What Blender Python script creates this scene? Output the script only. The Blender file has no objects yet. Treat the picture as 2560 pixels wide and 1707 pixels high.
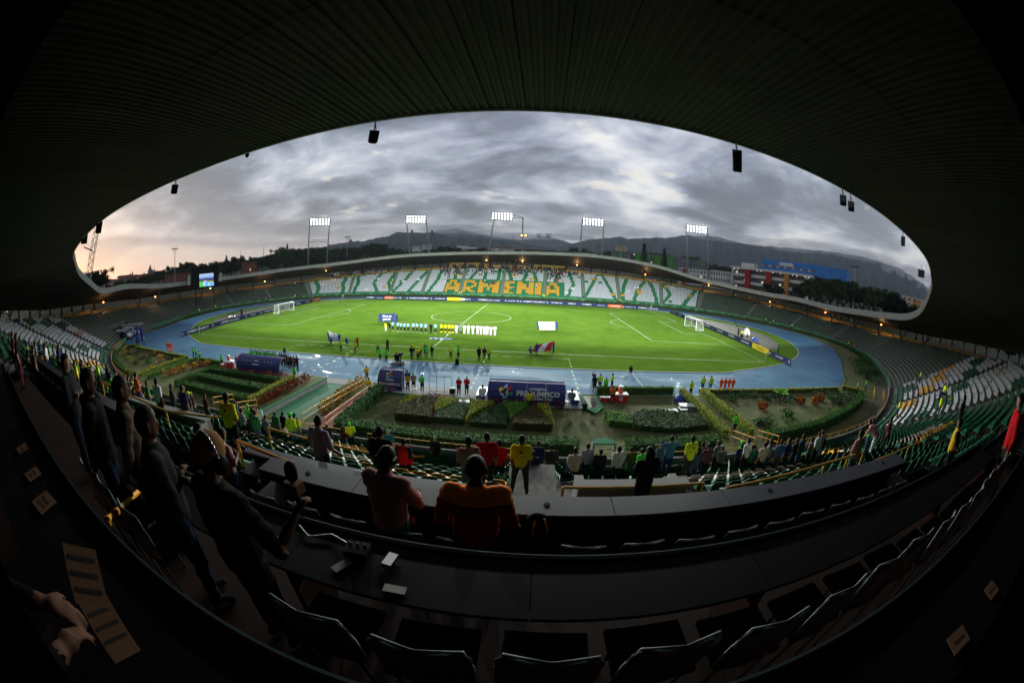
import bpy, bmesh, math, random
import numpy as np
from mathutils import Vector, Matrix
R=math.radians
random.seed(7)
rng=np.random.default_rng(11)
SC=bpy.context.scene
COL=SC.collection
# ---------------------------------------------------------------- camera (fisheye lens)
CAM=Vector((14.29036,-85.58908,11.8579))
YAW,PITCH,ROLL=-0.0549138,-0.1980657,0.0348262
FLOOD=620000; FN=.8; HAZE=6e-5
cd=bpy.data.cameras.new('camera'); cam=bpy.data.objects.new('camera',cd); COL.objects.link(cam)
def cam_axes():
    cy,sy=math.cos(YAW),math.sin(YAW)
    f=Vector((sy*math.cos(PITCH),cy*math.cos(PITCH),math.sin(PITCH)))
    r=Vector((cy,-sy,0)); u=r.cross(f)
    c,s=math.cos(ROLL),math.sin(ROLL)
    return c*r+s*u,-s*r+c*u,f
_r,_u,_f=cam_axes()
M=Matrix((_r,_u,-_f)).transposed().to_4x4(); M.translation=CAM
cam.matrix_world=M
cd.type='PANO'; cd.sensor_fit='HORIZONTAL'; cd.sensor_width=36; cd.sensor_height=24
for tgt in [x for x in (cd,getattr(cd,"cycles",None)) if x is not None]:
    try:
        tgt.panorama_type='FISHEYE_EQUISOLID'; tgt.fisheye_lens=13.36603; tgt.fisheye_fov=R(188)
    except Exception as e: pass
cd.clip_start=0.05; cd.clip_end=60000
SC.camera=cam
# ---------------------------------------------------------------- exposure, sky, sun
SC.render.engine='CYCLES'
SC.view_settings.view_transform='Standard'; SC.view_settings.look='None'
SC.view_settings.exposure=0; SC.view_settings.gamma=1; SC.view_settings.use_curve_mapping=False
SC.cycles.max_bounces=6; SC.cycles.diffuse_bounces=3; SC.cycles.glossy_bounces=2; SC.cycles.volume_bounces=2; SC.cycles.transparent_max_bounces=8
SC.cycles.use_denoising=True; SC.cycles.sample_clamp_indirect=3.0
class NT:
    def __init__(s,t): s.t=t; s.n=t.nodes; s.l=t.links
    def new(s,typ,**k):
        n=s.n.new(typ)
        ins=k.pop('ins',{})
        for a,b in k.items(): setattr(n,a,b)
        for a,b in ins.items(): s.put(n,a,b)
        return n
    def put(s,n,a,b):
        if isinstance(b,bpy.types.NodeSocket): s.l.new(b,n.inputs[a])
        else: n.inputs[a].default_value=b
    def math(s,op,a,b=0.5,c=None,clamp=False):
        n=s.new('ShaderNodeMath',operation=op,use_clamp=clamp); s.put(n,0,a); s.put(n,1,b)
        if c is not None: s.put(n,2,c)
        return n.outputs[0]
    def mix(s,f,a,b,blend='MIX'):
        n=s.new('ShaderNodeMix',data_type='RGBA',blend_type=blend)
        s.put(n,0,f); s.put(n,6,a); s.put(n,7,b); return n.outputs[2]
    def ramp(s,f,stops,interp='LINEAR'):
        n=s.new('ShaderNodeValToRGB'); cr=n.color_ramp; cr.interpolation=interp
        while len(cr.elements)<len(stops): cr.elements.new(0.5)
        for e,(p,c) in zip(cr.elements,stops): e.position=p; e.color=c if len(c)==4 else (*c,1)
        s.put(n,0,f); return n.outputs[0]
    def noise(s,v,scale,detail=4,rough=.55,w=None,dist=0):
        n=s.new('ShaderNodeTexNoise'); 
        if v is not None: s.l.new(v,n.inputs['Vector'])
        n.inputs['Scale'].default_value=scale; n.inputs['Detail'].default_value=detail
        n.inputs['Roughness'].default_value=rough; n.inputs['Distortion'].default_value=dist
        return n.outputs[0]
    def maprange(s,v,a,b,c=0,d=1,smooth=True):
        n=s.new('ShaderNodeMapRange',interpolation_type='SMOOTHSTEP' if smooth else 'LINEAR')
        for i,x in enumerate((v,a,b,c,d)): s.put(n,i,x)
        return n.outputs[0]
CLX,CLY,SKY=3.3,1.7,1.24
world=bpy.data.worlds.new('World'); SC.world=world; world.use_nodes=True
def build_world():
    t=NT(world.node_tree); t.n.clear()
    out=t.new('ShaderNodeOutputWorld')
    tc=t.new('ShaderNodeTexCoord'); d=tc.outputs['Generated']
    sep=t.new('ShaderNodeSeparateXYZ'); t.l.new(d,sep.inputs[0]); X,Y,Z=sep.outputs
    sky=t.new('ShaderNodeTexSky',sky_type='NISHITA'); sky.sun_disc=False; sky.sun_elevation=R(4); sky.sun_rotation=R(-78); sky.altitude=1500; sky.air_density=1.5; sky.dust_density=3
    b1=t.new('ShaderNodeBackground',ins={0:sky.outputs[0],1:0.05})
    # cloud deck: direction projected on a flat layer overhead
    zz=t.math('ADD',t.math('MAXIMUM',Z,0.0),0.20)
    px=t.math('DIVIDE',X,zz); py=t.math('DIVIDE',Y,zz)
    v=t.new('ShaderNodeCombineXYZ'); t.put(v,0,px); t.put(v,1,py); P=v.outputs[0]
    mp=t.new('ShaderNodeMapping'); t.l.new(P,mp.inputs[0]); mp.inputs['Location'].default_value=(CLX,CLY,2.1); mp.inputs['Scale'].default_value=(.85,1.0,1); P=mp.outputs[0]
    big=t.noise(P,.66,3,.5,dist=.9); mid=t.noise(P,1.9,6,.6,dist=.8); fine=t.noise(P,6.5,7,.62,dist=.2)
    s=t.math('ADD',t.math('MULTIPLY',big,.56),t.math('ADD',t.math('MULTIPLY',mid,.32),t.math('MULTIPLY',fine,.12)))
    c=t.ramp(s,[(.415,(.120,.126,.172)),(.452,(.18,.19,.25)),(.485,(.28,.30,.385)),(.515,(.41,.43,.52)),(.55,(.57,.585,.66)),(.60,(.84,.83,.83))])
    # warm light in the west (left), greying clouds towards the right
    west=t.maprange(X,-.40,-.99)
    low=t.maprange(Z,.26,.0)
    glow=t.math('MULTIPLY',west,low)
    wc=t.ramp(s,[(.42,(.44,.44,.56)),(.49,(.70,.65,.72)),(.58,(1.12,.94,.82))])
    c=t.mix(t.math('MULTIPLY',glow,.95),c,wc)
    hor=t.maprange(Z,.16,.0)
    pale=t.mix(t.maprange(X,-.2,.7),(.50,.51,.56,1),(.25,.26,.32,1))
    pale=t.mix(glow,pale,(1.0,.82,.72,1))
    c=t.mix(t.math('MULTIPLY',hor,.55),c,pale)
    # small warm breaks
    brk=t.maprange(t.math('ADD',t.math('MULTIPLY',t.noise(P,3.4,5,.6),.7),t.math('MULTIPLY',big,.3)),.575,.64)
    c=t.mix(t.math('MULTIPLY',brk,.6),c,(.84,.78,.70,1))
    right=t.maprange(X,.35,.95)
    c=t.mix(t.math('MULTIPLY',right,.25),c,(.24,.255,.32,1))
    b2=t.new('ShaderNodeBackground',ins={0:c,1:SKY})
    a=t.new('ShaderNodeAddShader'); t.l.new(b1.outputs[0],a.inputs[0]); t.l.new(b2.outputs[0],a.inputs[1])
    t.l.new(a.outputs[0],out.inputs[0])
build_world()
sl=bpy.data.lights.new('sun','SUN'); sl.energy=.05; sl.angle=R(20); sl.color=(1,.8,.6)
so=bpy.data.objects.new('sun',sl); COL.objects.link(so); so.rotation_euler=(R(80),0,R(-78+0)); 
so.rotation_euler=Vector((-.97,.2,.12)).to_track_quat('Z','Y').to_euler()
# ---------------------------------------------------------------- materials
MATS={}
def mat(name,col,rough=.7,var=.15,scale=4,metal=0,bump=0,emit=None,estr=0,spec=.12,col2=None,coords='Object',alpha=1,transm=0,detail=5,stretch=None):
    if name in MATS: return MATS[name]
    m=bpy.data.materials.new(name); m.use_nodes=True; t=NT(m.node_tree); t.n.clear()
    o=t.new('ShaderNodeOutputMaterial'); b=t.new('ShaderNodeBsdfPrincipled'); t.l.new(b.outputs[0],o.inputs[0])
    tc=t.new('ShaderNodeTexCoord')
    v=tc.outputs[coords]
    if stretch:
        mp=t.new('ShaderNodeMapping'); t.l.new(v,mp.inputs[0]); mp.inputs['Scale'].default_value=stretch; v=mp.outputs[0]
    n=t.noise(v,scale,detail,.6)
    c1=tuple(max(0,x*(1-var)) for x in col[:3]); c2=tuple(min(1,x*(1+var)) for x in (col2 or col)[:3])
    t.put(b,'Base Color',t.ramp(n,[(.3,c1),(.7,c2)]))
    t.put(b,'Roughness',t.maprange(n,.2,.8,max(0,rough-.08),min(1,rough+.08),False))
    b.inputs['Metallic'].default_value=metal; b.inputs['Specular IOR Level'].default_value=spec
    if bump:
        bp=t.new('ShaderNodeBump'); bp.inputs['Strength'].default_value=bump; bp.inputs['Distance'].default_value=.05
        t.l.new(t.noise(v,scale*4,4),bp.inputs['Height']); t.l.new(bp.outputs[0],b.inputs['Normal'])
    if emit: b.inputs['Emission Color'].default_value=(*emit,1); b.inputs['Emission Strength'].default_value=estr
    if alpha<1: b.inputs['Alpha'].default_value=alpha
    if transm: b.inputs['Transmission Weight'].default_value=transm
    MATS[name]=m; return m
# ---------------------------------------------------------------- object helpers
def tag(o,label=None,cat=None,group=None,kind=None):
    if label: o['label']=label
    if cat: o['category']=cat
    if group: o['group']=group
    if kind: o['kind']=kind
    return o
def link(o,parent=None):
    COL.objects.link(o)
    if parent is not None: o.parent=parent
    return o
def empty(name,loc,rz=0,label=None,cat=None,group=None):
    o=bpy.data.objects.new(name,None); o.location=loc; o.rotation_euler=(0,0,rz); o.empty_display_size=.2
    COL.objects.link(o); return tag(o,label,cat,group)
class MB:
    """collects faces for one mesh"""
    def __init__(s): s.v=[]; s.f=[]; s.m=[]
    def quad(s,a,b,c,d,m=0):
        i=len(s.v); s.v+= [tuple(a),tuple(b),tuple(c),tuple(d)]; s.f.append((i,i+1,i+2,i+3)); s.m.append(m)
    def face(s,pts,m=0):
        i=len(s.v); s.v+=[tuple(p) for p in pts]; s.f.append(tuple(range(i,i+len(pts)))); s.m.append(m)
    def box(s,c,d,rz=0,m=0,taper=1.0,tilt=0):
        x,y,z=d[0]/2,d[1]/2,d[2]/2
        cs,sn=math.cos(rz),math.sin(rz); i=len(s.v)
        for (a,b,e) in ((-1,-1,-1),(1,-1,-1),(1,1,-1),(-1,1,-1),(-1,-1,1),(1,-1,1),(1,1,1),(-1,1,1)):
            k=taper if e>0 else 1
            X,Y,Z=a*x*k,b*y*k,e*z
            if tilt: Y,Z=Y*math.cos(tilt)-Z*math.sin(tilt),Y*math.sin(tilt)+Z*math.cos(tilt)
            s.v.append((c[0]+X*cs-Y*sn,c[1]+X*sn+Y*cs,c[2]+Z))
        for q in ((0,3,2,1),(4,5,6,7),(0,1,5,4),(1,2,6,5),(2,3,7,6),(3,0,4,7)): s.f.append(tuple(i+k for k in q)); s.m.append(m)
        return s
    def bar(s,a,b,r,n=6,m=0,r2=None):
        a=Vector(a); b=Vector(b); d=b-a
        if d.length<1e-6: return s
        q=d.to_track_quat('Z','Y'); i=len(s.v); r2=r if r2 is None else r2
        for P,rr in ((a,r),(b,r2)):
            for k in range(n):
                w=q@Vector((math.cos(2*math.pi*k/n)*rr,math.sin(2*math.pi*k/n)*rr,0)); s.v.append(tuple(P+w))
        for k in range(n): s.f.append((i+k,i+(k+1)%n,i+n+(k+1)%n,i+n+k)); s.m.append(m)
        s.f.append(tuple(i+k for k in reversed(range(n)))); s.m.append(m)
        s.f.append(tuple(i+n+k for k in range(n))); s.m.append(m)
        return s
    def path(s,pts,r,n=6,m=0):
        for a,b in zip(pts,pts[1:]): s.bar(a,b,r,n,m)
        return s
    def lathe(s,prof,n=12,c=(0,0,0),m=0,sx=1,sy=1):
        i=len(s.v)
        for (r,z) in prof:
            for k in range(n): s.v.append((c[0]+sx*r*math.cos(2*math.pi*k/n),c[1]+sy*r*math.sin(2*math.pi*k/n),c[2]+z))
        for j in range(len(prof)-1):
            for k in range(n): s.f.append((i+j*n+k,i+j*n+(k+1)%n,i+(j+1)*n+(k+1)%n,i+(j+1)*n+k)); s.m.append(m)
        s.f.append(tuple(i+k for k in reversed(range(n)))); s.m.append(m)
        j=len(prof)-1; s.f.append(tuple(i+j*n+k for k in range(n))); s.m.append(m)
        return s
    def prism(s,poly,z0,z1,m=0):
        n=len(poly); i=len(s.v)
        for z in (z0,z1):
            for p in poly: s.v.append((p[0],p[1],z))
        s.f.append(tuple(i+n+k for k in range(n))); s.m.append(m)
        s.f.append(tuple(i+k for k in reversed(range(n)))); s.m.append(m)
        for k in range(n): s.f.append((i+k,i+(k+1)%n,i+n+(k+1)%n,i+n+k)); s.m.append(m)
        return s
    def mesh(s,name,mats,smooth=False):
        me=bpy.data.meshes.new(name); me.from_pydata(s.v,[],s.f)
        for x in (mats if isinstance(mats,(list,tuple)) else [mats]): me.materials.append(x)
        if any(s.m): me.polygons.foreach_set('material_index',s.m)
        if smooth: me.polygons.foreach_set('use_smooth',[True]*len(s.f))
        me.update(); return me
    def build(s,name,mats,parent=None,smooth=False,loc=None,rz=None):
        o=bpy.data.objects.new(name,s.mesh(name,mats,smooth)); link(o,parent)
        if loc is not None: o.location=loc
        if rz is not None: o.rotation_euler=(0,0,rz)
        return o
def inst(name,me,parent=None,loc=(0,0,0),rz=0,sc=None):
    o=bpy.data.objects.new(name,me); link(o,parent); o.location=loc; o.rotation_euler=(0,0,rz)
    if sc: o.scale=sc
    return o
def copy_tree(o,parent=None):
    c=o.copy(); COL.objects.link(c); c.parent=parent
    for ch in o.children: copy_tree(ch,c)
    return c
TXT={}
def text(body,size,m,parent,loc,rot,name='lettering',ext=.004,align='CENTER',sx=1,bold=0.0):
    cu=bpy.data.curves.new(name,'FONT'); cu.body=body; cu.size=size; cu.align_x=align; cu.align_y='CENTER'; cu.extrude=ext; cu.resolution_u=2; cu.offset=bold
    cu.materials.append(m)
    key=(body,size,m.name,ext,align,bold)
    if key not in TXT:
        t_=bpy.data.objects.new('t',cu); COL.objects.link(t_); dg=bpy.context.evaluated_depsgraph_get(); me=bpy.data.meshes.new_from_object(t_.evaluated_get(dg)); bpy.data.objects.remove(t_); me.name='lettering'
        if not me.materials: me.materials.append(m)
        TXT[key]=me
    o=bpy.data.objects.new(name,TXT[key]); link(o,parent); o.location=loc; o.rotation_euler=rot; o.scale=(sx,1,1)
    return o
# ---------------------------------------------------------------- bowl curve
# x, y of the front wall; depth of the stand; roof edge offset; underside height of roof edge; fascia height
BOWL=[(0,-65,27,7.8,17.5,1.1),(18,-65.3,27,7.5,17.6,1.1),(32,-65.2,26,6.5,17.4,1.1),(44,-63.9,23.5,5.1,16.9,1.1),(54,-60.3,21,4.4,16.3,1.1),(64,-54.6,18.5,5.0,15.6,1.2),
(76,-46,15.5,5.4,12.7,1.2),(86,-36,13.5,6.6,11.0,1.3),(94,-26,11,6.6,10.0,1.4),(100,-12,9.2,6.6,9.0,1.5),(101,3,8.8,6.6,8.3,1.5),(98,18,9.3,6.6,8.9,1.4),(91,33,11,6.6,9.2,1.3),
(78,47,14,6.6,11.0,1.2),(60,54,17.3,6.6,15.0,1.1),(40,57,20,6.6,16.9,1.1),(20,58.3,21.2,6.6,17.0,1.1),(0,58.5,21.5,6.6,16.5,1.1),(-20,57.5,20.3,6.6,15.9,1.1),(-40,55.5,17.8,6.6,14.9,1.1),(-62,50,13.8,6.6,12.6,1.2),
(-74,42,11,6.6,11.4,1.2),(-81,31,9.7,6.6,10.6,1.2),(-87,20,9.3,6.6,9.8,1.2),(-90,8,9,6.6,9.5,1.2),(-89,-7,9.3,6.6,9.5,1.2),(-85,-20,9.9,6.6,9.9,1.2),
(-80,-34,12,6.6,11.1,1.2),(-73,-44,14.2,6.6,11.0,1.2),(-65,-50.5,16.3,6.6,12.9,1.2),(-57,-56,19,6.8,15.0,1.1),(-46,-61,22,6.2,16.3,1.1),(-34,-64,25,7.0,16.9,1.1),(-18,-65,27,7.8,17.5,1.1)]
def catmull(P,per=14):
    P=np.array(P,float); n=len(P); out=[]
    for i in range(n):
        p0,p1,p2,p3=P[i-1],P[i],P[(i+1)%n],P[(i+2)%n]
        for j in range(per):
            t=j/per
            out.append(.5*((2*p1)+(-p0+p2)*t+(2*p0-5*p1+4*p2-p3)*t*t+(-p0+3*p1-3*p2+p3)*t**3))
    return np.array(out)
_b=catmull(BOWL,12)
# smooth and resample by arc length to 1/2 m steps
for _ in range(6): _b[:,:2]=(np.roll(_b,1,0)+2*_b+np.roll(_b,-1,0))[:,:2]/4
_seg=np.hypot(*(np.roll(_b,-1,0)-_b)[:,:2].T); _cum=np.r_[0,np.cumsum(_seg)]; PER=_cum[-1]
def bowl(s):
    """s in metres along the front wall (counter-clockwise from x=0,y=-65): x,y,depth,roofoff,roofz,fascia and outward normal"""
    s=np.asarray(s,float)%PER
    ext=np.vstack([_b,_b[:1]])
    q=np.stack([np.interp(s,_cum,ext[:,k]) for k in range(6)],-1)
    a=np.stack([np.interp((s-1.5)%PER,_cum,ext[:,k]) for k in range(2)],-1); b=np.stack([np.interp((s+1.5)%PER,_cum,ext[:,k]) for k in range(2)],-1)
    t=b-a; t/=np.linalg.norm(t,axis=-1,keepdims=True)
    n=np.stack([t[...,1],-t[...,0]],-1)
    return q,n,t
def bp(s,off,z):
    q,n,t=bowl(s); return (float(q[0]+n[0]*off),float(q[1]+n[1]*off),z)
_S=np.arange(0,PER,.5); _Q,_N,_T=bowl(_S)
def s_of(x,y):
    """nearest bowl parameter and outward offset of a point"""
    d=np.hypot(_Q[:,0]-x,_Q[:,1]-y); i=int(d.argmin())
    off=(x-_Q[i,0])*_N[i,0]+(y-_Q[i,1])*_N[i,1]
    return float(_S[i]),float(off)
RISE,TREAD=.4,.8
def floor_z(off): return .5+RISE*math.floor(max(off,0)/TREAD)
# ================================================================ SETTING
def sight(az,slope,D):
    a=R(az); return (CAM.x+math.sin(a)*D,CAM.y+math.cos(a)*D,CAM.z+slope*D)
def ztop(depth): return .15+.5*depth
# ---- ground inside the bowl + terrain outside, one sheet
def hnoise(x,y):
    return math.sin(x*.0031+1.3)*math.cos(y*.0027)+.5*math.sin(x*.0083+y*.0061)+.3*math.sin(x*.021-y*.017)
def build_terrain():
    m=MATS['ground']
    S=np.arange(0,PER,PER/240); q,n,t=bowl(S)
    rings=[]
    cx,cy=5,-3
    c=np.array([cx,cy])
    base=q[:,:2]+n*.5
    rings.append([(cx,cy,-.02)]*len(S))
    rings.append([(b[0]*.5+cx*.5,b[1]*.5+cy*.5,-.02) for b in base])
    rings.append([(b[0],b[1],-.02) for b in base])
    top=[ztop(k[2])-.35 for k in q]
    rings.append([(k[0]+v[0]*(k[2]+3),k[1]+v[1]*(k[2]+3),zt) for k,v,zt in zip(q,n,top)])
    rings.append([(k[0]+v[0]*(k[2]+6),k[1]+v[1]*(k[2]+6),zt) for k,v,zt in zip(q,n,top)])
    outer=[np.array((k[0]+v[0]*(k[2]+6),k[1]+v[1]*(k[2]+6))) for k,v in zip(q,n)]
    for dist in (10,25,50,90,150,240,400,650,1000,1600,2600,4200,7000,12000,25000,42000):
        r=[]
        for o,zt in zip(outer,top):
            d=o-c; d=d/np.linalg.norm(d); p=o+d*dist
            g=8.2+ (0 if dist<100 else min(1,(dist-100)/900)*hnoise(*p)*7)
            if dist>1500: g-=(dist-1500)*.003
            w=min(1,dist/60); z=zt*(1-w)+g*w
            r.append((p[0],p[1],z))
        rings.append(r)
    v=[p for r in rings for p in r]; N=len(S); f=[]
    for j in range(len(rings)-1):
        for i in range(N): f.append((j*N+i,j*N+(i+1)%N,(j+1)*N+(i+1)%N,(j+1)*N+i))
    me=bpy.data.meshes.new('ground'); me.from_pydata(v,[],f); me.materials.append(m); me.polygons.foreach_set('use_smooth',[True]*len(f))
    o=inst('ground',me); tag(o,kind='structure')
def curvepts(pts,per=10): return [tuple(p) for p in catmull(pts,per)]
def sheet(name,pts,z,m,kind='structure'):
    b=MB(); 
    me=bpy.data.meshes.new(name); bm=bmesh.new(); vs=[bm.verts.new((p[0],p[1],z)) for p in pts]; f=bm.faces.new(vs)
    if f.normal.z<0 or True:
        bm.normal_update()
        if f.normal.z<0: f.normal_flip()
    bmesh.ops.triangulate(bm,faces=bm.faces[:]); bm.to_mesh(me); bm.free(); me.materials.append(m)
    o=inst(name,me); tag(o,kind=kind); return o
def shader_mat(name,fn):
    m=bpy.data.materials.new(name); m.use_nodes=True; t=NT(m.node_tree); t.n.clear()
    o=t.new('ShaderNodeOutputMaterial'); b=t.new('ShaderNodeBsdfPrincipled'); t.l.new(b.outputs[0],o.inputs[0])
    geo=t.new('ShaderNodeNewGeometry'); fn(t,b,geo.outputs['Position']); MATS[name]=m; return m
def m_ground(t,b,P):
    n=t.noise(P,.02,6,.6); n2=t.noise(P,.6,5)
    c=t.mix(t.maprange(n,.42,.6),(.030,.052,.018,1),(.085,.082,.055,1)); c=t.mix(t.math('MULTIPLY',n2,.5),c,(.04,.05,.03,1))
    t.put(b,'Base Color',c); b.inputs['Roughness'].default_value=.95; b.inputs['Specular IOR Level'].default_value=.1
def m_pitch(t,b,P):
    s=t.new('ShaderNodeSeparateXYZ'); t.l.new(P,s.inputs[0])
    fine=t.noise(P,9,4,.7); mid=t.noise(P,.35,5,.65); big=t.noise(P,.055,3,.5)
    mp=t.new('ShaderNodeMapping'); t.l.new(P,mp.inputs[0]); mp.inputs['Scale'].default_value=(.18,.9,1)
    st=t.noise(mp.outputs[0],.5,3,.5)
    k=t.math('ADD',t.math('MULTIPLY',fine,.3),t.math('ADD',t.math('MULTIPLY',mid,.4),t.math('MULTIPLY',big,.3)))
    c=t.ramp(k,[(.36,(.060,.125,.015)),(.5,(.092,.172,.020)),(.64,(.130,.215,.030))])
    c=t.mix(t.maprange(st,.45,.62,0,.3),c,(.070,.142,.014,1))
    # worn goalmouths and centre
    t.put(b,'Base Color',c); b.inputs['Roughness'].default_value=.95; b.inputs['Specular IOR Level'].default_value=.0
    bp=t.new('ShaderNodeBump'); bp.inputs['Strength'].default_value=.5; bp.inputs['Distance'].default_value=.05; t.l.new(t.noise(P,25,3),bp.inputs['Height']); t.l.new(bp.outputs[0],b.inputs['Normal'])
def m_track(t,b,P):
    n=t.noise(P,.12,5,.6); n2=t.noise(P,.45,4,.6,dist=.8); n3=t.noise(P,14,3)
    c=t.ramp(n,[(.35,(.048,.130,.225)),(.6,(.070,.180,.295)),(.75,(.10,.235,.34))])
    mp=t.new('ShaderNodeMapping'); t.l.new(P,mp.inputs[0]); mp.inputs['Scale'].default_value=(.35,.9,1)
    stn=t.noise(mp.outputs[0],.55,4,.62,dist=1.0)
    patch=t.maprange(stn,.655,.675)
    c=t.mix(t.math('MULTIPLY',patch,.85),c,(.012,.022,.04,1))
    c=t.mix(t.math('MULTIPLY',n3,.25),c,(.05,.10,.15,1))
    wet=t.maprange(t.noise(mp.outputs[0],.30,4,.6,dist=.6),.47,.60)
    pud=t.maprange(t.noise(P,.55,3,.55,dist=1.2),.665,.69)
    r=t.math('SUBTRACT',t.math('SUBTRACT',.80,t.math('MULTIPLY',wet,.16)),t.math('MULTIPLY',pud,.50),clamp=True)
    c=t.mix(t.math('MULTIPLY',wet,.3),c,(.05,.13,.21,1))
    t.put(b,'Base Color',c); t.put(b,'Roughness',r); t.put(b,'Specular IOR Level',t.math('ADD',.06,t.math('MULTIPLY',pud,.44)))
    bp=t.new('ShaderNodeBump'); bp.inputs['Distance'].default_value=.01; t.put(bp,'Strength',t.math('SUBTRACT',.35,t.math('MULTIPLY',pud,.33),clamp=True)); t.l.new(t.noise(P,30,3),bp.inputs['Height']); t.l.new(bp.outputs[0],b.inputs['Normal'])
def m_dirt(t,b,P):
    n=t.noise(P,.3,6,.65); c=t.ramp(n,[(.35,(.045,.038,.030)),(.6,(.085,.072,.056)),(.75,(.06,.075,.03))])
    t.put(b,'Base Color',c); b.inputs['Roughness'].default_value=.9
def m_lawn(t,b,P):
    n=t.noise(P,.5,6,.65); n2=t.noise(P,12,4)
    c=t.ramp(n,[(.32,(.060,.085,.024)),(.5,(.105,.118,.040)),(.68,(.16,.145,.065))])
    c=t.mix(t.math('MULTIPLY',n2,.35),c,(.045,.05,.02,1))
    t.put(b,'Base Color',c); b.inputs['Roughness'].default_value=.95; b.inputs['Specular IOR Level'].default_value=.1
shader_mat('ground',m_ground); shader_mat('pitch_grass',m_pitch); shader_mat('track_surface',m_track); shader_mat('dirt',m_dirt); shader_mat('lawn',m_lawn)
mat('white_paint',(.72,.74,.72),.6,.08,3); mat('line_white',(.36,.43,.32),.7,.12,6)
build_terrain()
# track and infield
outer=[(-30,-50.2),(0,-51.1),(30,-50.6),(57,-48.9),(70.2,-37.9),(77.6,-30.6),(88,-17),(93.5,-1),(91.7,10.1),(87,21),(77,32),(66,41),(50,47.2),(20,49.5),(-20,49.3),(-48,46),(-64,38),(-76,24),(-83.5,12),(-85,0),(-82.5,-14),(-78.5,-24.5),(-75.5,-32.5),(-79,-38.5),(-76,-44),(-60,-49),(-45,-49.5)]
sheet('running_track',curvepts(outer,6),.0,MATS['track_surface'])
inner=[(-38,-41.4),(0,-41.8),(36,-41.5),(44,-39.8),(56,-34.9),(65.5,-28),(72,-20),(76.5,-10),(78.3,2),(76.5,14),(70,25),(60,33),(46,39.5),(20,41.2),(-20,41.0),(-44,38.8),(-58,32),(-68,22.5),(-74,10),(-76,0),(-73.5,-13),(-69,-21.5),(-62.5,-29),(-56,-34.7),(-48,-38.9)]
innc=curvepts(inner,8)
sheet('infield_grass',innc,.004,MATS['pitch_grass'])
# dirt half moons behind the goals
def half_moon(sg):
    p=[q for q in innc if sg*q[0]>0 and abs(q[1])<27]
    p=[(q[0]-sg*3.6 if abs(q[0])>60 else q[0],q[1]*.93) for q in p]
    xs=min(abs(q[0]) for q in p)
    lo=[q for q in p if abs(q[0])>59]
    lo.sort(key=lambda q:q[1]*sg)
    return lo
sheet('dirt_area',[(60.5,-22)]+[(x,y) for x,y in [(64,-22.5),(69,-16.5),(72.5,-8),(74.3,2),(72.8,12),(66.5,22.5),(60.5,27)]],.008,MATS['dirt'])
sheet('dirt_area',[(-60.5,24)]+[(x,y) for x,y in [(-65,20.5),(-70,10),(-72,0),(-70,-12),(-66.5,-18),(-60.5,-20)]],.008,MATS['dirt'])
# track kerb line (white rail line at both edges)
def ribbon(name,pts,w,z,m,closed=False,h=0):
    b=MB(); P=[Vector((p[0],p[1],0)) for p in pts]; n=len(P); L=[];Rr=[]
    for i in range(n):
        a=P[i-1] if (i>0 or closed) else P[i]; c=P[(i+1)%n] if (i<n-1 or closed) else P[i]
        t=(c-a).normalized(); nn=Vector((-t.y,t.x,0)); L.append(P[i]+nn*w/2); Rr.append(P[i]-nn*w/2)
    for i in range(n if closed else n-1):
        j=(i+1)%n
        if h:
            a,bb,c,d=Rr[i],Rr[j],L[j],L[i]
            up=Vector((0,0,z+h)); dn=Vector((0,0,z))
            b.quad(a+up,bb+up,c+up,d+up); b.quad(a+dn,bb+dn,bb+up,a+up); b.quad(d+up,c+up,c+dn,d+dn)
        else: b.quad(Rr[i]+Vector((0,0,z)),Rr[j]+Vector((0,0,z)),L[j]+Vector((0,0,z)),L[i]+Vector((0,0,z)))
    return b.build(name,m)
mat('concrete_kerb',(.42,.44,.42),.85,.15,2)
tag(ribbon('track_kerb',innc,.18,0,MATS['concrete_kerb'],True,.06),kind='structure')
tag(ribbon('track_kerb',curvepts(outer,6),.14,.004,MATS['line_white'],True),kind='structure')
# lane lines
def lerp_curve(t):
    # between inner and outer by angle about centres
    return None
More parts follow.
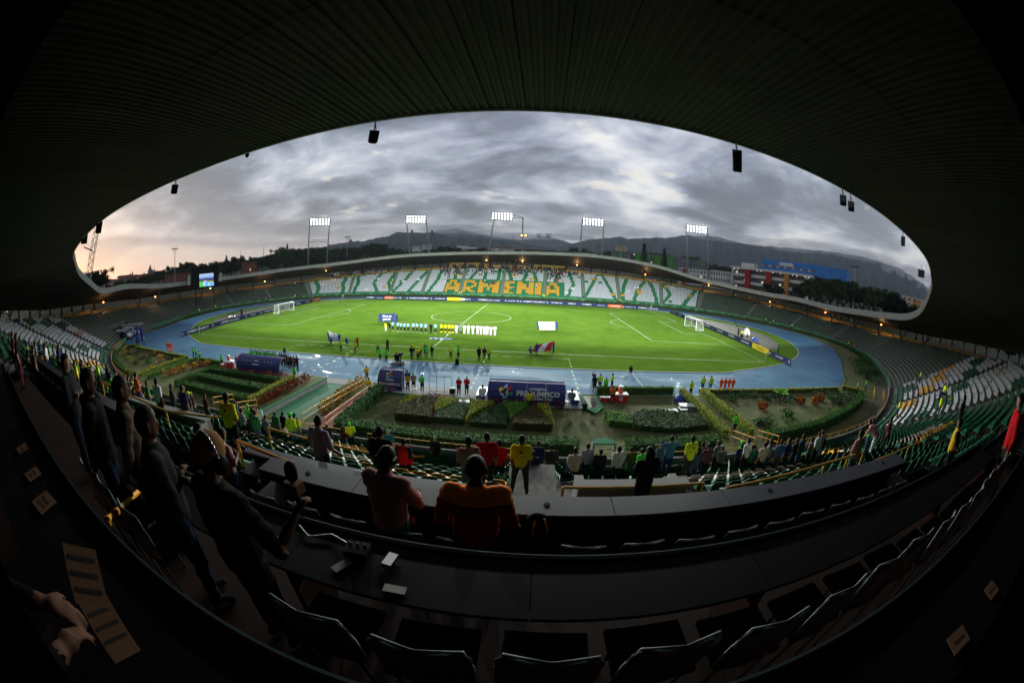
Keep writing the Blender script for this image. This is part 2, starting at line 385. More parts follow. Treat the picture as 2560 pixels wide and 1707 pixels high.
# pitch lines
def pitch_lines():
    b=MB(); w=.105; z=.0085
    def ln(x0,y0,x1,y1,ww=w):
        d=Vector((x1-x0,y1-y0,0)).normalized(); n=Vector((-d.y,d.x,0))*ww/2; A=Vector((x0,y0,z)); B=Vector((x1,y1,z))
        b.quad(A-n,B-n,B+n,A+n)
    def arc(cx,cy,r,a0,a1,n=48):
        for i in range(n):
            t0=a0+(a1-a0)*i/n; t1=a0+(a1-a0)*(i+1)/n
            b.quad((cx+(r+w/2)*math.cos(t0),cy+(r+w/2)*math.sin(t0),z),(cx+(r+w/2)*math.cos(t1),cy+(r+w/2)*math.sin(t1),z),(cx+(r-w/2)*math.cos(t1),cy+(r-w/2)*math.sin(t1),z),(cx+(r-w/2)*math.cos(t0),cy+(r-w/2)*math.sin(t0),z))
    L,W=52.5,34
    for y in (-W,W): ln(-L-w/2,y,L+w/2,y)
    for x in (-L,0,L): ln(x,-W+w/2,x,W-w/2)
    arc(0,0,9.15,0,2*math.pi,72)
    for s in (-1,1):
        for (dx,yy) in ((16.5,20.16),(5.5,9.16)):
            ln(s*(L-dx),-yy,s*(L-dx),yy)
            for y in (-yy,yy): ln(s*(L-dx-w/2),y,s*(L-w/2),y) if s>0 else ln(s*(L-w/2),y,s*(L-dx-w/2),y)
        a=math.acos(5.5/9.15); arc(s*(L-11),0,9.15,(math.pi-a) if s>0 else -a,(math.pi+a) if s>0 else a,24)
        arc(s*(L-11),0,.12,0,2*math.pi,10)
        for y in (-1,1): arc(s*L,y*W,1,*((math.pi/2 if y<0 else math.pi,math.pi if y<0 else 1.5*math.pi) if s>0 else (0 if y<0 else -math.pi/2,math.pi/2 if y<0 else 0)),10)
    # dashed technical areas
    for x0,x1 in ((-21.5,-10.6),(8.4,19.2)):
        x=x0
        while x<x1: ln(x,-36.7,min(x+1.1,x1),-36.7,.1); x+=2.0
        for xx in (x0,x1):
            y=-36.9
            while y>-41: ln(xx,y,xx,y-.8,.1); y-=1.5
    o=b.build('pitch_markings',MATS['line_white']); tag(o,kind='structure')
pitch_lines()
def track_lines():
    b=MB(); z=.0045
    def ln(x0,y0,x1,y1,ww=.07):
        d=Vector((x1-x0,y1-y0,0)).normalized(); n=Vector((-d.y,d.x,0))*ww/2; A=Vector((x0,y0,z)); B=Vector((x1,y1,z)); b.quad(A-n,B-n,B+n,A+n)
    for xx in (-21.5,-10.6,8.5,19.1):
        y=-42.4
        while y>-50.4: ln(xx,y,xx,y-.75,.22); y-=1.55
    ln(26.5,-42,26.4,-49.4,.1); ln(36.3,-42,36.5,-48.5,.08); ln(57.6,-37.5,57.7,-48.6,.09); ln(-44,-41.8,-44,-49,.08)
    # worn white lane numbers and puddle-edge marks near the left straight
    r2=random.Random(5)
    for (cx,cy) in ((-12.5,-43),(-10,-44.3),(-9,-46.5),(-12,-48),(-4,-42.6),(4,-43.6),(9.7,-42.9),(12.5,-43.2),(-17,-43.4),(-7,-49.2)):
        for k in range(4):
            a=r2.random()*3; l=.2+r2.random()*.5; x=cx+r2.uniform(-.9,.9); y=cy+r2.uniform(-.5,.5)
            ln(x,y,x+l*math.cos(a),y+l*math.sin(a)*.5,.07+r2.random()*.09)
    for k in range(1,8):   # faint lane lines along the near straight
        for x in range(-34,50,1): pass
    o=b.build('track_markings',MATS['line_white']); tag(o,kind='structure')
track_lines()
# garden ground in front of the main stand, and turf ring between track and far wall
gl=[(-72,-45.6),(-60,-49.1),(-45,-49.6),(-30,-50.3),(0,-51.2),(30,-50.7),(57,-49),(64,-44),(71,-37),(78,-30),(88.6,-17),(94,-1),(97.5,-1),(96.5,-14),(91,-26),(83.5,-34.5),(74,-43.8),(63,-53),(53,-59),(43.5,-62.8),(32,-64.2),(18,-64.6),(0,-64.3),(-18,-64.2),(-34,-63.2),(-46,-60.2),(-57,-55.2),(-64,-50)]
sheet('garden_lawn',gl,.004,MATS['lawn'])
# ================================================================ THE STANDS (terraces)
def m_conc(t,b,P):
    n=t.noise(P,.25,6,.6); n2=t.noise(P,2.2,6,.6); f=t.noise(P,18,3)
    c=t.ramp(n2,[(.3,(.085,.082,.076)),(.6,(.16,.152,.14)),(.8,(.22,.205,.185))])
    c=t.mix(t.maprange(n,.45,.65,0,.4),c,(.07,.065,.055,1))
    t.put(b,'Base Color',c); b.inputs['Roughness'].default_value=.85; b.inputs['Specular IOR Level'].default_value=.25
def m_bare(t,b,P):
    n=t.noise(P,.9,6,.7); n2=t.noise(P,.08,4,.6)
    mp=t.new('ShaderNodeMapping'); t.l.new(P,mp.inputs[0]); mp.inputs['Scale'].default_value=(1,1,6)
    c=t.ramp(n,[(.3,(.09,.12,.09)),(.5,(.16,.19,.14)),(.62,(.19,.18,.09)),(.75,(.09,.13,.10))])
    c=t.mix(t.maprange(n2,.42,.62,0,.55),c,(.10,.12,.10,1))
    t.put(b,'Base Color',c); b.inputs['Roughness'].default_value=.85
shader_mat('concrete',m_conc); shader_mat('bare_terrace',m_bare)
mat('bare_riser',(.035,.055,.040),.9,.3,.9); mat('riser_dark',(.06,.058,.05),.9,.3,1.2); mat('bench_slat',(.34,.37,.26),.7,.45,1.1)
mat('riser_green',(.065,.17,.10),.8,.3,1.2); mat('wall_green',(.09,.26,.14),.7,.25,.8); mat('aisle_grey',(.17,.17,.17),.85,.15,2)
S_FARR=191.75; S_FARL=344.5           # seats on the far side between these
S_NR=s_of(69,-49.5)[0]; S_NL=s_of(-63.5,-51.5)[0]
AISLES_FAR=[191.2,205.75,222.25,236.25,251.25,267.75,283.75,298.75,311.5,328.75,345.0]
PRESS=(s_of(9.2,-65)[0],s_of(30,-64)[0])
def in_arc(s,a,b):
    s%=PER;a%=PER;b%=PER
    return a<=s<=b if a<=b else (s>=a or s<=b)
GATE=(s_of(-80,-35)[0],s_of(-74,-43)[0])
def build_terraces():
    S=np.arange(0,PER,PER/520); q,n,t=bowl(S); N=len(S)
    b=MB()
    def P(i,off,z): i%=N; return (q[i,0]+n[i,0]*off,q[i,1]+n[i,1]*off,z)
    for i in range(N):
        j=(i+1)%N; s=S[i]
        K=int(min(q[i,2],q[j,2])/TREAD); Ki=int(q[i,2]/TREAD)
        bare=in_arc(s,S_NR,S_FARR) or in_arc(s,S_FARL,S_NL)
        far=in_arc(s,S_FARR,S_FARL)
        gate=in_arc(s,*GATE)
        mt=1 if bare else 0
        k0=0
        if gate: k0=8
        pressz=in_arc(s,PRESS[0]-1,PRESS[1])
        kmax=Ki
        if s<24.5 or s>PER-3: kmax=20 if in_arc(s,PER-3,24.5) else Ki
        # front wall
        if not gate:
            b.quad(P(i,0,-.1),P(j,0,-.1),P(j,0,.85),P(i,0,.85),3 if (far or bare) else 0)
            b.quad(P(i,0,.85),P(j,0,.85),P(j,.16,.85),P(i,.16,.85),3 if (far or bare) else 0)
            b.quad(P(j,.16,.15),P(i,.16,.15),P(i,.16,.85),P(j,.16,.85),0)
        else:
            z=.15+.4*k0; b.quad(P(i,k0*TREAD,-.1),P(j,k0*TREAD,-.1),P(j,k0*TREAD,z),P(i,k0*TREAD,z),0)
        for k in range(k0,kmax):
            z=.15+.4*k; o0=k*TREAD+(.16 if k==0 else 0); o1=(k+1)*TREAD
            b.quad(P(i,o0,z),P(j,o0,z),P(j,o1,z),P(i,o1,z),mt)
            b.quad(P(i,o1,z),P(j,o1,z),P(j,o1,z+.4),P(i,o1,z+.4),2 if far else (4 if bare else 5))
            if bare and k<kmax-1:
                for (oa,ob_) in ((o0+.45,o0+.76),): b.quad(P(i,oa,z+.06),P(j,oa,z+.06),P(j,ob_,z+.06),P(i,ob_,z+.06),6); b.quad(P(i,oa,z),P(j,oa,z),P(j,oa,z+.06),P(i,oa,z+.06),4)
        if kmax==Ki:
            z=.15+.4*Ki; o=Ki*TREAD
            b.quad(P(i,o,z),P(j,o,z),P(j,o+7,z),P(i,o+7,z),0)
    o=b.build('terrace',[MATS['concrete'],MATS['bare_terrace'],MATS['riser_green'],MATS['wall_green'],MATS['bare_riser'],MATS['riser_dark'],MATS['bench_slat']]); tag(o,kind='structure')
    return o
terr=build_terraces()
# raised front walkway edge cover where rows change count
def aisle_strips():
    lst=[(s,1.5) for s in AISLES_FAR]
    for s0,s1,n in ((S_NR+1,S_FARR-1,6),(S_FARL+1,GATE[0]-1,5)):
        for i in range(1,n): lst.append((s0+(s1-s0)*i/n,1.1))
    for s in AIS_NEAR: lst.append((s,1.3))
    for s,w in lst:
        b=MB(); qq,nn,tt=bowl(s); K=int(float(qq[2])/TREAD)
        if in_arc(s,PER-3,24.5): K=20
        for k in range(K*2):
            z=.15+.2*(k+1)+ .004; o0=k*.4+.02 if k else .2; o1=(k+1)*.4
            if k%2==1: z-=.2; z+=.0
            z=.15+.4*(k//2)+(.2 if k%2 else .006)
            A=bp(s-w/2,o0,z);B=bp(s+w/2,o0,z);C=bp(s+w/2,o1-.004,z);D=bp(s-w/2,o1-.004,z)
            b.quad(A,B,C,D)
            if k%2: 
                b.quad((A[0],A[1],z-.2),(B[0],B[1],z-.2),B,A); b.quad(B,(B[0],B[1],z-.2),(C[0],C[1],z-.2),C); b.quad(D,(D[0],D[1],z-.2),(A[0],A[1],z-.2),A)
        o=b.build('aisle_steps',MATS['aisle_grey']); tag(o,kind='structure')
AIS_NEAR=[30.5,46,60,74,S_NR-.5,PER-4.5,PER-19,PER-33,PER-47,PER-60]
aisle_strips()
# ---- concourse wall and mesh fence behind the far stand
mat('yellow_wall',(.30,.20,.045),.8,.25,.7); mat('fence_yellow',(.15,.11,.03),.6,.2,2); mat('dark_steel',(.018,.018,.02),.5,.2,3,metal=.4); mat('galv',(.30,.32,.31),.45,.15,3,metal=.5)
def concourse():
    # low wall pieces between columns and mesh fence above
    i=0
    S=np.arange(S_NR+4,S_NL-2,6.0)
    wlabel='low ochre wall section with wire mesh on top behind the back row of the bowl'
    for s in S:
        qq,nn,tt=bowl(s+3); d=float(qq[2])+6.6; z=ztop(float(qq[2]))-.2
        w=empty('concourse_fence',bp(s,d,z),0,wlabel,'fence','ochre fence sections round the back of the bowl')
        o=Vector(w.location)
        a=Vector(bp(s,d,0))-Vector((o.x,o.y,0)); e=Vector(bp(s+5.9,d,0))-Vector((o.x,o.y,0))
        tdir=(e-a).normalized(); nn2=Vector((tdir.y,-tdir.x,0))
        b=MB(); 
        for off0,off1,zz0,zz1 in ((0,.15,0,.9),):
            b.prism([(a.x,a.y),(e.x,e.y),(e.x+nn2.x*.15,e.y+nn2.y*.15),(a.x+nn2.x*.15,a.y+nn2.y*.15)],zz0,zz1)
        b.build('wall',MATS['yellow_wall'],w)
        b=MB()
        for k in range(5):
            p=a+(e-a)*k/4; b.bar((p.x,p.y,.9),(p.x,p.y,2.5),.035,4)
        b.bar((a.x,a.y,2.5),(e.x,e.y,2.5),.03,4); b.bar((a.x,a.y,1.7),(e.x,e.y,1.7),.025,4)
        b.build('post',MATS['fence_yellow'],w)
        b=MB()
        nn_=int((e-a).length/.3)
        for k in range(nn_): 
            p=a+(e-a)*k/nn_; b.bar((p.x,p.y,.9),(p.x,p.y,2.5),.008,3)
        m_=b.build('wire_mesh',MATS['fence_yellow'],w); m_['kind']='stuff'
concourse()
def tall_walls():
    # tall ochre rooms under the centre of the far roof
    for s0,s1,lab in ((279,292,'tall ochre concourse wall under the far roof left of the crowd'),(243,256,'tall ochre concourse wall under the far roof right of the crowd'),(258,277,'long ochre concourse wall behind the crowd in the far stand')):
        w=empty('concourse_room',bp((s0+s1)/2,28.5,10.3),0,lab,'wall')
        o=Vector(w.location)
        P=[Vector(bp(s,of,0))-Vector((o.x,o.y,0)) for s,of in ((s0,26.8),(s1,26.8),(s1,29.5),(s0,29.5))]
        if s0==258: hh=1.9
        else: hh=2.6
        b=MB(); b.prism([(p.x,p.y) for p in P],0,hh); b.build('wall',MATS['yellow_wall'],w)
        for k in range(3):
            u=(k+.5)/3; A=P[0]+(P[1]-P[0])*(u-.06); B=P[0]+(P[1]-P[0])*(u+.06)
            n_=Vector((P[0].x-P[3].x,P[0].y-P[3].y,0)).normalized()*.03
            b=MB(); b.prism([(A.x+n_.x,A.y+n_.y),(B.x+n_.x,B.y+n_.y),(B.x-n_.x,B.y-n_.y),(A.x-n_.x,A.y-n_.y)],.1,1.7); b.build('door',MATS['dark_steel'],w)
tall_walls()
# ================================================================ ROOF
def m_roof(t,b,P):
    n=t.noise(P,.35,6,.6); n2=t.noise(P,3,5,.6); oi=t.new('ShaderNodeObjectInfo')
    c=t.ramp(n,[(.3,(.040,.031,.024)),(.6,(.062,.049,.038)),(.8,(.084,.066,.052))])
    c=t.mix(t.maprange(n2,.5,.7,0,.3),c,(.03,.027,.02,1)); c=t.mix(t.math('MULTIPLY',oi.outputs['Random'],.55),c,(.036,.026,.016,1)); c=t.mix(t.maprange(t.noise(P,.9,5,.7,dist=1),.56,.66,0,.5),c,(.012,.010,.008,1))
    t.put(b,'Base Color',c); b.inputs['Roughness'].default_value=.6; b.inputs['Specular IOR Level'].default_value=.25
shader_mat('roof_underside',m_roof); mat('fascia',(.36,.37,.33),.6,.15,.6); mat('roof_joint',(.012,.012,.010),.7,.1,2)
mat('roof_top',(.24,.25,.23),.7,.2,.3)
def roof_uz(s,u):
    """underside height at u (0 = edge, 1 = back) and offset"""
    q,n,t=bowl(s); o=q[3]+(q[2]+8-q[3])*u
    zb=ztop(q[2])+2.35
    z=q[4]+(zb-q[4])*u+.35*math.sin(math.pi*u)
    return (float(q[0]+n[0]*o),float(q[1]+n[1]*o),float(z))
def build_roof():
    secs=[('near',s_of(-86,-31)[0],s_of(86,-36)[0]),('right',s_of(86,-36)[0],s_of(81,45)[0]),('far',s_of(81,45)[0],s_of(-77,38)[0]),('left',s_of(-77,38)[0],s_of(-86,-31)[0])]
    labs={'near':'huge dark corrugated canopy overhead above the main stand','right':'low white edged canopy over the bare terraces at the right end','far':'broad curved canopy over the seats spelling the city name','left':'low white edged canopy behind the bare terraces at the left end'}
    for nm,s0,s1 in secs:
        if s1<=s0: s1+=PER
        root=empty('stand_roof',bp((s0+s1)/2,15,6),0,labs[nm],'roof')
        ox,oy,oz=root.location
        loc=lambda p:(p[0]-ox,p[1]-oy,p[2]-oz)
        near=nm=='near'
        W=1.25 if near else 3.0
        nP=int(round((s1-s0)/W)); W=(s1-s0)/nP
        SEG=10
        for i in range(nP):
            a=s0+i*W; b=MB()
            nc=4 if near else 3; 
            cols=[]
            for c in range(nc*4+1):     # trapezoid corrugation
                ph=c%4; zz=0 if ph in (0,1) else -.055
                if not near: zz*=1.2
                f=(c//4+[0,.35,.5,.85][ph])/nc
                if c==nc*4: f=1.0;zz=0
                f=min(f,.985)
                sx=a+W*f
                cols.append((sx,zz))
            grid=[[ (lambda p:(p[0],p[1],p[2]+zz))(loc(roof_uz(sx,u/SEG))) for u in range(SEG+1)] for sx,zz in cols]
            for c in range(len(cols)-1):
                for u in range(SEG): b.quad(grid[c][u],grid[c][u+1],grid[c+1][u+1],grid[c+1][u])
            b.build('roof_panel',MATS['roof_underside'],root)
        # dark seam sheet just above the panels, closes the joints
        b=MB(); n2=int((s1-s0)/2)
        for i in range(n2):
            a=s0+(s1-s0)*i/n2; c=s0+(s1-s0)*(i+1)/n2
            for u in range(SEG):
                A=[loc(roof_uz(x,v/SEG)) for x,v in ((a,u),(c,u),(c,u+1),(a,u+1))]
                up=[(p[0],p[1],p[2]+.05) for p in A]; b.quad(*reversed(up))
        b.build('seam_lining',MATS['roof_joint'],root)
        # purlins across the underside
        for u in (.28,.52,.78):
            b=MB(); n3=int((s1-s0)/3)
            pts=[loc(roof_uz(s0+(s1-s0)*k/n3,u)) for k in range(n3+1)]
            for p,qv in zip(pts,pts[1:]): b.bar((p[0],p[1],p[2]-.045),(qv[0],qv[1],qv[2]-.045),.022,4)
            b.build('purlin',MATS['roof_joint'],root)
        # fascia boards and upper skin
        n4=max(1,int(round((s1-s0)/6.0)))
        for k in range(n4):
            a=s0+(s1-s0)*k/n4; c=s0+(s1-s0)*(k+1)/n4-.03; b=MB(); m4=4
            for j in range(m4):
                x0=a+(c-a)*j/m4; x1=a+(c-a)*(j+1)/m4
                q0,nn0,_=bowl(x0); q1,nn1,_=bowl(x1)
                p0=loc(roof_uz(x0,0)); p1=loc(roof_uz(x1,0))
                def sh(p,nn,d,z): return (p[0]+nn[0]*d,p[1]+nn[1]*d,p[2]+z)
                h0,h1=float(q0[5]),float(q1[5])
                b.quad(sh(p1,nn1,0,-.1),sh(p0,nn0,0,-.1),sh(p0,nn0,0,h0),sh(p1,nn1,0,h1))
                b.quad(sh(p0,nn0,0,-.1),sh(p1,nn1,0,-.1),sh(p1,nn1,.12,-.1),sh(p0,nn0,.12,-.1))
                b.quad(sh(p0,nn0,0,h0),sh(p0,nn0,.12,h0),sh(p1,nn1,.12,h1),sh(p1,nn1,0,h1))
                b.quad(sh(p0,nn0,.12,-.1),sh(p1,nn1,.12,-.1),sh(p1,nn1,.12,h1),sh(p0,nn0,.12,h0))
            b.build('fascia_panel',MATS['fascia'],root)
        b=MB()
        for i in range(n2):
            a=s0+(s1-s0)*i/n2; c=s0+(s1-s0)*(i+1)/n2
            r0=[]
            for x in (a,c):
                q0,nn0,_=bowl(x); row=[]
                for u in range(0,SEG+1,2):
                    p=loc(roof_uz(x,u/SEG)); e=float(q0[5])*(1-u/SEG*.75)-.05
                    d=.12 if u==0 else 0
                    row.append((p[0]+nn0[0]*d,p[1]+nn0[1]*d,p[2]+e))
                p=loc(roof_uz(x,1.0)); row.append((p[0]+nn0[0]*.1,p[1]+nn0[1]*.1,p[2]-.1)); r0.append(row)
            for u in range(len(r0[0])-1): b.quad(r0[0][u],r0[1][u],r0[1][u+1],r0[0][u+1])
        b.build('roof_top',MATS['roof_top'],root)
        # columns at the back
        n5=int((s1-s0)/11)
        if not near:
            for k in range(n5+1):
                s=s0+(s1-s0)*(k+.5)/(n5+1); q0,nn0,_=bowl(s); off=float(q0[2])+1.2
                zt=ztop(float(q0[2]))-.3; base=Vector(bp(s,off,zt)); u=(off-float(q0[3]))/(float(q0[2])+8-float(q0[3]))
                top=Vector(roof_uz(s,max(0,u-.12)))
                b=MB(); b.bar(base-Vector((ox,oy,oz)),top-Vector((ox,oy,oz)),.22,6)
                b.build('column',MATS['dark_steel'],root)
                b2=Vector(roof_uz(s,min(1,u+.25))); b=MB(); b.bar(base+Vector((0,0,.3))-Vector((ox,oy,oz)),b2-Vector((ox,oy,oz)),.12,5); b.build('brace',MATS['dark_steel'],root)
build_roof()
# ================================================================ FLOODLIGHT TOWERS (the photograph's lit lamps)
mat('lamp_glass',(.9,.95,.9),.3,0,1,emit=(.86,1.0,.93),estr=22); mat('mast_steel',(.26,.29,.28),.5,.15,2,metal=.3); mat('lamp_housing',(.25,.28,.27),.5,.1,2)
def tower(az0,az1,sb0,sb1,saz0,saz1,st,sbm,D,style,label,power,aim,rows=3,cols=7,bar=None):
    b0=Vector(sight(az0,0,D)); b1=Vector(sight(az1,0,D+2))
    z0=7.5
    mid=(b0+b1)/2
    root=empty('floodlight_tower',(mid.x,mid.y,z0),0,label,'floodlight','floodlight masts behind the far roof' if False else None)
    O=Vector(root.location)
    P0=Vector(sight(saz0,st,D)); P1=Vector(sight(saz1,st-.001,D+1)); Q0=Vector(sight(saz0,sbm,D)); Q1=Vector(sight(saz1,sbm-.001,D+1))
    b0.z=b1.z=z0
    if style=='wide': t0=Vector(sight(az0+1.2,st-.012,D)); t1=Vector(sight(az1-.05,st-.012,D+1))
    else: t0=P0.copy(); t1=P1.copy()
    if style!='wide': t0.z-=.6; t1.z-=.6
    for a,c in ((b0,t0),(b1,t1)): MB().bar(a-O,c-O,.42,8,r2=.28).build('mast',MATS['mast_steel'],root,True)
    zb=bar if bar is not None else .55
    u0=b0.lerp(t0,zb); u1=b1.lerp(t1,zb)
    br=MB(); br.bar(u0-O,u1-O,.12,5)
    br.bar(u0-O+Vector((0,0,.9)),u1-O+Vector((0,0,.9)),.08,5)
    if style=='wide':
        n=14
        for k in range(n): 
            a=u0.lerp(u1,k/n)-O; c=u0.lerp(u1,(k+1)/n)-O; br.bar(a+Vector((0,0,.9 if k%2 else 0)),c+Vector((0,0,0 if k%2 else .9)),.05,4)
    br.build('cross_truss',MATS['mast_steel'],root)
    if style=='wide':
        for (m_,e) in ((t0,P0.lerp(Q0,.2)),(t1,P1.lerp(Q1,.2))):
            g=MB()
            g.bar(m_-O,e-O,.12,5); g.bar(m_-O-Vector((0,0,.6)),(e-O)-Vector((0,0,1.6)),.12,5)
            for k in range(1,5): 
                a=m_.lerp(e,k/5)-O; g.bar(a,a-Vector((0,0,.6+1.0*k/5)),.06,4)
            g.build('gantry_arm',MATS['mast_steel'],root)
    fr=MB(); fr.bar(P0-O,P1-O,.1,4); fr.bar(Q0-O,Q1-O,.1,4); fr.bar(P0-O,Q0-O,.1,4); fr.bar(P1-O,Q1-O,.1,4)
    fr.build('lamp_frame',MATS['mast_steel'],root)
    right=(P1-P0).normalized(); up=(P0-Q0).normalized(); fwd=right.cross(up).normalized()
    if fwd.dot(Vector((aim[0],aim[1],0))-P0)<0: fwd=-fwd
    Rm=Matrix((right,up,fwd)).transposed()
    hb=MB(); 
    me_h=MB().lathe([(.18,-.35),(.36,-.12),(.42,.0)],8).mesh('lamp_housing',MATS['lamp_housing'],True)
    me_g=MB().lathe([(.31,.0),(.26,.05),(.02,.07)],8).mesh('lamp_glass',MATS['lamp_glass'],True)
    for r in range(rows):
        for c in range(cols):
            p=Q0.lerp(Q1,(c+.5)/cols).lerp(P0.lerp(P1,(c+.5)/cols),(r+.5)/rows)-O
            h=bpy.data.objects.new('lamp',me_h); link(h,root)
            tilt=(Vector((aim[0],aim[1],0))-(p+O)).normalized()
            h.matrix_local=Matrix.Translation(p+fwd*.3)@tilt.to_track_quat('Z','Y').to_matrix().to_4x4()
            g=bpy.data.objects.new('lamp_glass',me_g); link(g,h)
    spot_at((P0+Q1)/2+fwd*1.8,aim,power)
def spot_at(p,aim,power,size=44,blend=.75):
    l=bpy.data.lights.new('floodlight','SPOT'); size=52; l.energy=power; l.color=(.93,1.0,.90); l.spot_size=R(size); l.spot_blend=blend; l.shadow_soft_size=1.4
    o=bpy.data.objects.new('floodlight',l); COL.objects.link(o); o.location=p
    o.rotation_euler=(Vector((aim[0],aim[1],0))-Vector(p)).to_track_quat('-Z','Y').to_euler(); o.scale=(1,.5,1)
FP=FLOOD
tower(-34.5,-31.7,0,0,-34.45,-31.3,.1265,.108,198,'',  'leftmost lit floodlight tower behind the far roof, two slim masts and one crossbar',FP,(-28,-4),bar=.6)
tower(-18.6,-15.5,0,0,-19.7,-16.75,.131,.1105,192,'', 'lit floodlight tower second from the left, its right mast leaning inward',FP,(-12,-8),bar=.35)
tower(-7.6,-2.1,0,0,-6.9,-3.7,.143,.1225,188,'wide', 'central lit floodlight tower with widest spaced masts and lattice arms holding the lamps',FP,(2,-10),rows=3,cols=7,bar=.45)
tower(6.3,9.85,0,0,6.8,10.0,.138,.118,190,'', 'lit floodlight tower second from the right, behind the cream house',FP,(16,-8),bar=.3)
tower(23.2,26.35,0,0,22.6,25.8,.139,.120,196,'', 'rightmost lit floodlight tower in front of the green and grey flats',FP,(32,-4),bar=.5)
# the matching row stands behind the main stand (out of the picture, it lights the players' near side)
for i,(x,y) in enumerate([(-62,-112),(-24,-118),(8,-119),(40,-118),(76,-110)]):
    root=empty('floodlight_tower',(x,y,8),0,'floodlight tower standing behind the main stand roof','floodlight','floodlight towers behind the main stand')
    for sx in (-5,5): MB().bar((sx,0,0),(sx,0,30),.4,8,r2=.28).build('mast',MATS['mast_steel'],root)
    MB().box((0,0,29),(10,.3,4)).build('lamp_frame',MATS['lamp_housing'],root)
    spot_at(Vector((x,y+2,37)),(x*.75,4),FP*FN,46,.8)
# ---- small orange lamps under the roofs and round the concourse
mat('sodium_glow',(1,.6,.3),.4,0,1,emit=(1,.36,.08),estr=14); mat('white_glow',(1,.9,.8),.4,0,1,emit=(1,.85,.7),estr=40)
ORL=[(-7.4,.0135,170,'near the left tall wall'),(-2.0,.0129,168,'above the middle of the crowd'),(6.2,.0109,166,'at the right tall wall'),(16.6,-.001,165,'at the column right of the letters'),(26.4,-.013,163,'where the far roof meets the right one'),(36.2,-.0329,150,'over the right terraces by the school'),(45.3,-.0355,138,'above the yellow band of the right end'),(54.8,-.0375,118,'farthest along the right end'),
 (-78.1,-.0057,100,'farthest left beside the seats'),(-68.3,-.0283,112,'left end near the gate'),(-59.3,-.0361,125,'left end between gate and screen'),(-41.3,-.028,160,'right of the big screen'),(-31.7,-.0105,166,'where the left roof meets the far one'),(-50.1,-.0326,148,'just below the big screen')]
for az,sl_,D,lab in ORL:
    p=sight(az,sl_,D); root=empty('orange_lamp',p,0,'small glowing orange lamp under the roof '+lab,'lamp')
    MB().lathe([(.04,.32),(.10,.28),(.34,.22),(.30,.16)],8).build('shade',MATS['dark_steel'],root)
    MB().lathe([(.05,-.1),(.22,.0),(.22,.12),(.08,.17)],8).build('bulb',MATS['sodium_glow'],root)
    MB().bar((0,0,.3),(0,0,1.6),.04,4).build('rod',MATS['dark_steel'],root)
    l=bpy.data.lights.new('lamp_light','POINT'); l.energy=420; l.color=(1,.55,.22); l.shadow_soft_size=.3
    lo=bpy.data.objects.new('lamp_light',l); COL.objects.link(lo); lo.location=(p[0],p[1],p[2]-.4)
# mast-mounted orange lamp on central tower
p=sight(-1.95,.0827,186); root=empty('mast_lamp',p,0,'pair of orange glowing lamps on the right mast of the central floodlight tower','lamp')
for dx in (-.9,.9): MB().lathe([(.1,-.3),(.42,-.1),(.42,.1),(.1,.3)],8,c=(dx,0,0)).build('bulb',MATS['sodium_glow'],root)
MB().bar((-1,0,0),(1,0,0),.08,4).build('bracket',MATS['mast_steel'],root)
# ================================================================ MOUNTAINS
def m_mount(t,b,P):
    n=t.noise(P,.0012,8,.65); n2=t.noise(P,.006,6,.65)
    c=t.ramp(n,[(.35,(.012,.022,.018)),(.55,(.026,.038,.028)),(.7,(.05,.058,.045))])
    c=t.mix(t.math('MULTIPLY',n2,.5),c,(.02,.03,.022,1))
    t.put(b,'Base Color',c); b.inputs['Roughness'].default_value=1; b.inputs['Specular IOR Level'].default_value=0
shader_mat('mountain',m_mount)
def mountain(name,ridge,D,depth,seed,label=None):
    r=np.random.default_rng(seed)
    az=np.array([a for a,_ in ridge]); sl=np.array([s for _,s in ridge])
    A=np.arange(az[0],az[-1],.22); H=np.interp(A,az,sl)
    ph=r.uniform(0,6.28,12); fr=r.uniform(.25,3.2,12)
    def sp(a,k): return sum(math.sin(a*fr[i]*1.6+ph[i]+k*(.9 if i%2 else -.7))/(1+i*.35) for i in range(12))
    NR=22; v=[];f=[]
    for j in range(NR+1):
        u=j/NR         # 0 foot (near) 1 ridge
        for i,a in enumerate(A):
            d=D-depth*(1-u); h=H[i]*D+11.9
            s_=sp(a,u*7)
            prof=u**1.35*(1+.0*s_)
            z=-40+(h+40)*prof+ s_*depth*.020*math.sin(math.pi*u)+sp(a*3.1+1,u*19)*depth*.006*math.sin(math.pi*u)
            if j==NR: z=h+ s_*2.5+r.normal()*5.0
            dd=d+ s_*depth*.05*(1-u)
            p=sight(a,0,dd); v.append((p[0],p[1],z))
    n=len(A)
    for a,_ in enumerate(A):   # back slope
        p=sight(A[a],0,D+depth*.8); v.append((p[0],p[1],-60))
    for j in range(NR+1):
        for i in range(n-1): f.append((j*n+i,j*n+i+1,(j+1)*n+i+1,(j+1)*n+i))
    me=bpy.data.meshes.new(name); me.from_pydata(v,[],f); me.materials.append(MATS['mountain']); me.polygons.foreach_set('use_smooth',[True]*len(f))
    o=inst(name,me); tag(o,kind='structure'); return o
Lr=[(-62,.008),(-55,.014),(-50,.018),(-46,.022),(-42,.034),(-38.9,.042),(-34,.050),(-31.6,.052),(-29.4,.061),(-26.3,.063),(-24.8,.068),(-22.3,.076),(-20.9,.086),(-18.4,.085),(-16.7,.084),(-15.9,.087),(-14.6,.082),(-13.0,.074),(-9.8,.077),(-7.1,.071),(-5.0,.069),(-1,.060),(3,.050),(7,.03)]
Fr=[(-30,.02),(-22,.06),(-17,.082),(-15.9,.086),(-13.6,.093),(-12.1,.098),(-10.6,.09),(-8.6,.084),(-6.0,.078),(-2.5,.07),(-.5,.076),(1.3,.083),(3.8,.075),(5.8,.064),(12,.05),(20,.03)]
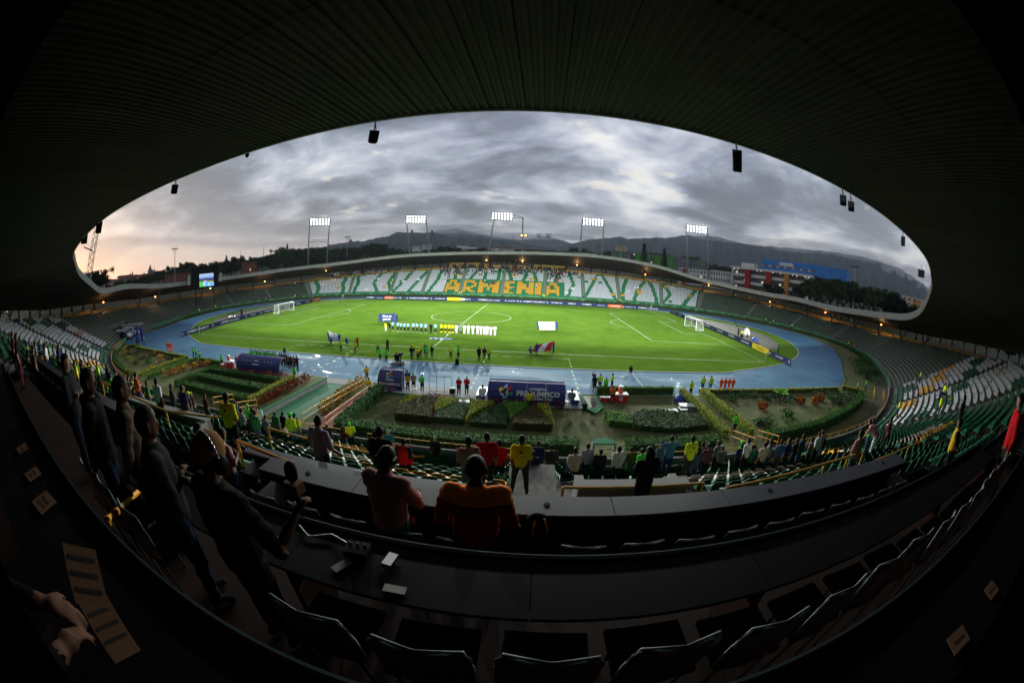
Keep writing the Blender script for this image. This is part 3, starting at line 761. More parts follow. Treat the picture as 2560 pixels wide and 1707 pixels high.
Rr_=[(0,.03),(3.1,.054),(5.2,.066),(6.7,.074),(8.0,.081),(10.9,.088),(12.4,.093),(13.8,.089),(16.7,.095),(19.6,.099),(22.3,.110),(24.5,.112),(27.1,.116),(28.5,.112),(31.5,.104),(34.5,.104),(39.5,.108),(45.3,.113),(51.3,.112),(57.4,.100),(60.6,.082),(62.9,.065),(68,.05),(78,.03)]
mountain('mountain_range',Lr,6200,3300,1); mountain('mountain_range',Fr,10500,3500,2); mountain('mountain_range',Rr_,7600,4300,3)
mountain('hill_range',[(-80,.014),(-72,.018),(-66,.016),(-60,.020),(-55,.018),(-48,.020),(-40,.026),(-33,.020),(-28,.012)],3000,1400,9)
# ================================================================ PEOPLE
SK=[mat('skin_tan',(.26,.14,.09),.6,.08,6),mat('skin_brown',(.17,.085,.055),.6,.08,6),mat('skin_light',(.36,.21,.15),.6,.08,6),mat('skin_shaded',(.075,.034,.022),.7,.08,6)]  # last skin: foreground copy, darkened so its colour holds the shade
HAIR=mat('hair_black',(.012,.010,.009),.6,.2,30); GREYHAIR=mat('hair_grey',(.35,.35,.34),.7,.15,30)
def cl(name,col,rough=.85): return mat('cloth_'+name,col,rough,.12,9,bump=.15,spec=.03)
CL={'black':cl('black',(.012,.012,.014)),'charcoal':cl('charcoal',(.035,.036,.04)),'navy':cl('navy',(.02,.03,.10)),'royal':cl('royal',(.03,.055,.30)),'blue':cl('blue',(.05,.16,.38)),
'teal':cl('teal',(.02,.14,.15)),'sky':cl('sky',(.24,.42,.55)),'white':cl('white',(.62,.63,.66)),'cream':cl('cream',(.60,.52,.42)),'red':cl('red',(.42,.012,.015)),'maroon':cl('maroon',(.07,.012,.02)),
'orange':cl('orange',(.75,.14,.02)),'neon':cl('neon',(.55,.80,.03)),'neong':cl('neon_green',(.12,.75,.08)),'yellow':cl('yellow',(.80,.62,.02)),'gold':cl('gold',(.55,.33,.02)),'green':cl('green',(.02,.13,.05)),
'pink':cl('pink',(.42,.20,.22)),'lilac':cl('lilac',(.30,.25,.35)),'grey':cl('grey',(.16,.17,.18)),'jeans':cl('jeans',(.05,.08,.15)),'khaki':cl('khaki',(.20,.16,.11)),'brown':cl('brown',(.09,.05,.03)),'shadeblack':cl('shade_black',(.004,.004,.004)),'shadegrey':cl('shade_grey',(.011,.012,.011)),'shadebeige':cl('shade_beige',(.06,.040,.030)),'shadejeans':cl('shade_jeans',(.006,.009,.018)),'redorange':cl('red_orange',(.85,.10,.03))}  # darkest black, grey, beige, jeans: foreground copies with the shade put into the colour
def stripemat(name,c1,c2,scale,axis,width=.5):
    m=bpy.data.materials.new(name); m.use_nodes=True; t=NT(m.node_tree); t.n.clear()
    o=t.new('ShaderNodeOutputMaterial'); b=t.new('ShaderNodeBsdfPrincipled'); t.l.new(b.outputs[0],o.inputs[0]); tc=t.new('ShaderNodeTexCoord')
    s=t.new('ShaderNodeSeparateXYZ'); t.l.new(tc.outputs['Object'],s.inputs[0])
    f=t.math('FRACT',t.math('MULTIPLY',s.outputs[axis],scale)); k=t.math('GREATER_THAN',f,width)
    t.put(b,'Base Color',t.mix(k,(*c1,1),(*c2,1))); b.inputs['Roughness'].default_value=.9; b.inputs['Specular IOR Level'].default_value=.03; return m
CL['pinstripe']=stripemat('cloth_pinstripe',(.34,.13,.12),(.42,.27,.25),60,0,.6)
CL['redstripe']=stripemat('cloth_red_stripe',(.42,.024,.015),(.24,.014,.011),28,2,.65)
def _yoke():
    m=CL['redstripe']; t=NT(m.node_tree); b=[n for n in t.n if n.type=='BSDF_PRINCIPLED'][0]; src=b.inputs['Base Color'].links[0].from_socket
    tc=t.new('ShaderNodeTexCoord'); s=t.new('ShaderNodeSeparateXYZ'); t.l.new(tc.outputs['Object'],s.inputs[0]); z=s.outputs[2]
    c=t.mix(t.math('GREATER_THAN',z,1.345),src,(.10,.008,.006,1)); c=t.mix(t.math('GREATER_THAN',z,1.375),c,(1.0,.30,.07,1)); k=t.math('MULTIPLY',t.math('GREATER_THAN',z,1.318),t.math('LESS_THAN',z,1.324)); c=t.mix(k,c,(.5,.35,.3,1)); t.put(b,'Base Color',c)
_yoke()
CL['bwstripe']=stripemat('cloth_striped',(.30,.10,.12),(.02,.02,.03),9,2)
def ring_chain(bm,rings,n=10):
    """rings: (center, rx, ry) with x axis kept sideways; closed tube"""
    vs=[]; m=len(rings)
    for i,(c,rx,ry) in enumerate(rings):
        c=Vector(c); a=Vector(rings[max(0,i-1)][0]); b_=Vector(rings[min(m-1,i+1)][0]); d=(b_-a)
        d=d.normalized() if d.length>1e-5 else Vector((0,0,1))
        side=Vector((1,0,0)); 
        if abs(d.x)>.85: side=Vector((0,1,0))
        side=(side-d*side.dot(d)).normalized(); fw=d.cross(side).normalized()
        vs.append([bm.verts.new(c+side*math.cos(2*math.pi*k/n)*rx+fw*math.sin(2*math.pi*k/n)*ry) for k in range(n)])
    for i in range(m-1):
        for k in range(n): bm.faces.new((vs[i][k],vs[i][(k+1)%n],vs[i+1][(k+1)%n],vs[i+1][k]))
    bm.faces.new(list(reversed(vs[0]))); bm.faces.new(vs[-1])
def blob(bm,c,r,sx=1,sy=1,sz=1,seg=10):
    res=bmesh.ops.create_uvsphere(bm,u_segments=seg,v_segments=max(6,seg*2//3),radius=r)
    for v in res['verts']: v.co=Vector((v.co.x*sx+c[0],v.co.y*sy+c[1],v.co.z*sz+c[2]))
def limb(bm,pts,rads,n=8):
    ring_chain(bm,[(p,r,r) for p,r in zip(pts,rads)],n)
    for p,r in zip(pts,rads): blob(bm,p,r*.99,seg=8)
def L(a,b,t): return tuple(a[i]+(b[i]-a[i])*t for i in range(3))
BASE=dict(hip=(.09,0,.93),knee=(.10,.015,.50),ankle=(.11,-.02,.09),sh=(.185,0,1.43),elbow=(.235,-.02,1.13),wrist=(.245,.05,.88),pel=(0,0,.95),chest=(0,0,1.30),neck=(0,-.01,1.50),head=(0,.015,1.645),fwd=(0,.15,0))
def P_(**k): d=dict(BASE); d['R']={}; d['Lf']={}; d.update(k); return d
POSES={
'stand':P_(),
'front':P_(elbow=(.245,-.01,1.13),wrist=(.07,.17,.97)),
'behind':P_(elbow=(.25,-.08,1.14),wrist=(.07,-.17,.95)),
'crossed':P_(elbow=(.24,.05,1.15),wrist=(-.05,.19,1.20)),
'camera':P_(elbow=(.22,.17,1.25),wrist=(.07,.22,1.54),head=(0,.05,1.64)),
'hold':P_(elbow=(.235,.08,1.14),wrist=(.22,.33,1.12)),
'embrace':P_(elbow=(.40,-.02,1.40),wrist=(.58,-.07,1.42)),
'desk':P_(elbow=(.30,.02,1.13),wrist=(.46,.20,.92),head=(0,.06,1.64),neck=(0,.03,1.50),chest=(0,.03,1.30),sh=(.195,.02,1.42)),
'phone':P_(elbow=(.24,.04,1.14),wrist=(.10,.26,1.22),head=(0,.06,1.635)),
'wide':P_(hip=(.10,0,.93),knee=(.16,.0,.5),ankle=(.20,-.02,.09)),
'sit':P_(pel=(0,-.02,.50),hip=(.10,0,.50),knee=(.12,.42,.52),ankle=(.13,.42,.09),chest=(0,.03,.85),sh=(.185,.02,.98),neck=(0,.02,1.05),head=(0,.05,1.195),elbow=(.23,.06,.72),wrist=(.14,.33,.62)),
'crouch':P_(pel=(0,-.16,.33),hip=(.10,-.14,.34),knee=(.15,.26,.50),ankle=(.13,-.06,.09),chest=(0,.0,.66),sh=(.185,.03,.78),neck=(0,.06,.85),head=(0,.10,.99),elbow=(.24,.20,.62),wrist=(.14,.40,.60)),
'bend':P_(chest=(0,.26,1.22),sh=(.185,.36,1.28),neck=(0,.42,1.33),head=(0,.53,1.42),elbow=(.22,.45,1.0),wrist=(.15,.58,.80)),
'walk':P_(elbow=(.23,-.02,1.14),wrist=(.22,.14,.90)),
'mic':P_(elbow=(.25,-.02,1.12),wrist=(.15,.28,.98)),
'clap':P_(elbow=(.25,.08,1.16),wrist=(.06,.27,1.30)),
'papers':P_(elbow=(.26,.14,1.15),wrist=(.10,.38,1.08),head=(0,.07,1.63))}
def make_body(pose,fine=False):
    d=POSES[pose]; bm=bmesh.new(); segs=[]
    def J(n,s,side):
        if side<0 and n in d['Lf']: p=d['Lf'][n]; return p
        if side>0 and n in d['R']: return d['R'][n]
        p=d[n]; return (p[0]*side,p[1],p[2])
    pel,ch,nk,hd=d['pel'],d['chest'],d['neck'],d['head']
    shc=(0,d['sh'][1],d['sh'][2])
    tor=[(L(pel,ch,-.22),.13,.10),(L(pel,ch,-.08),.182,.135),(L(pel,ch,.12),.186,.138),(L(pel,ch,.38),.178,.132),(L(pel,ch,.65),.185,.135),(ch,.200,.140),(L(ch,shc,.6),.205,.130),(L(ch,shc,.98),.180,.105),(L(shc,nk,.45),.095,.078),(nk,.060,.062)]
    ring_chain(bm,tor,12)
    blob(bm,(0,pel[1]-.035,pel[2]-.03),.13,1.1,.8,.8)
    ring_chain(bm,[(L(shc,nk,.4),.070,.066),(nk,.056,.058),(L(nk,hd,.45),.053,.057)],8)
    up=(Vector(hd)-Vector(nk)).normalized()
    blob(bm,(hd[0],hd[1],hd[2]+.02),.098,.80,.98,1.12,14)
    blob(bm,(hd[0],hd[1]+.028,hd[2]-.055),.062,.86,.95,.95,10)
    if fine:
        blob(bm,(hd[0],hd[1]+.105,hd[2]-.015),.016,.8,1.0,1.4,8)
        for s in (-1,1):
            blob(bm,(hd[0]+s*.080,hd[1]-.005,hd[2]-.01),.024,.45,.8,1.25,8)
            blob(bm,(hd[0]+s*.03,hd[1]+.080,hd[2]+.028),.022,1.2,.6,.5,8)
        blob(bm,(hd[0],hd[1]+.088,hd[2]-.055),.020,1.3,.5,.5,8)
    segs.append(('torso',pel,ch)); segs.append(('torso',ch,shc)); segs.append(('neck',L(shc,nk,.9),L(nk,hd,.4)))
    for s in (-1,1):
        hip,kn,an=J('hip',s,s),J('knee',s,s),J('ankle',s,s)
        limb(bm,[hip,L(hip,kn,.35),kn,L(kn,an,.3),an],[.108,.098,.074,.070,.052])
        fw=d['fwd']; toe=(an[0]+fw[0]+s*.02,an[1]+fw[1],.035+an[2]-.09); heel=(an[0],an[1]-.05,an[2]-.045)
        limb(bm,[heel,(an[0],an[1]+.03,an[2]-.035),toe],[.042,.048,.038])
        sh,el,wr=J('sh',s,s),J('elbow',s,s),J('wrist',s,s)
        limb(bm,[L(sh,(0,sh[1],sh[2]),.25),sh,L(sh,el,.4),el,L(el,wr,.4),wr],[.066,.074,.066,.050,.045,.031])
        dirv=(Vector(wr)-Vector(el)).normalized(); hc=Vector(wr)+dirv*.055
        if fine:
            sd=dirv.cross(Vector((0,0,1)) if abs(dirv.z)<.9 else Vector((0,1,0))).normalized(); nrm=sd.cross(dirv)
            blob(bm,hc,.040,.95,.95,.75,8)
            for k,(o,l) in enumerate(((-.030,.070),(-.010,.080),(.010,.076),(.029,.062))):
                p0=hc+sd*o+dirv*.015; p1=p0+dirv*l*.55-nrm*.004; p2=p1+dirv*l*.35-nrm*.022; p3=p2+dirv*l*.2-nrm*.028
                limb(bm,[p0,p1,p2,p3],[.0115,.0105,.0098,.009],6)
            p0=hc-sd*.030-dirv*.02; p1=p0-sd*.026+dirv*.02-nrm*.006; p2=p1-sd*.008+dirv*.028-nrm*.012; limb(bm,[p0,p1,p2],[.014,.012,.010],6)
        else: 
            blob(bm,hc,.042,.75,.85,1.15,8)
        segs+= [('thigh',hip,kn),('calf',kn,L(kn,an,.93)),('foot',an,toe),('foot',heel,(an[0],an[1],an[2]-.03)),('upper',L(sh,el,.12),el),('fore',el,L(el,wr,.92)),('hand',wr,tuple(hc+dirv*.05))]
    me0=bpy.data.meshes.new('tmp'); bm.to_mesh(me0); bm.free()
    o=bpy.data.objects.new('tmp',me0); COL.objects.link(o)
    md=o.modifiers.new('r','REMESH'); md.mode='VOXEL'; md.voxel_size=.0125 if fine else .028; md.use_smooth_shade=True
    sm=o.modifiers.new('s','SMOOTH'); sm.factor=.5; sm.iterations=3 if fine else 2
    dc=o.modifiers.new('d','DECIMATE'); dc.ratio=.42 if fine else .34
    dg=bpy.context.evaluated_depsgraph_get(); me=bpy.data.meshes.new_from_object(o.evaluated_get(dg)); bpy.data.objects.remove(o); bpy.data.meshes.remove(me0)
    me.name='body_'+pose
    me.materials.clear()
    for k in range(8): me.materials.append(CL['black'])
    # classify faces
    n=len(me.polygons); C=np.zeros(n*3); me.polygons.foreach_get('center',C); C=C.reshape(-1,3)
    best=np.full(n,1e9); reg=np.zeros(n,int)
    REG={'torso':1,'neck':0,'upper':5,'fore':6,'hand':0,'thigh':2,'calf':7,'foot':4}; off={'torso':.085,'thigh':.03,'neck':-.01}
    for nm,a,b_ in segs:
        a=np.array(a);b_=np.array(b_);ab=b_-a;t=np.clip(((C-a)@ab)/(ab@ab+1e-9),0,1); dd=np.linalg.norm(C-(a+t[:,None]*ab),axis=1)-off.get(nm,0)
        k=dd<best; best[k]=dd[k]; reg[k]=REG[nm]
    rel=C-np.array(hd); rh=np.linalg.norm(rel*[1,.9,.85],axis=1); hk=(rh<.135)&(rel[:,2]>-.125)
    reg[hk&((reg==0)|(reg==1)|(rh<.12))]=0
    hair=hk&((rel[:,2]>.055)|((rel[:,1]<.012)&(rel[:,2]>-.055)))&(rh<.14)
    reg[hair]=3
    pz=pel[2]-.03
    w=(reg==1)&(C[:,2]<pz-.02) if pose not in('sit','crouch') else (reg==1)&(C[:,2]<pz-.02)
    reg[w]=2
    co=np.zeros(len(me.vertices)*3); me.vertices.foreach_get('co',co); co=co.reshape(-1,3); no=np.zeros(len(me.vertices)*3); me.vertices.foreach_get('normal',no); no=no.reshape(-1,3)
    vr=np.zeros(len(me.vertices),int); vc=np.full(len(me.vertices),9)
    for pi_,p_ in enumerate(me.polygons):
        for v_ in p_.vertices: vr[v_]=max(vr[v_],{1:3,5:3,3:4,2:2,7:2,6:1}.get(int(reg[pi_]),0))
    wr=np.sin(co[:,2]*38+co[:,0]*22+3*np.sin(co[:,0]*13))*np.sin(co[:,1]*24+co[:,2]*11+2*np.sin(co[:,2]*9))
    ph=np.sin(co[:,0]*90)*np.sin(co[:,1]*85)*np.sin(co[:,2]*80)
    am=np.where(vr==3,.014+.010*wr,np.where(vr==2,.004+.008*wr,np.where(vr==4,.010+.003*ph,0)))
    co=co+no*am[:,None]; me.vertices.foreach_set('co',co.ravel())
    me.polygons.foreach_set('material_index',reg.tolist()); me.polygons.foreach_set('use_smooth',[True]*n); me.update()
    return me
BODIES={}
def get_body(pose,fine=False):
    k=(pose,fine)
    if k not in BODIES: BODIES[k]=make_body(pose,fine)
    return BODIES[k]
# outfit: torso, sleeve, forearm, trousers, calf, shoes, hair, cap
def O_(shirt,trous='black',sleeve=None,fore=None,calf=None,shoes='black',hair=None,cap=None,vest=None): return dict(shirt=shirt,trous=trous,sleeve=sleeve or shirt,fore=fore,calf=calf or trous,shoes=shoes,hair=hair,cap=cap,vest=vest)
CAPM=MB().lathe([(.094,-.005),(.098,.03),(.088,.075),(.05,.11),(.01,.12)],12,sy=1.12).box((0,.135,.005),(.13,.11,.012)).mesh('cap',CL['neon'],True)
def person(x,y,z,H,pose,o,face=None,label='',group=None,cat='person',fine=False,skin=None,name='person'):
    me=get_body(pose,fine); ob=bpy.data.objects.new(name,me); COL.objects.link(ob)
    if face is None: face=math.degrees(math.atan2(-(0-x)*1.0,(0-y)))   # towards the pitch centre
    ob.location=(x,y,z); ob.rotation_euler=(0,0,R(face)); base={'sit':1.32,'crouch':1.12,'bend':1.55}.get(pose,1.765)
    k=H/base; ob.scale=(k*(.96+.08*random.random()),k,k)
    sk=SK[skin if skin is not None else random.choice((0,0,1,2))]
    ms=[sk,CL[o['shirt']],CL[o['trous']],o['hair'] or HAIR,CL[o['shoes']],CL[o['sleeve']],CL[o['fore']] if o['fore'] else sk,sk if o['calf']=='skin' else CL[o['calf']]]
    for i,m in enumerate(ms): ob.material_slots[i].link='OBJECT'; ob.material_slots[i].material=m
    tag(ob,label,cat,group)
    if o['cap']:
        c=bpy.data.objects.new('cap',CAPM); link(c,ob); c.location=tuple(Vector(POSES[pose]['head'])+Vector((0,0,.035)))
        c.material_slots[0].link='OBJECT'; c.material_slots[0].material=CL[o['cap']]
    return ob
# ================================================================ SEATS
SEATC=[mat('seat_white',(.46,.48,.51),.6,.12,1.2),mat('seat_green',(.008,.085,.040),.55,.15,1.2),mat('seat_yellow',(.62,.30,.025),.4,.12,1.2),mat('seat_cream',(.46,.40,.33),.45,.1,1.2),mat('seat_rose',(.40,.20,.16),.45,.1,1.2)]
FARC=[mat('far_seat_white',(.47,.49,.54),.6,.12,1.2),mat('far_seat_green',(.02,.17,.07),.6,.15,1.2),mat('far_seat_yellow',(.58,.31,.03),.6,.1,1.2),mat('far_seat_bright',(.66,.68,.72),.6,.1,1.2)]
def seat_profile():
    # local: x sideways, y forward, z up ; origin on the tread
    return None
LOWV=np.array([(-.21,.22,.40),(.21,.22,.40),(.21,-.16,.37),(-.21,-.16,.37),(-.21,.22,.34),(.21,.22,.34),(-.21,-.21,.70),(-.13,-.24,.78),(.13,-.24,.78),(.21,-.21,.70),(-.21,-.20,.37),(.21,-.20,.37),(.0,-.19,.76)])
LOWF=[(0,1,2,3),(4,5,1,0),(3,2,9,6),(6,9,8,7),(3,10,11,2),(10,6,9,11)]
LOWF=[(0,1,2,3),(4,5,1,0),(3,2,9,6),(6,9,8,7),(11,10,6,9),]
def seat_mesh_hi():
    b=MB(); nx,ny=6,8
    prof=[(.24,.35),(.235,.405),(.15,.40),(.0,.385),(-.10,.38),(-.165,.41),(-.19,.50),(-.215,.62),(-.235,.72),(-.255,.785)]
    G=[]
    for j,(y,z) in enumerate(prof):
        row=[]
        for i in range(nx+1):
            u=i/nx*2-1; w=.215
            if j>=len(prof)-2: w=.215-(.02 if j==len(prof)-2 else .075)
            x=u*w; dz=.018*u*u if 1<j<6 else 0; dy=.035*u*u if j>=5 else 0
            if j==len(prof)-1: dz-= .02*u*u
            row.append((x,y+dy,z+dz))
        G.append(row)
    for j in range(len(prof)-1):
        for i in range(nx): b.quad(G[j][i],G[j][i+1],G[j+1][i+1],G[j+1][i])
    # rear skin
    H=[[(x*1.0,y-.022 if j>=5 else y,z-(.022 if 0<j<6 else 0)) for (x,y,z) in row] for j,row in enumerate(G)]
    for j in range(len(prof)-1):
        for i in range(nx): b.quad(H[j][i+1],H[j][i],H[j+1][i],H[j+1][i+1])
    for i in range(nx): b.quad(G[-1][i],G[-1][i+1],H[-1][i+1],H[-1][i])
    for j in range(len(prof)-1):
        b.quad(G[j][0],G[j+1][0],H[j+1][0],H[j][0]); b.quad(G[j][nx],H[j][nx],H[j+1][nx],G[j+1][nx])
    return b.mesh('seat_shell',SEATC[0],False)
SEATHI=seat_mesh_hi()
_bm=bmesh.new(); _bm.from_mesh(SEATHI); bmesh.ops.remove_doubles(_bm,verts=_bm.verts[:],dist=.0008); _bm.to_mesh(SEATHI); _bm.free(); SEATHI.polygons.foreach_set('use_smooth',[True]*len(SEATHI.polygons))
LEGM=MB().box((0,-.02,.18),(.05,.30,.36),taper=.8).mesh('seat_leg',MATS['dark_steel'])
def far_pattern():
    bands={}; rects=[]; r=random.Random(21)
    ais=sorted([191.75,205.75,222.25,236.25,251.25,267.75,283.75,298.75,311.5,328.75,344.5])
    for a,b_ in zip(ais,ais[1:]):
        n=2 if b_-a<16 else 3; L_=[]
        for k in range(n):
            c=a+(b_-a)*(k+.5)/n; d=r.choice((-1,1))*r.uniform(1.2,3.4); mid=r.uniform(-1,1)
            L_.append((c-d,c+mid*.8,c+d if r.random()<.6 else c-d*.7))
        bands[(a,b_)]=L_
        for k in range(5):
            rects.append((r.uniform(a+1,b_-2.2),r.randint(3,22),r.choice((2,2,1,3,3))))
    return ais,bands,rects
LET={'A':["01110","01010","11011","10001","11111","11111","10001","10001"],'R':["11110","10011","10001","10011","11110","11100","10110","10011"],'M':["1000001","1100011","1110111","1111111","1101011","1101011","1100011","1100011"],
'E':["1111","1100","1100","1111","1110","1100","1100","1111"],'N':["110011","111011","111011","111111","111111","110111","110111","110011"],'I':["11","11","11","11","11","11","11","11"]}
WORD=[('A',290.0,284.6),('R',283.0,277.9),('M',276.9,268.9),('E',266.8,262.9),('N',261.8,255.4),('I',254.9,252.5),('A',250.5,245.6)]
def build_seats():
    ais,bands,rects=far_pattern()
    V=[];F=[];Mi=[];near=[]
    def add(s,k,c,store,jit=.0):
        q,n,t=bowl(s); off=(k+.62)*TREAD
        p=(q[0]+n[0]*off,q[1]+n[1]*off,.15+.4*k); store.append((p[0],p[1],p[2],-n[0],-n[1],c,s,k))
    far=[]
    for a,b_ in zip(ais,ais[1:]):
        s=a+.85
        while s<b_-.75:
            q,_,_=bowl(s); K=int(float(q[2])/TREAD)-1
            for k in range(0,K):
                c=0
                if k<2: c=1
                else:
                    u=k/K
                    for (x0,x1,x2) in bands[(a,b_)]:
                        x=x0+(x1-x0)*u*2 if u<.5 else x1+(x2-x1)*(u*2-1)
                        if abs(s-x)<.75: c=1
                    for (rs,rk,rc) in rects:
                        if rs<=s<rs+1.6 and rk<=k<rk+2: c=rc
                    if 243.5<s<290.6 and k<14:
                        c=1
                        if 2<=k<=12:
                            for ch,l0,l1 in WORD:
                                if l1<=s<=l0:
                                    g=LET[ch]; col=int((l0-s)/(l0-l1+.001)*len(g[0])); row=int((12-k)/11*8); 
                                    if g[min(7,row)][min(len(g[0])-1,col)]=='1': c=2
                add(s,k,c,far)
            s+=.5
    nears=[]
    allais=[x%PER for x in AIS_NEAR]
    s=S_NL+1
    r=random.Random(4)
    def zone(s,k):
        sx=(s+PER/2)%PER-PER/2   # 0 near centre
        if -34<sx<46:
            blk=int((sx+200)//7.5); rk=(blk*7+k//2*5)%11
            if k<16:
                if k in(4,5) and rk in(2,5,9,4): return 3
                if k in(6,7,8) and (blk%3==0): return 2 if k<8 else 3
                if k in(12,13) and blk%2==1: return 3
                if k==14 and blk%3==1: return 2
            return 1
        blk=int((sx+300)//5); rr=(blk*13+(k//3)*7)%10
        if r.random()<.07: return r.choice((1,1,2,3))
        if k<3: return 1
        if rr in(0,): return 2
        if rr in(1,6): return 1
        if sx<-60 and rr==2: return 4 if k>9 else 0
        return 0
    while s<PER+S_NR-1:
        sm=s%PER
        if min(abs(sm-a) for a in allais)>1.0 :
            q,_,_=bowl(sm); K=int(float(q[2])/TREAD)-1
            if in_arc(sm,PER-3,24.5): K=min(K,20)
            for k in range(1,K):
                x,y=float(q[0]),float(q[1])
                add(sm,k,zone(sm,k),nears)
        s+=.52
    # clear the concrete box, stair landing and walkway
    def clear(p):
        x,y=p[0],p[1]
        if 13.6<x<19.0 and -79.4<y<-76.6 : return False
        if 13.65<x<15.4 and y<-71.5: return False
        if 14.5<x<18.4 and -77.6<y<-74.2: return False
        if 9.2<x<14.0 and -81.9<y<-79.8: return False
        return True
    nears=[p for p in nears if clear(p)]
    nears.sort(key=lambda p:(p[0]-CAM.x)**2+(p[1]-CAM.y)**2+(p[2]-CAM.z)**2)
    first=[p for p in nears][:300]; rest=nears[300:]
    cn=['white','green','yellow','cream','rose']
    for p in first:
        c=p[5]; side='left' if p[0]<9 else ('right' if p[0]>17 else 'centre')
        lab={'left':'%s plastic stadium seat in the rows left of the press desk','right':'%s plastic stadium seat in the rows right of the concrete box','centre':'%s plastic stadium seat just in front of the front press desk'}[side]%cn[c]
        e=empty('stadium_seat',(p[0],p[1],p[2]),math.atan2(-p[3],p[4]),lab,'seat','%s stadium seats %s'%(cn[c],{'left':'left of the press desk','right':'right of the concrete box','centre':'in front of the press desk'}[side]))
        o=bpy.data.objects.new('seat_shell',SEATHI); link(o,e); o.material_slots[0].link='OBJECT'; o.material_slots[0].material=SEATC[c]
        o=bpy.data.objects.new('leg',LEGM); link(o,e)
    def mass(name,store,mats):
        n=len(store); A=np.array([(p[0],p[1],p[2],p[3],p[4]) for p in store]); C=np.array([p[5] for p in store])
        fx,fy=A[:,3],A[:,4]; rx,ry=fy,-fx
        jt=rng.normal(0,.012,(n,1))
        Vx=A[:,0:1]+rx[:,None]*LOWV[None,:,0]+fx[:,None]*LOWV[None,:,1]; Vy=A[:,1:2]+ry[:,None]*LOWV[None,:,0]+fy[:,None]*LOWV[None,:,1]; Vz=A[:,2:3]+LOWV[None,:,2]+jt
        Vv=np.stack([Vx,Vy,Vz],-1).reshape(-1,3); nf=len(LOWF); nv=len(LOWV)
        Ff=(np.array(LOWF)[None]+np.arange(n)[:,None,None]*nv).reshape(-1,4)
        me=bpy.data.meshes.new(name); me.vertices.add(len(Vv)); me.vertices.foreach_set('co',Vv.ravel()); me.loops.add(Ff.size); me.loops.foreach_set('vertex_index',Ff.ravel().astype(np.int32)); me.polygons.add(len(Ff)); me.polygons.foreach_set('loop_start',np.arange(0,Ff.size,4,dtype=np.int32)); 
        for m in mats: me.materials.append(m)
        me.polygons.foreach_set('material_index',np.repeat(C,nf).astype(np.int32)); me.update(calc_edges=True); me.validate()
        o=inst(name,me); return o
    o=mass('far_stand_seats',far,FARC); tag(o,'white green and yellow seats of the far stand spelling ARMENIA in yellow',kind='stuff')
    o=mass('main_stand_seats',rest,SEATC); tag(o,'white green and yellow seats filling the main stand rows',kind='stuff')
    return nears
NEARSEATS=build_seats()
# lettering is made by the seats themselves; the crowd in the upper middle rows
def build_crowd():
    r=random.Random(3); mats=[CL['black'],CL['charcoal'],CL['navy'],CL['white'],CL['green'],CL['red'],SK[0],CL['grey'],CL['neon']]
    b=MB()
    def one(p,face,stand):
        h=.62 if stand else .0; c=r.choices(range(8),(26,14,8,5,14,4,0,10))[0]
        x,y,z=p; 
        if stand: b.lathe([(.13,0),(.15,.5),(.13,.85)],5,c=(x,y,z),m=r.choice((0,1,2)))
        b.lathe([(.17,.32),(.22,.55),(.24,.85),(.10,.98)],6,c=(x,y,z+(h-.05 if stand else 0)),m=c,sy=.7)
        b.lathe([(.05,.95),(.105,1.08),(.10,1.18),(.03,1.25)],6,c=(x,y,z+(h-.05 if stand else 0)),m=6 if r.random()<.55 else 0)
    def clump(s0,s1,k0,k1,n,stand=.25):
        for i in range(n):
            s=r.uniform(s0,s1) if r.random()<.3 else r.gauss((s0+s1)/2,(s1-s0)/4); k=int(min(k1,max(k0,r.triangular(k0,k1,k1))))
            if abs(s-283.75)<.8 or abs(s-251.25)<.8: continue
            one(bp(s,(k+.4)*TREAD,.15+.4*k),0,r.random()<stand)
    clump(284.5,293.5,15,25,95); clump(269,283,17,25,60); clump(258,267,18,25,75); clump(252,266,20,26,70); clump(243,250.5,14,25,105); clump(236,243,19,24,30)
    for i in range(110):
        s=r.uniform(243,289); p=bp(s,26.2+r.uniform(-.8,.6),10.45)
        one(p,0,True)
    o=b.build('crowd',mats); tag(o,'dark scattered crowd in the upper middle rows of the far stand',kind='stuff')
build_crowd()
# ================================================================ MAIN STAND FURNITURE
mat('rail_orange',(.62,.27,.03),.5,.15,6); mat('box_white',(.34,.33,.32),.8,.12,2); mat('box_side',(.20,.17,.155),.85,.15,2)
mat('laminate',(.048,.048,.064),.5,.2,1.5,spec=.22,stretch=(3,1,1)); mat('desk_dim',(.025,.026,.03),.5,.2,3,spec=.15); mat('desk_black',(.006,.006,.007),.65,.3,2,spec=.05); mat('floor_brown',(.024,.011,.008),.7,.3,2)
mat('chair_glass',(.05,.07,.08),.3,.15,3,spec=.6); mat('chair_rim',(.24,.28,.29),.4,.1,3); mat('chair_wood',(.035,.016,.012),.6,.2,3); mat('paper',(.42,.41,.38),.8,.05,4); mat('paper_dim',(.16,.155,.15),.85,.06,4); mat('board_blue2',(.02,.05,.25),.5,.1,3); mat('ink',(.03,.03,.03),.7,0,1); mat('paper_orange',(.15,.080,.045),.8,.08,4)
def rail(name,pts,label,group=None,h=.95,post=1.8,double=True,drop=None):
    """orange handrail through 3D foot points"""
    P=[Vector(p) for p in pts]; e=empty(name,P[0],0,label,'handrail',group); O=P[0]
    top=[p-O+Vector((0,0,h)) for p in P]
    MB().path(top,.032,6).build('rail',MATS['rail_orange'],e)
    if double: MB().path([p-Vector((0,0,h*.45)) for p in top],.025,6).build('rail',MATS['rail_orange'],e)
    acc=0
    for a,c in zip(P,P[1:]):
        n=max(1,int((c-a).length/post))
        for k in range(n+(1 if c is P[-1] else 0)):
            q=a.lerp(c,k/n)-O; MB().bar(q,q+Vector((0,0,h)),.028,6).build('post',MATS['rail_orange'],e)
    return e
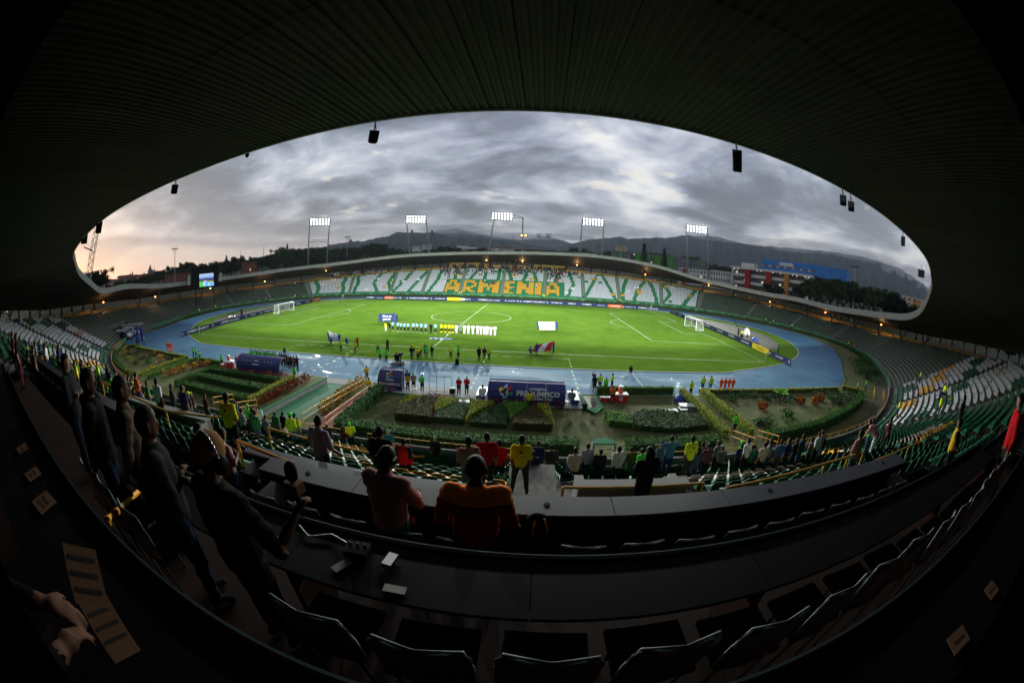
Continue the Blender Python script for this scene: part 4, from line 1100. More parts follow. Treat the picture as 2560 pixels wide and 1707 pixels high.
# rail on the front wall, in lengths between gaps
fr=[(S_NL+2,PER-60,'left end stretch'),(PER-58,PER-20,'left garden stretch'),(PER-9,2,'stretch before the small dugout'),(4,16,'middle stretch before the lawn'),(18.5,28.5,'stretch right of the green tunnel mouth'),(33,50,'stretch before the right garden'),(52,S_NR+8,'far right curving stretch')]
for a,b_,lab in fr:
    if b_<a: b_+=PER
    n=max(2,int((b_-a)/1.5)); pts=[bp(a+(b_-a)*k/n,.08,.85) for k in range(n+1)]
    rail('front_rail',pts,'orange tubular rail on the main stand front wall, '+lab,'orange rails along the front wall',h=.42,post=1.5,double=False)
# handrails in the rows near the camera
def onrow(x,y):
    s,off=s_of(x,y); return (x,y,.15+.4*int(max(0,off)/TREAD))
rail('hand_rail',[(15.0,-79.6,6.95),(17.9,-79.6,6.95)],'orange rail right behind the pale concrete box',h=1.0,post=1.5,double=False)
rail('hand_rail',[(9.3,-81.25,8.15),(11.6,-81.6,8.15)],'orange rail just in front of the leftmost end of the front desk',h=.85,double=False)
rail('hand_rail',[(7.7,-78.6,6.95),(11.2,-78.9,6.95)],'long orange rail crossing the rows behind the yellow shirt at left',h=.95,post=1.7,double=False)
rail('hand_rail',[(1.5,-81.0,8.15),(4.4,-79.9,7.35),(7.0,-79.3,7.35)],'orange rail stepping down the rows at far left',h=.95,double=False)
rail('hand_rail',[(13.0,-79.6,6.95),(13.65,-79.6,6.95)],'short orange rail left of the standing yellow shirt guard',h=.9,post=.6,double=False)
rail('hand_rail',[(17.6,-80.9,7.75),(20.4,-80.6,7.75),(24.0,-79.2,6.95)],'orange rail over the cream seats right of the desk',h=.9,double=False)
rail('hand_rail',[(9.9,-83.9,8.6),(11.6,-85.0,9.45)],'slanting orange handrail at the left beside the men standing',h=.95,post=1.2,double=False)
rail('hand_rail',[(24.0,-79.8,6.95),(30.5,-78.3,6.15),(36,-76.3,5.35)],'orange rail running between rows on the right side',h=.9,double=False)
# pale concrete box (tunnel head) in the rows
def box_head():
    e=empty('concrete_box',(16.85,-77.6,5.6),0,'pale concrete box parapet among the seats behind a woman in black','wall'); 
    b=MB(); T=.22
    x0,x1,y0,y1,h=-1.35,1.35,-.75,.12,1.55
    b.box(((x0+x1)/2,y0+T/2,h/2-.4),(x1-x0,T,h+.8)); b.build('rear_wall',MATS['box_side'],e)
    MB().box((x0+T/2-.0,(y0+T+y1)/2,h/2-.5),(T,y1-y0-T-.002,h+.6)).build('side_wall',MATS['box_white'],e)
    MB().box((x1-T/2,(y0+T+y1)/2,h/2-.5),(T,y1-y0-T-.002,h+.6)).build('side_wall',MATS['box_white'],e)
    MB().box((0,y0+T/2,h+.03),(x1-x0+.06,T+.06,.055)).build('coping',MATS['box_white'],e)
    
box_head()
# landing in front of the desk
b=MB(); b.box((14.45,-79.05,6.0),(1.5,1.9,1.0)); b.box((14.5,-76.2,5.0),(1.5,3.7,.9)); o=b.build('landing',MATS['concrete']); tag(o,kind='structure')
b=MB()
for k in range(8): b.box((14.3,-74.2+.4*k*1.0,4.2-.2*k),(1.8,.38,.6))
o=b.build('stair',MATS['concrete']); tag(o,kind='structure')
# broad left parapet box
e=empty('concrete_box',(1.0,-78.3,6.2),R(4),'long pale parapet among the rows at the left of the main stand','wall')
MB().box((0,0,.55),(6.5,.25,1.2)).build('front_wall',MATS['box_side'],e); MB().box((0,0,1.18),(6.6,.4,.06)).build('coping',MATS['box_white'],e); MB().box((3.2,-1.3,.55),(.25,2.3,1.2)).build('side_wall',MATS['box_white'],e)
# ---- press platforms
def slab(name,x0,x1,y0,y1,z0,z1,m):
    o=MB().box(((x0+x1)/2,(y0+y1)/2,(z0+z1)/2),(x1-x0,y1-y0,z1-z0)).build(name,m); return tag(o,kind='structure')
PX0,PX1=-16,30.5
slab('press_floor',PX0,PX1,-83.75,-82.15,5,8.6,MATS['floor_brown']); slab('press_floor',PX0,PX1,-85.2,-83.752,5,9.45,MATS['floor_brown']); slab('press_floor',PX0,PX1,-86.7,-85.202,5,10.25,MATS['floor_brown']); slab('press_floor',PX0,PX1,-93,-86.702,5,11.05,MATS['floor_brown'])
slab('back_wall',PX0,PX1,-94.6,-94.3,10,14,MATS['floor_brown'])
def desk(x0,x1,yf,yn,zt,label,shelf=None,floor=8.6,panel=True,dark=False):
    e=empty('press_desk',((x0+x1)/2,yf,floor),0,label,'desk'); W=x1-x0; d=abs(yf-yn); h=zt-floor
    n=int(W/1.35); w=W/n
    for k in range(n):
        MB().box((-W/2+w*(k+.5),-(d/2),h-.015),(w-.006,d,.03)).build('desk_top',MATS['desk_dim' if shelf else 'desk_black'],e)
        if shelf:
            MB().box((-W/2+w*(k+.5),shelf[0]-yf+.0+shelf[1]/2,shelf[2]-floor-.02),(w-.008,shelf[1],.04)).build('shelf',MATS['laminate'],e)
    if shelf:
        MB().box((0,shelf[0]-yf+.012,shelf[2]-floor-.085),(W,.02,.09)).build('shelf_lip',MATS['desk_black'],e)
        MB().box((0,shelf[0]-yf+shelf[1]-.03,(shelf[2]-floor)/2-.02),(W,.02,shelf[2]-floor-.05)).build('front_panel',MATS['desk_black'],e)
        for k in range(n):
            if k%2==0: MB().lathe([(.030,0),(.034,.004),(.030,.009)],12,c=(-W/2+w*(k+.5),shelf[0]-yf+shelf[1]*.55,shelf[2]-floor)).build('grommet',MATS['desk_black'],e)
    else:
        MB().box((0,-.01,h-.10),(W,.02,.17)).build('front_panel',MATS['desk_black'],e)
        MB().box((0,-.005,h+.012),(W,.012,.02)).build('edge_strip',MATS['chair_glass'],e)
    for k in range(0,n+1,2): MB().box((-W/2+w*k,-d/2,h/2-.02),(.05,d*.8,h-.04)).build('leg',MATS['chair_wood'],e)
    return e
desk(11.15,20.6,-82.32,-82.85,9.3,'front press desk with a long pale grey shelf catching the sky light',shelf=(-82.62,.34,9.58),floor=8.6)
desk(9.3,13.95,-80.95,-81.4,8.45,'short press desk with grey shelf in front of the dark haired large man',shelf=(-81.15,.28,8.75),floor=7.75)
desk(9.9,21.8,-83.84,-84.36,10.17,'second press desk, black, crossing the whole foreground under the chairs',floor=9.45)
desk(6.5,24.0,-85.26,-85.86,10.97,'rearmost black press desk at the bottom edge with papers on it',floor=10.25)
desk(21.6,29.5,-84.0,-84.5,10.17,'black press desk at the far right with nobody behind it',floor=9.45)
# laminate shelf continues as separate desk on the left block
desk(-9,7.6,-82.4,-82.9,9.3,'press desk shelf in the dim left block of rows',shelf=(-82.65,.30,9.58),floor=8.6)
# chairs: translucent looking grey shells with wooden seats
def chair_meshes():
    b=MB(); nx=6; G=[]
    prof=[(-.19,.40),(-.20,.50),(-.215,.62),(-.23,.74),(-.235,.80)]
    for j,(y,z) in enumerate(prof):
        w=.225 if j<4 else .19; G.append([((i/nx*2-1)*w,y+.045*(i/nx*2-1)**2,z-(.015*(i/nx*2-1)**4 if j==4 else 0)) for i in range(nx+1)])
    for j in range(4):
        for i in range(nx): b.quad(G[j][i],G[j][i+1],G[j+1][i+1],G[j+1][i]); 
    H=[[(x,y-.014,z) for x,y,z in r_] for r_ in G]
    for j in range(4):
        for i in range(nx): b.quad(H[j][i+1],H[j][i],H[j+1][i],H[j+1][i+1])
    for i in range(nx): b.quad(G[4][i],G[4][i+1],H[4][i+1],H[4][i])
    for j in range(4): b.quad(G[j][0],G[j+1][0],H[j+1][0],H[j][0]); b.quad(G[j][nx],H[j][nx],H[j+1][nx],G[j+1][nx])
    back=b.mesh('backrest',MATS['chair_glass'],True)
    rim=MB().path([G[0][0],G[2][0],G[4][0],G[4][nx//2],G[4][nx],G[2][nx],G[0][nx]],.009,5).mesh('rim',MATS['chair_rim'],True)
    seat=MB().box((0,.02,.42),(.44,.42,.035)).mesh('seat',MATS['chair_wood'])
    leg=MB().bar((0,0,0),(0,-.04,.41),.013,5).mesh('leg',MATS['dark_steel'])
    return back,rim,seat,leg
CB,CR,CS,CG=chair_meshes()
def chair(x,y,z,lab,grp,rz=0):
    e=empty('press_chair',(x,y,z),rz,lab,'chair',grp); e.scale=(1.05,1,1.17)
    o=inst('backrest',CB,e); inst('rim',CR,o); inst('seat',CS,e)
    for sx,sy in ((-.17,.17),(.17,.17),(-.17,-.12),(.17,-.12)): inst('leg',CG,e,(sx,sy,0))
ORD='first second third fourth fifth sixth seventh eighth ninth tenth eleventh twelfth thirteenth fourteenth fifteenth sixteenth seventeenth eighteenth nineteenth twentieth'.split()
for i in range(16):
    x=11.5+.56*i
    if abs(x-14.1)<.27 : continue
    chair(x,-82.80+random.uniform(-.03,.03),8.6,'empty grey backed chair behind the front press desk, %s counted from the left'%ORD[i],'chairs behind the front press desk',R(random.uniform(-4,4)))
for i in range(20):
    x=10.4+.58*i
    if abs(x-12.7)<.3 or abs(x-12.05)<.25: continue
    chair(x,-84.55+random.uniform(-.02,.04),9.45,'empty grey backed chair behind the second black press desk, %s counted from the left'%ORD[i],'chairs behind the second press desk',R(random.uniform(-5,5)))
for i in range(14):
    chair(-8+1.1*i,-82.85,8.6,'empty chair behind the dim left press desk','chairs behind the left press desk')
tag(MB().bar((0,0,0),(0,0,.02),.01).build('orange_seat',MATS['rail_orange'],None,loc=(15.9,-82.95,9.38)),'small orange marker on a chair back','tag') if False else None
# paper signs, phone, notes
def sheetpaper(x,y,z,w,d,rz,lab,cat='paper',m='paper',lines=(),tilt=0):
    e=empty('paper_sign' if cat=='sign' else 'paper',(x,y,z),R(rz),lab,cat); e.rotation_euler=(R(tilt),0,R(rz))
    MB().box((0,0,.003),(w,d,.004)).build('sheet',MATS[m],e)
    for (t_,yy,sz) in lines: text(t_,sz,MATS['ink'],e,(0,yy,.0062),(0,0,0),ext=.0004)
    return e
sheetpaper(12.12,-85.52,10.975,.20,.15,8,'reserved seat sheet taped on the rear desk, largest of the three at left','sign','paper_orange',(("PRENSA",.02,.036),("ESCRITA",-.025,.036)))
sheetpaper(11.68,-85.50,10.975,.17,.13,6,'reserved seat sheet taped on the rear desk, middle one at left','sign','paper_orange',(("PRENSA",.02,.03),("RADIO",-.02,.03)))
sheetpaper(11.1,-85.50,10.975,.16,.12,5,'reserved seat sheet taped on the rear desk, farthest at left','sign','paper_orange',(("PRENSA",.0,.03),))
sheetpaper(15.75,-85.68,10.975,.14,.10,-8,'small paper sign on the rear desk at bottom right, nearer one','sign','paper_orange',(("PRENSA",.0,.025),))
sheetpaper(16.2,-85.68,10.975,.12,.09,-6,'small paper sign on the rear desk at bottom right, farther one','sign','paper_orange',(("PRENSA",.0,.025),))
sheetpaper(13.25,-84.18,10.176,.06,.14,-28,'small white notepad lying on the second press desk left')
sheetpaper(13.62,-84.27,10.176,.13,.06,2,'rounded beige card lying on the second press desk')
e=empty('phone',(13.52,-84.05,10.175),R(-8),'bright screened phone propped on the second press desk','phone'); MB().box((0,0,.012),(.075,.15,.01)).build('case',MATS['desk_black'],e); mat('screen_grey',(.3,.3,.32),.3,0,1,emit=(.8,.8,.85),estr=.22); MB().box((0,.01,.019),(.06,.11,.004)).build('screen',MATS['screen_grey'],e)
e=empty('radio_set',(13.42,-84.02,10.175),R(5),'small black radio mixer with cables on the second press desk','radio'); MB().box((-.12,0,.025),(.16,.12,.05)).build('case',MATS['desk_black'],e)
for kx in (-.17,-.12,-.07): MB().lathe([(.012,0),(.010,.02)],8,c=(kx,.02,.05)).build('knob',MATS['paper_orange'],e)
MB().path([(-.2,.05,.02),(-.35,.12,.01),(-.5,.05,.008),(-.62,.14,.008)],.005,5).build('cable',MATS['galv'],e)
e=empty('laptop_box',(11.95,-81.3,8.75),R(6),'open white screen of a laptop before the pink shirted man','laptop'); mat('screen_dim',(.4,.4,.45),.4,.05,1,emit=(.8,.82,.9),estr=.07); MB().box((0,-.08,.01),(.3,.2,.018)).build('base',MATS['desk_black'],e); MB().box((0,.03,.12),(.3,.012,.2),tilt=R(-14)).build('screen',MATS['screen_dim'],e)
e=empty('equipment_case',(12.35,-81.25,8.76),R(-4),'black equipment case with white mark beside the laptop','case'); MB().box((0,0,.07),(.36,.26,.14)).build('body',MATS['desk_black'],e); text("///",.09,MATS['paper'],e,(0,-.02,.145),(0,0,0),ext=.0006)
sheetpaper(14.05,-81.55,8.78,.09,.2,-8,'white leaflet standing near the red shirted man',tilt=60) if False else None
e=empty('cup',(13.17,-82.62,9.302),0,'small orange cup on the lower shelf between the two red shirted men','cup'); MB().lathe([(.028,0),(.036,.09),(.034,.09),(.026,.01)],12).build('cup_body',MATS['rail_orange'],e,True); MB().lathe([(.037,.09),(.030,.098)],12).build('lid',MATS['paper_orange'],e)
e=empty('backpack',(14.42,-82.66,9.302),R(20),'black backpack with orange trim on the lower shelf right of the striped polo','bag'); MB().lathe([(.10,0),(.13,.05),(.13,.2),(.09,.30),(.03,.33)],10,sy=.7).build('body',MATS['desk_black'],e,True); MB().path([(-.05,-.09,.05),(-.07,-.12,.18),(-.04,-.07,.30)],.012,5).build('strap',MATS['rail_orange'],e); MB().path([(.06,-.09,.05),(.08,-.12,.18),(.05,-.07,.30)],.012,5).build('strap',MATS['rail_orange'],e)
e=empty('leaflet',(13.80,-81.12,8.76),R(12),'white folded leaflet standing on the short desk beside the red polo','paper'); MB().box((0,0,.10),(.09,.012,.2),tilt=R(-18)).build('sheet',MATS['paper'],e); text('18:00',.022,MATS['ink'],e,(0,-.03,.13),(R(72),0,0),ext=.0004) if False else None
for bx,by,bz,lab in ((12.2,-82.6,9.302,'water bottle on the lower shelf left of the pinstriped shirt'),):
    e=empty('bottle',(bx,by,bz),0,lab,'bottle'); MB().lathe([(.030,0),(.033,.02),(.033,.14),(.014,.185),(.014,.20)],12).build('body',MATS['chair_glass'],e,True); MB().lathe([(.016,.20),(.016,.22)],10).build('cap',MATS['board_blue2'],e)
# speakers hanging from the roof edge
mat('speaker_black',(.004,.004,.005),.8,.1,4,spec=.05)
for az,sl_,D,w,h,lab in [(-25.7,.352,15.2,.36,.52,'larger of the hanging speakers on the left half of the roof edge'),(-45.5,.300,19.5,.16,.2,'tiny dome loudspeaker hanging between two speakers at left'),(-56.8,.2176,25,.42,.55,'black speaker hanging above the warm part of the sky'),
  (-69.3,.1421,37,.6,1.0,'tilted speaker on a bracket at the top of the lattice mast'),(-71.8,.1192,44,.75,.9,'leftmost small speaker beside the lattice mast'),(30.9,.325,17.5,.40,1.05,'long column speaker with bracket on the right half of the roof edge'),
  (47.9,.245,24,.40,.62,'left one of two speakers hanging together at upper right'),(49.2,.232,25,.40,.60,'right one of two speakers hanging together at upper right'),(57.9,.1649,36,.4,.8,'small projector hanging at the right roof edge'),(61.1,.098,58,1.0,1.0,'speaker near the far right tip of the roof')]:
    p=Vector(sight(az,sl_,D)); e=empty('hanging_speaker',p,-R(az),lab,'speaker')
    tl=R(18 if w<.7 else 8)
    if w<.3: MB().lathe([(.03,.12),(.1,.08),(.12,-.02),(.07,-.12)],10).build('cabinet',MATS['speaker_black'],e,True)
    else:
        b=MB(); b.box((0,0,0),(w,w*.75,h),rz=R(12),tilt=tl,taper=1.06); b.build('cabinet',MATS['speaker_black'],e)
        b=MB(); b.box((0,.34*w+.06,-.02),(w*.85,.02,h*.9),rz=R(12),tilt=tl); b.build('grille',MATS['dark_steel'],e)
    MB().bar((0,0,h*.45),(0,-.05,h*.5+.75),.03,5).bar((w*.25,0,h*.4),(0,-.05,h*.5+.4),.02,4).build('bracket',MATS['speaker_black'],e)
# ================================================================ PEOPLE PLACED
W=dict
def o(*a,**k): return O_(*a,**k)
guard=o('neon','charcoal',cap='neon'); 
# (x,y,z,height,pose,outfit,label[,face])
NEARP=[
(7.19,-79.52,7.35,1.73,'front',o('yellow','black',fore=None),'man in bright yellow T-shirt with back print, standing at left behind the orange rail'),
(-4.13,-69.03,2.15,1.71,'stand',o('teal','black'),'man in teal shirt by the orange stair rails at left'),
(1.46,-73.79,4.15,1.69,'phone',o('lilac','black',shoes='black',hair=None),'bald man in pale lilac shirt and black trousers looking down'),
(-1.8,-70.09,2.55,1.73,'front',o('neong','charcoal',cap='neong',vest=1),'steward in green vest and pale green cap facing the bald man'),
(-3.74,-67.57,1.35,1.75,'stand',o('red','charcoal'),'man in red shirt beside a man in white near the left stair rails'),
(-1.76,-69.05,2.15,1.70,'front',o('white','charcoal'),'man in white shirt right of the red shirt near the stair rails'),
(-6.57,-66.66,.95,1.70,'stand',o('black','black'),'man in black half hidden behind the teal shirt'),
(1.3,-71.03,2.95,1.70,'stand',o('green','black'),'man in dark green polo, leftmost of the group above the ramp'),
(2.43,-71.67,3.35,1.72,'stand',o('black','cream'),'man in black shirt and pale trousers between green polo and neon cap'),
(4.24,-73.3,4.15,1.70,'front',o('neon','jeans',cap='neong'),'steward in neon shirt with green cap seen from behind above the ramp'),
(3.83,-72.46,3.75,1.70,'stand',o('gold','jeans',cap='green'),'man in mustard shirt and dark green cap beside the neon steward'),
(-1.37,-65.6,.15,1.70,'front',o('neon','teal'),'police woman in neon vest at the foot of the ramp railing'),
(10.3,-79.89,7.35,1.74,'desk',o('lilac','black'),'broad man in lilac striped shirt leaning over the small press desk'),
(3.36,-68.98,1.75,1.66,'stand',o('black','jeans'),'dark haired person in black beside the long haired woman'),
(3.9,-68.13,1.35,1.70,'phone',o('maroon','jeans'),'long haired woman in maroon top and jeans near the front rows'),
(4.57,-68.41,1.75,1.73,'front',o('neon','black',cap='neong'),'neon shirted steward with green cap facing the camera in the front rows','cam'),
(10.15,-76.88,5.75,1.70,'stand',o('black','black'),'heavy balding man in black standing left of the teal shirted man'),
(8.06,-71.07,2.95,1.71,'stand',o('teal','charcoal',hair=GREYHAIR),'bald man in teal jacket near the front rail'),
(10.75,-76.29,5.35,1.67,'stand',o('red','navy',sleeve='navy',fore='red'),'man in red and blue striped football shirt right of the large dark haired man'),
(11.35,-79.2,6.95,1.78,'stand',o('black','khaki'),'large dark haired man in black T-shirt bending over the short press desk'),
(10.1,-70.43,2.55,1.72,'stand',o('black','black',fore='black',hair=GREYHAIR),'white haired man in dark suit standing alone among green seats'),
(13.03,-78.3,6.55,1.71,'phone',o('pink','grey'),'grey haired man in pink checked shirt standing left of the red polo'),
(13.3,-77.24,6.15,1.74,'stand',o('red','charcoal'),'man in red polo shirt holding a water bottle'),
(13.44,-75.13,4.95,1.72,'stand',o('red','black'),'second man in red mostly hidden behind the red polo'),
(14.15,-77.0,6.0,1.76,'wide',o('yellow','charcoal'),'man in bright yellow T-shirt with back print standing with legs apart at the landing'),
(14.48,-74.3,4.25,1.68,'phone',o('navy','khaki',fore='navy'),'bald old man in dark blazer and khaki trousers on the stairs'),
(14.72,-72.61,3.75,1.71,'stand',o('navy','navy',fore='navy'),'man in navy behind the old man in blazer'),
(15.19,-73.3,3.95,1.74,'walk',o('charcoal','black'),'slim man in dark clothes stepping down with crossed legs'),
(15.99,-73.86,4.55,1.30,'sit',o('cream','jeans',fore='cream'),'man in pale yellow shirt sitting sideways on an orange seat'),
(16.62,-72.69,3.75,1.71,'stand',o('lilac','black'),'man in mauve shirt left of the man in black behind the box'),
(17.09,-72.95,3.75,1.60,'stand',o('black','black',fore='black'),'man in black in the middle of the row behind the concrete box'),
(17.61,-73.66,4.15,1.71,'stand',o('white','charcoal',fore='white'),'man in white long sleeved shirt behind the concrete box'),
(18.57,-72.1,3.35,1.66,'front',o('brown','green'),'fair haired woman in dark jacket right of the white shirt'),
(18.79,-72.88,3.75,1.60,'stand',o('neong','black'),'police officer in lime vest behind the concrete box'),
(16.52,-79.7,7.25,1.62,'crossed',o('black','black',fore=None),'woman with long black hair in black standing at the rail before the concrete box'),
(19.7,-72.49,3.75,1.71,'stand',o('grey','navy'),'man in grey shirt leftmost of the trio at the right of the box'),
(19.54,-73.76,4.55,1.74,'embrace',o('blue','navy'),'man in turquoise blue T-shirt beside the yellow shirt steward'),
(19.95,-74.7,4.95,1.76,'stand',o('neon','charcoal'),'tall steward in neon yellow T-shirt with back print at right of the box'),
(21.51,-71.88,3.35,1.62,'stand',o('brown','grey'),'person in brown behind the neon steward'),
(20.41,-74.44,4.55,1.58,'crossed',o('jeans','jeans'),'dark haired woman in denim next to the neon steward'),
(21.53,-72.72,3.75,1.71,'stand',o('charcoal','black',calf='skin'),'person in dark shirt and shorts behind the denim woman'),
(21.35,-73.56,4.15,1.68,'crossed',o('bwstripe','black'),'man in broad striped football shirt right of the denim woman'),
(24.0,-70.61,2.55,1.66,'bend',o('white','orange'),'person in white bending over an orange bag near the stairs'),
(23.39,-73.43,4.15,1.73,'stand',o('white','black'),'man in white football shirt with number 18 on the back'),
(24.4,-71.6,3.15,1.70,'stand',o('neong','charcoal',cap='neong'),'steward in green vest and cap behind the number 18 shirt'),
(24.0,-73.9,4.15,1.72,'stand',o('cream','charcoal'),'broad man in cream shirt right of the number 18 shirt'),
(24.55,-73.6,4.15,1.66,'stand',o('lilac','jeans'),'long haired woman in lilac leftmost of the row of standing friends'),
(25.0,-73.82,4.15,1.72,'stand',o('blue','khaki'),'man in slate blue shirt second in the row of standing friends'),
(25.5,-73.81,4.15,1.74,'stand',o('navy','charcoal'),'man in navy shirt third in the row of standing friends'),
(26.0,-73.82,4.15,1.72,'stand',o('black','black'),'man in black fourth in the row of standing friends'),
(26.55,-73.65,4.15,1.78,'stand',o('jeans','jeans'),'tallest man in denim blue shirt in the row of standing friends'),
(27.1,-73.82,4.15,1.66,'phone',o('grey','charcoal'),'man in grey looking down at his phone in the row of friends'),
(27.78,-73.57,4.15,1.74,'stand',o('white','black'),'man in white T-shirt and dark shorts ending the row of friends'),
(28.3,-73.3,4.15,1.70,'stand',o('pink','grey'),'man in pale pink behind the last white T-shirt'),
(23.26,-79.39,6.95,1.72,'crossed',o('pink','charcoal',fore='pink'),'man in rose shirt with folded arms standing near the end of the grey shelf'),
(32.52,-73.6,4.55,1.72,'stand',o('neon','teal'),'neon vest police officer leftmost of the right hand group'),
(31.9,-74.05,4.55,1.79,'hold',o('neong','jeans'),'man in lime vest pointing next to the police officer at right'),
(29.77,-75.91,5.35,1.72,'bend',o('pink','white'),'man in pink leaning forward in the right hand group'),
(30.06,-76.4,5.75,1.73,'stand',o('maroon','maroon'),'man in dark red rightmost of the right hand group'),
(48.65,-66.19,2.55,1.73,'stand',o('neon','navy'),'lone neon vest guard standing among white seats on the right'),
(64.34,-60.08,3.75,1.66,'stand',o('neon','navy'),'farthest neon guard at the end of the white seats by the bare terrace'),
(57.66,-63.03,3.35,1.70,'stand',o('grey','charcoal'),'grey clad person by the aisle left of the farthest neon guard'),
(41.37,-74.49,5.75,1.72,'stand',o('neon','jeans'),'neon guard standing on the right walkway between seat blocks'),
(50.9,-70.71,5.35,1.70,'sit',o('neon','navy'),'neon guard sitting at the wall end on the right'),
(31.19,-80.03,7.75,1.72,'crossed',o('charcoal','charcoal'),'dark figure with folded arms high in the right rows'),
(24.5,-82.3,8.15,1.72,'behind',o('gold','black',sleeve='black'),'dim figure in mustard vest at the right, beyond the desks'),
(21.9,-84.6,9.45,1.76,'stand',o('red','black',fore='red'),'tall dim figure in red shirt at the far right edge'),
(28.0,-84.4,9.45,1.70,'stand',o('navy','black'),'dim figure in navy at the far right behind the red shirt'),
(-8.45,-82.9,8.6,1.72,'stand',o('neon','black'),'neon yellow shirted guard standing far left in the upper rows'),
(-9.9,-81.6,7.75,1.72,'phone',o('orange','jeans'),'man in orange shirt beside the far left neon guard'),
(-3.23,-84.3,9.45,1.68,'stand',o('maroon','black'),'dim person in dark red at far left top rows'),
(-8.87,-81.36,8.15,1.71,'stand',o('white','navy'),'man in white shirt in the far left crowd'),
(-11.2,-80.0,7.35,1.72,'stand',o('neong','navy'),'green vest guard in the far left crowd'),
(-5.78,-81.05,8.15,1.74,'stand',o('navy','black'),'man in purple navy top near the far left walkway'),
(-5.2,-80.24,7.35,1.71,'stand',o('yellow','charcoal',cap='green'),'man in yellow T-shirt and green cap before the hooded man'),
(-10.9,-77.5,6.15,1.73,'stand',o('neon','jeans'),'left of two neon guards by the long pale parapet'),
(-10.0,-77.08,6.15,1.72,'stand',o('neon','charcoal'),'right of two neon guards by the long pale parapet'),
(-10.7,-73.6,4.55,1.72,'stand',o('neon','jeans'),'small neon guard alone near the left aisle'),
(-9.2,-75.9,5.35,1.73,'stand',o('gold','black'),'person in mustard shirt left of a neon vest in the dark crowd'),
(-8.2,-75.1,4.95,1.73,'sit',o('neon','black'),'seated neon vest guard low in the left rows'),
(-1.66,-77.9,6.55,1.73,'phone',o('orange','navy'),'man in orange shirt standing behind the white shirted man'),
(2.02,-78.75,6.95,1.72,'stand',o('white','black'),'tall man in white shirt in profile near the long parapet'),
(2.6,-77.9,6.55,1.71,'stand',o('navy','black'),'dark clad man directly right of the tall white shirt'),
(1.5,-77.1,6.15,1.73,'stand',o('maroon','black'),'dark clad person between white shirt and neon cap'),
(.04,-75.9,5.35,1.73,'stand',o('charcoal','black',cap='neon'),'person with neon cap in the dark left crowd'),
(-1.09,-74.0,4.55,1.72,'stand',o('maroon','navy'),'small person in maroon near the left parapet end'),
(-3.0,-83.2,8.6,1.75,'stand',o('brown','black'),'dim man at the far left edge leaning towards the pitch'),
(-.63,-84.3,9.45,1.72,'stand',o('black','maroon'),'dim person in black high at the left edge'),
(-6.5,-83.1,8.6,1.73,'stand',o('black','black'),'dim person beside the far left neon guard'),
(-3.55,-78.62,6.55,1.66,'stand',o('neong','charcoal'),'dim green vest behind the hooded man'),
]
rr=random.Random(77)
def face_to(x,y,tx,ty): return math.degrees(math.atan2(-(tx-x),(ty-y)))
placed=[]
for p in NEARP:
    x,y,z,H,pose,of,lab=p[:7]
    f=face_to(x,y,6,-10)+rr.uniform(-14,14)
    if len(p)>7: f=face_to(x,y,CAM.x,CAM.y)
    ob=person(x,y,z,H,pose,of,f,lab,group='spectators in the main stand')
    placed.append(ob)
rc2=random.Random(19)
for i in range(44):
    if i<30: x=rc2.uniform(-13,4.5); y=-74.2-max(0,(2-x))*.42+rc2.uniform(-2.5,1.5); lab2='dark clad spectator in the dense crowd of the left rows'; g2='crowd of the left rows'
    else: x=rc2.uniform(17,30); y=-72.5+rc2.uniform(-1.0,1.6); lab2='spectator in dull clothes among the rows right of the concrete box'; g2='crowd right of the concrete box'
    y=max(y,-81.8); s_,of_=s_of(x,y); row=int(of_/TREAD); z=.15+.4*row
    if any((q.location.x-x)**2+(q.location.y-y)**2<.25 for q in placed): continue
    q=person(x,y,z,rc2.uniform(1.6,1.8),rc2.choice(('stand','stand','phone','crossed','front')),o(rc2.choice(('black','charcoal','navy','brown','maroon','black','grey','green')),rc2.choice(('black','charcoal','jeans'))),face_to(x,y,6,-10)+rc2.uniform(-25,25),lab2,group=g2); placed.append(q)
def backprint(ob,lines,zz=1.22,col='ink',yy=-.135):
    for (t_,dz,sz) in lines: text(t_,sz,MATS[col],ob,(0,yy,zz+dz),(R(90),0,0),ext=.001,bold=.002)
    MB().lathe([(.045,-.004),(.045,.004)],14).build('emblem',MATS[col],ob,loc=(-.0,yy-.002,zz+.13)).rotation_euler=(R(90),0,0)
for i in (0,24,37): backprint(placed[i],[("OPAIN",.01,.085),("LOGISTICA",-.06,.035)])
backprint(placed[9],[("OPAIN",.01,.08)])
text("18",.20,MATS['ink'],placed[43],(0,-.14,1.24),(R(90),0,0),ext=.001,bold=.006)
# long hair of some women
def longhair(ob,head,l=.32):
    o_=MB().lathe([(.075,0),(.105,.08),(.11,.2),(.085,.3),(.03,.34)],12,sy=.55,sx=1).build('long_hair',HAIR,ob,True); o_.location=(head[0],head[1]-.055,head[2]-.24)
for i in (14,34,39,46): longhair(placed[i],POSES['stand']['head'])
# ---------------- foreground people (finer bodies)
def near(x,y,z,H,pose,of,face,lab,**k): return person(x,y,z,H,pose,of,face,lab,group='press row people in the foreground',fine=True,**k)
POSES['desk_spread']=P_(elbow=(.29,.0,1.12),wrist=(.38,.20,.86),head=(0,.03,1.655),neck=(0,.01,1.51),sh=(.20,0,1.44))
POSES['mic_up']=P_(Lf={'elbow':(-.25,-.02,1.12),'wrist':(-.20,.14,.95)},R={'elbow':(.34,.10,1.10),'wrist':(.36,.30,1.24)},head=(0,.03,1.65))
POSES['papers']=P_(elbow=(.26,.14,1.15),wrist=(.10,.40,1.08),head=(0,.07,1.63))
of_orange=o('redstripe','black',sleeve='redstripe'); 
m1=near(13.88,-82.93,8.6,1.74,'desk_spread',of_orange,2,'grey haired man in red striped polo with bright orange shoulders leaning on the desk',skin=3)
m1.scale.x*=1.12
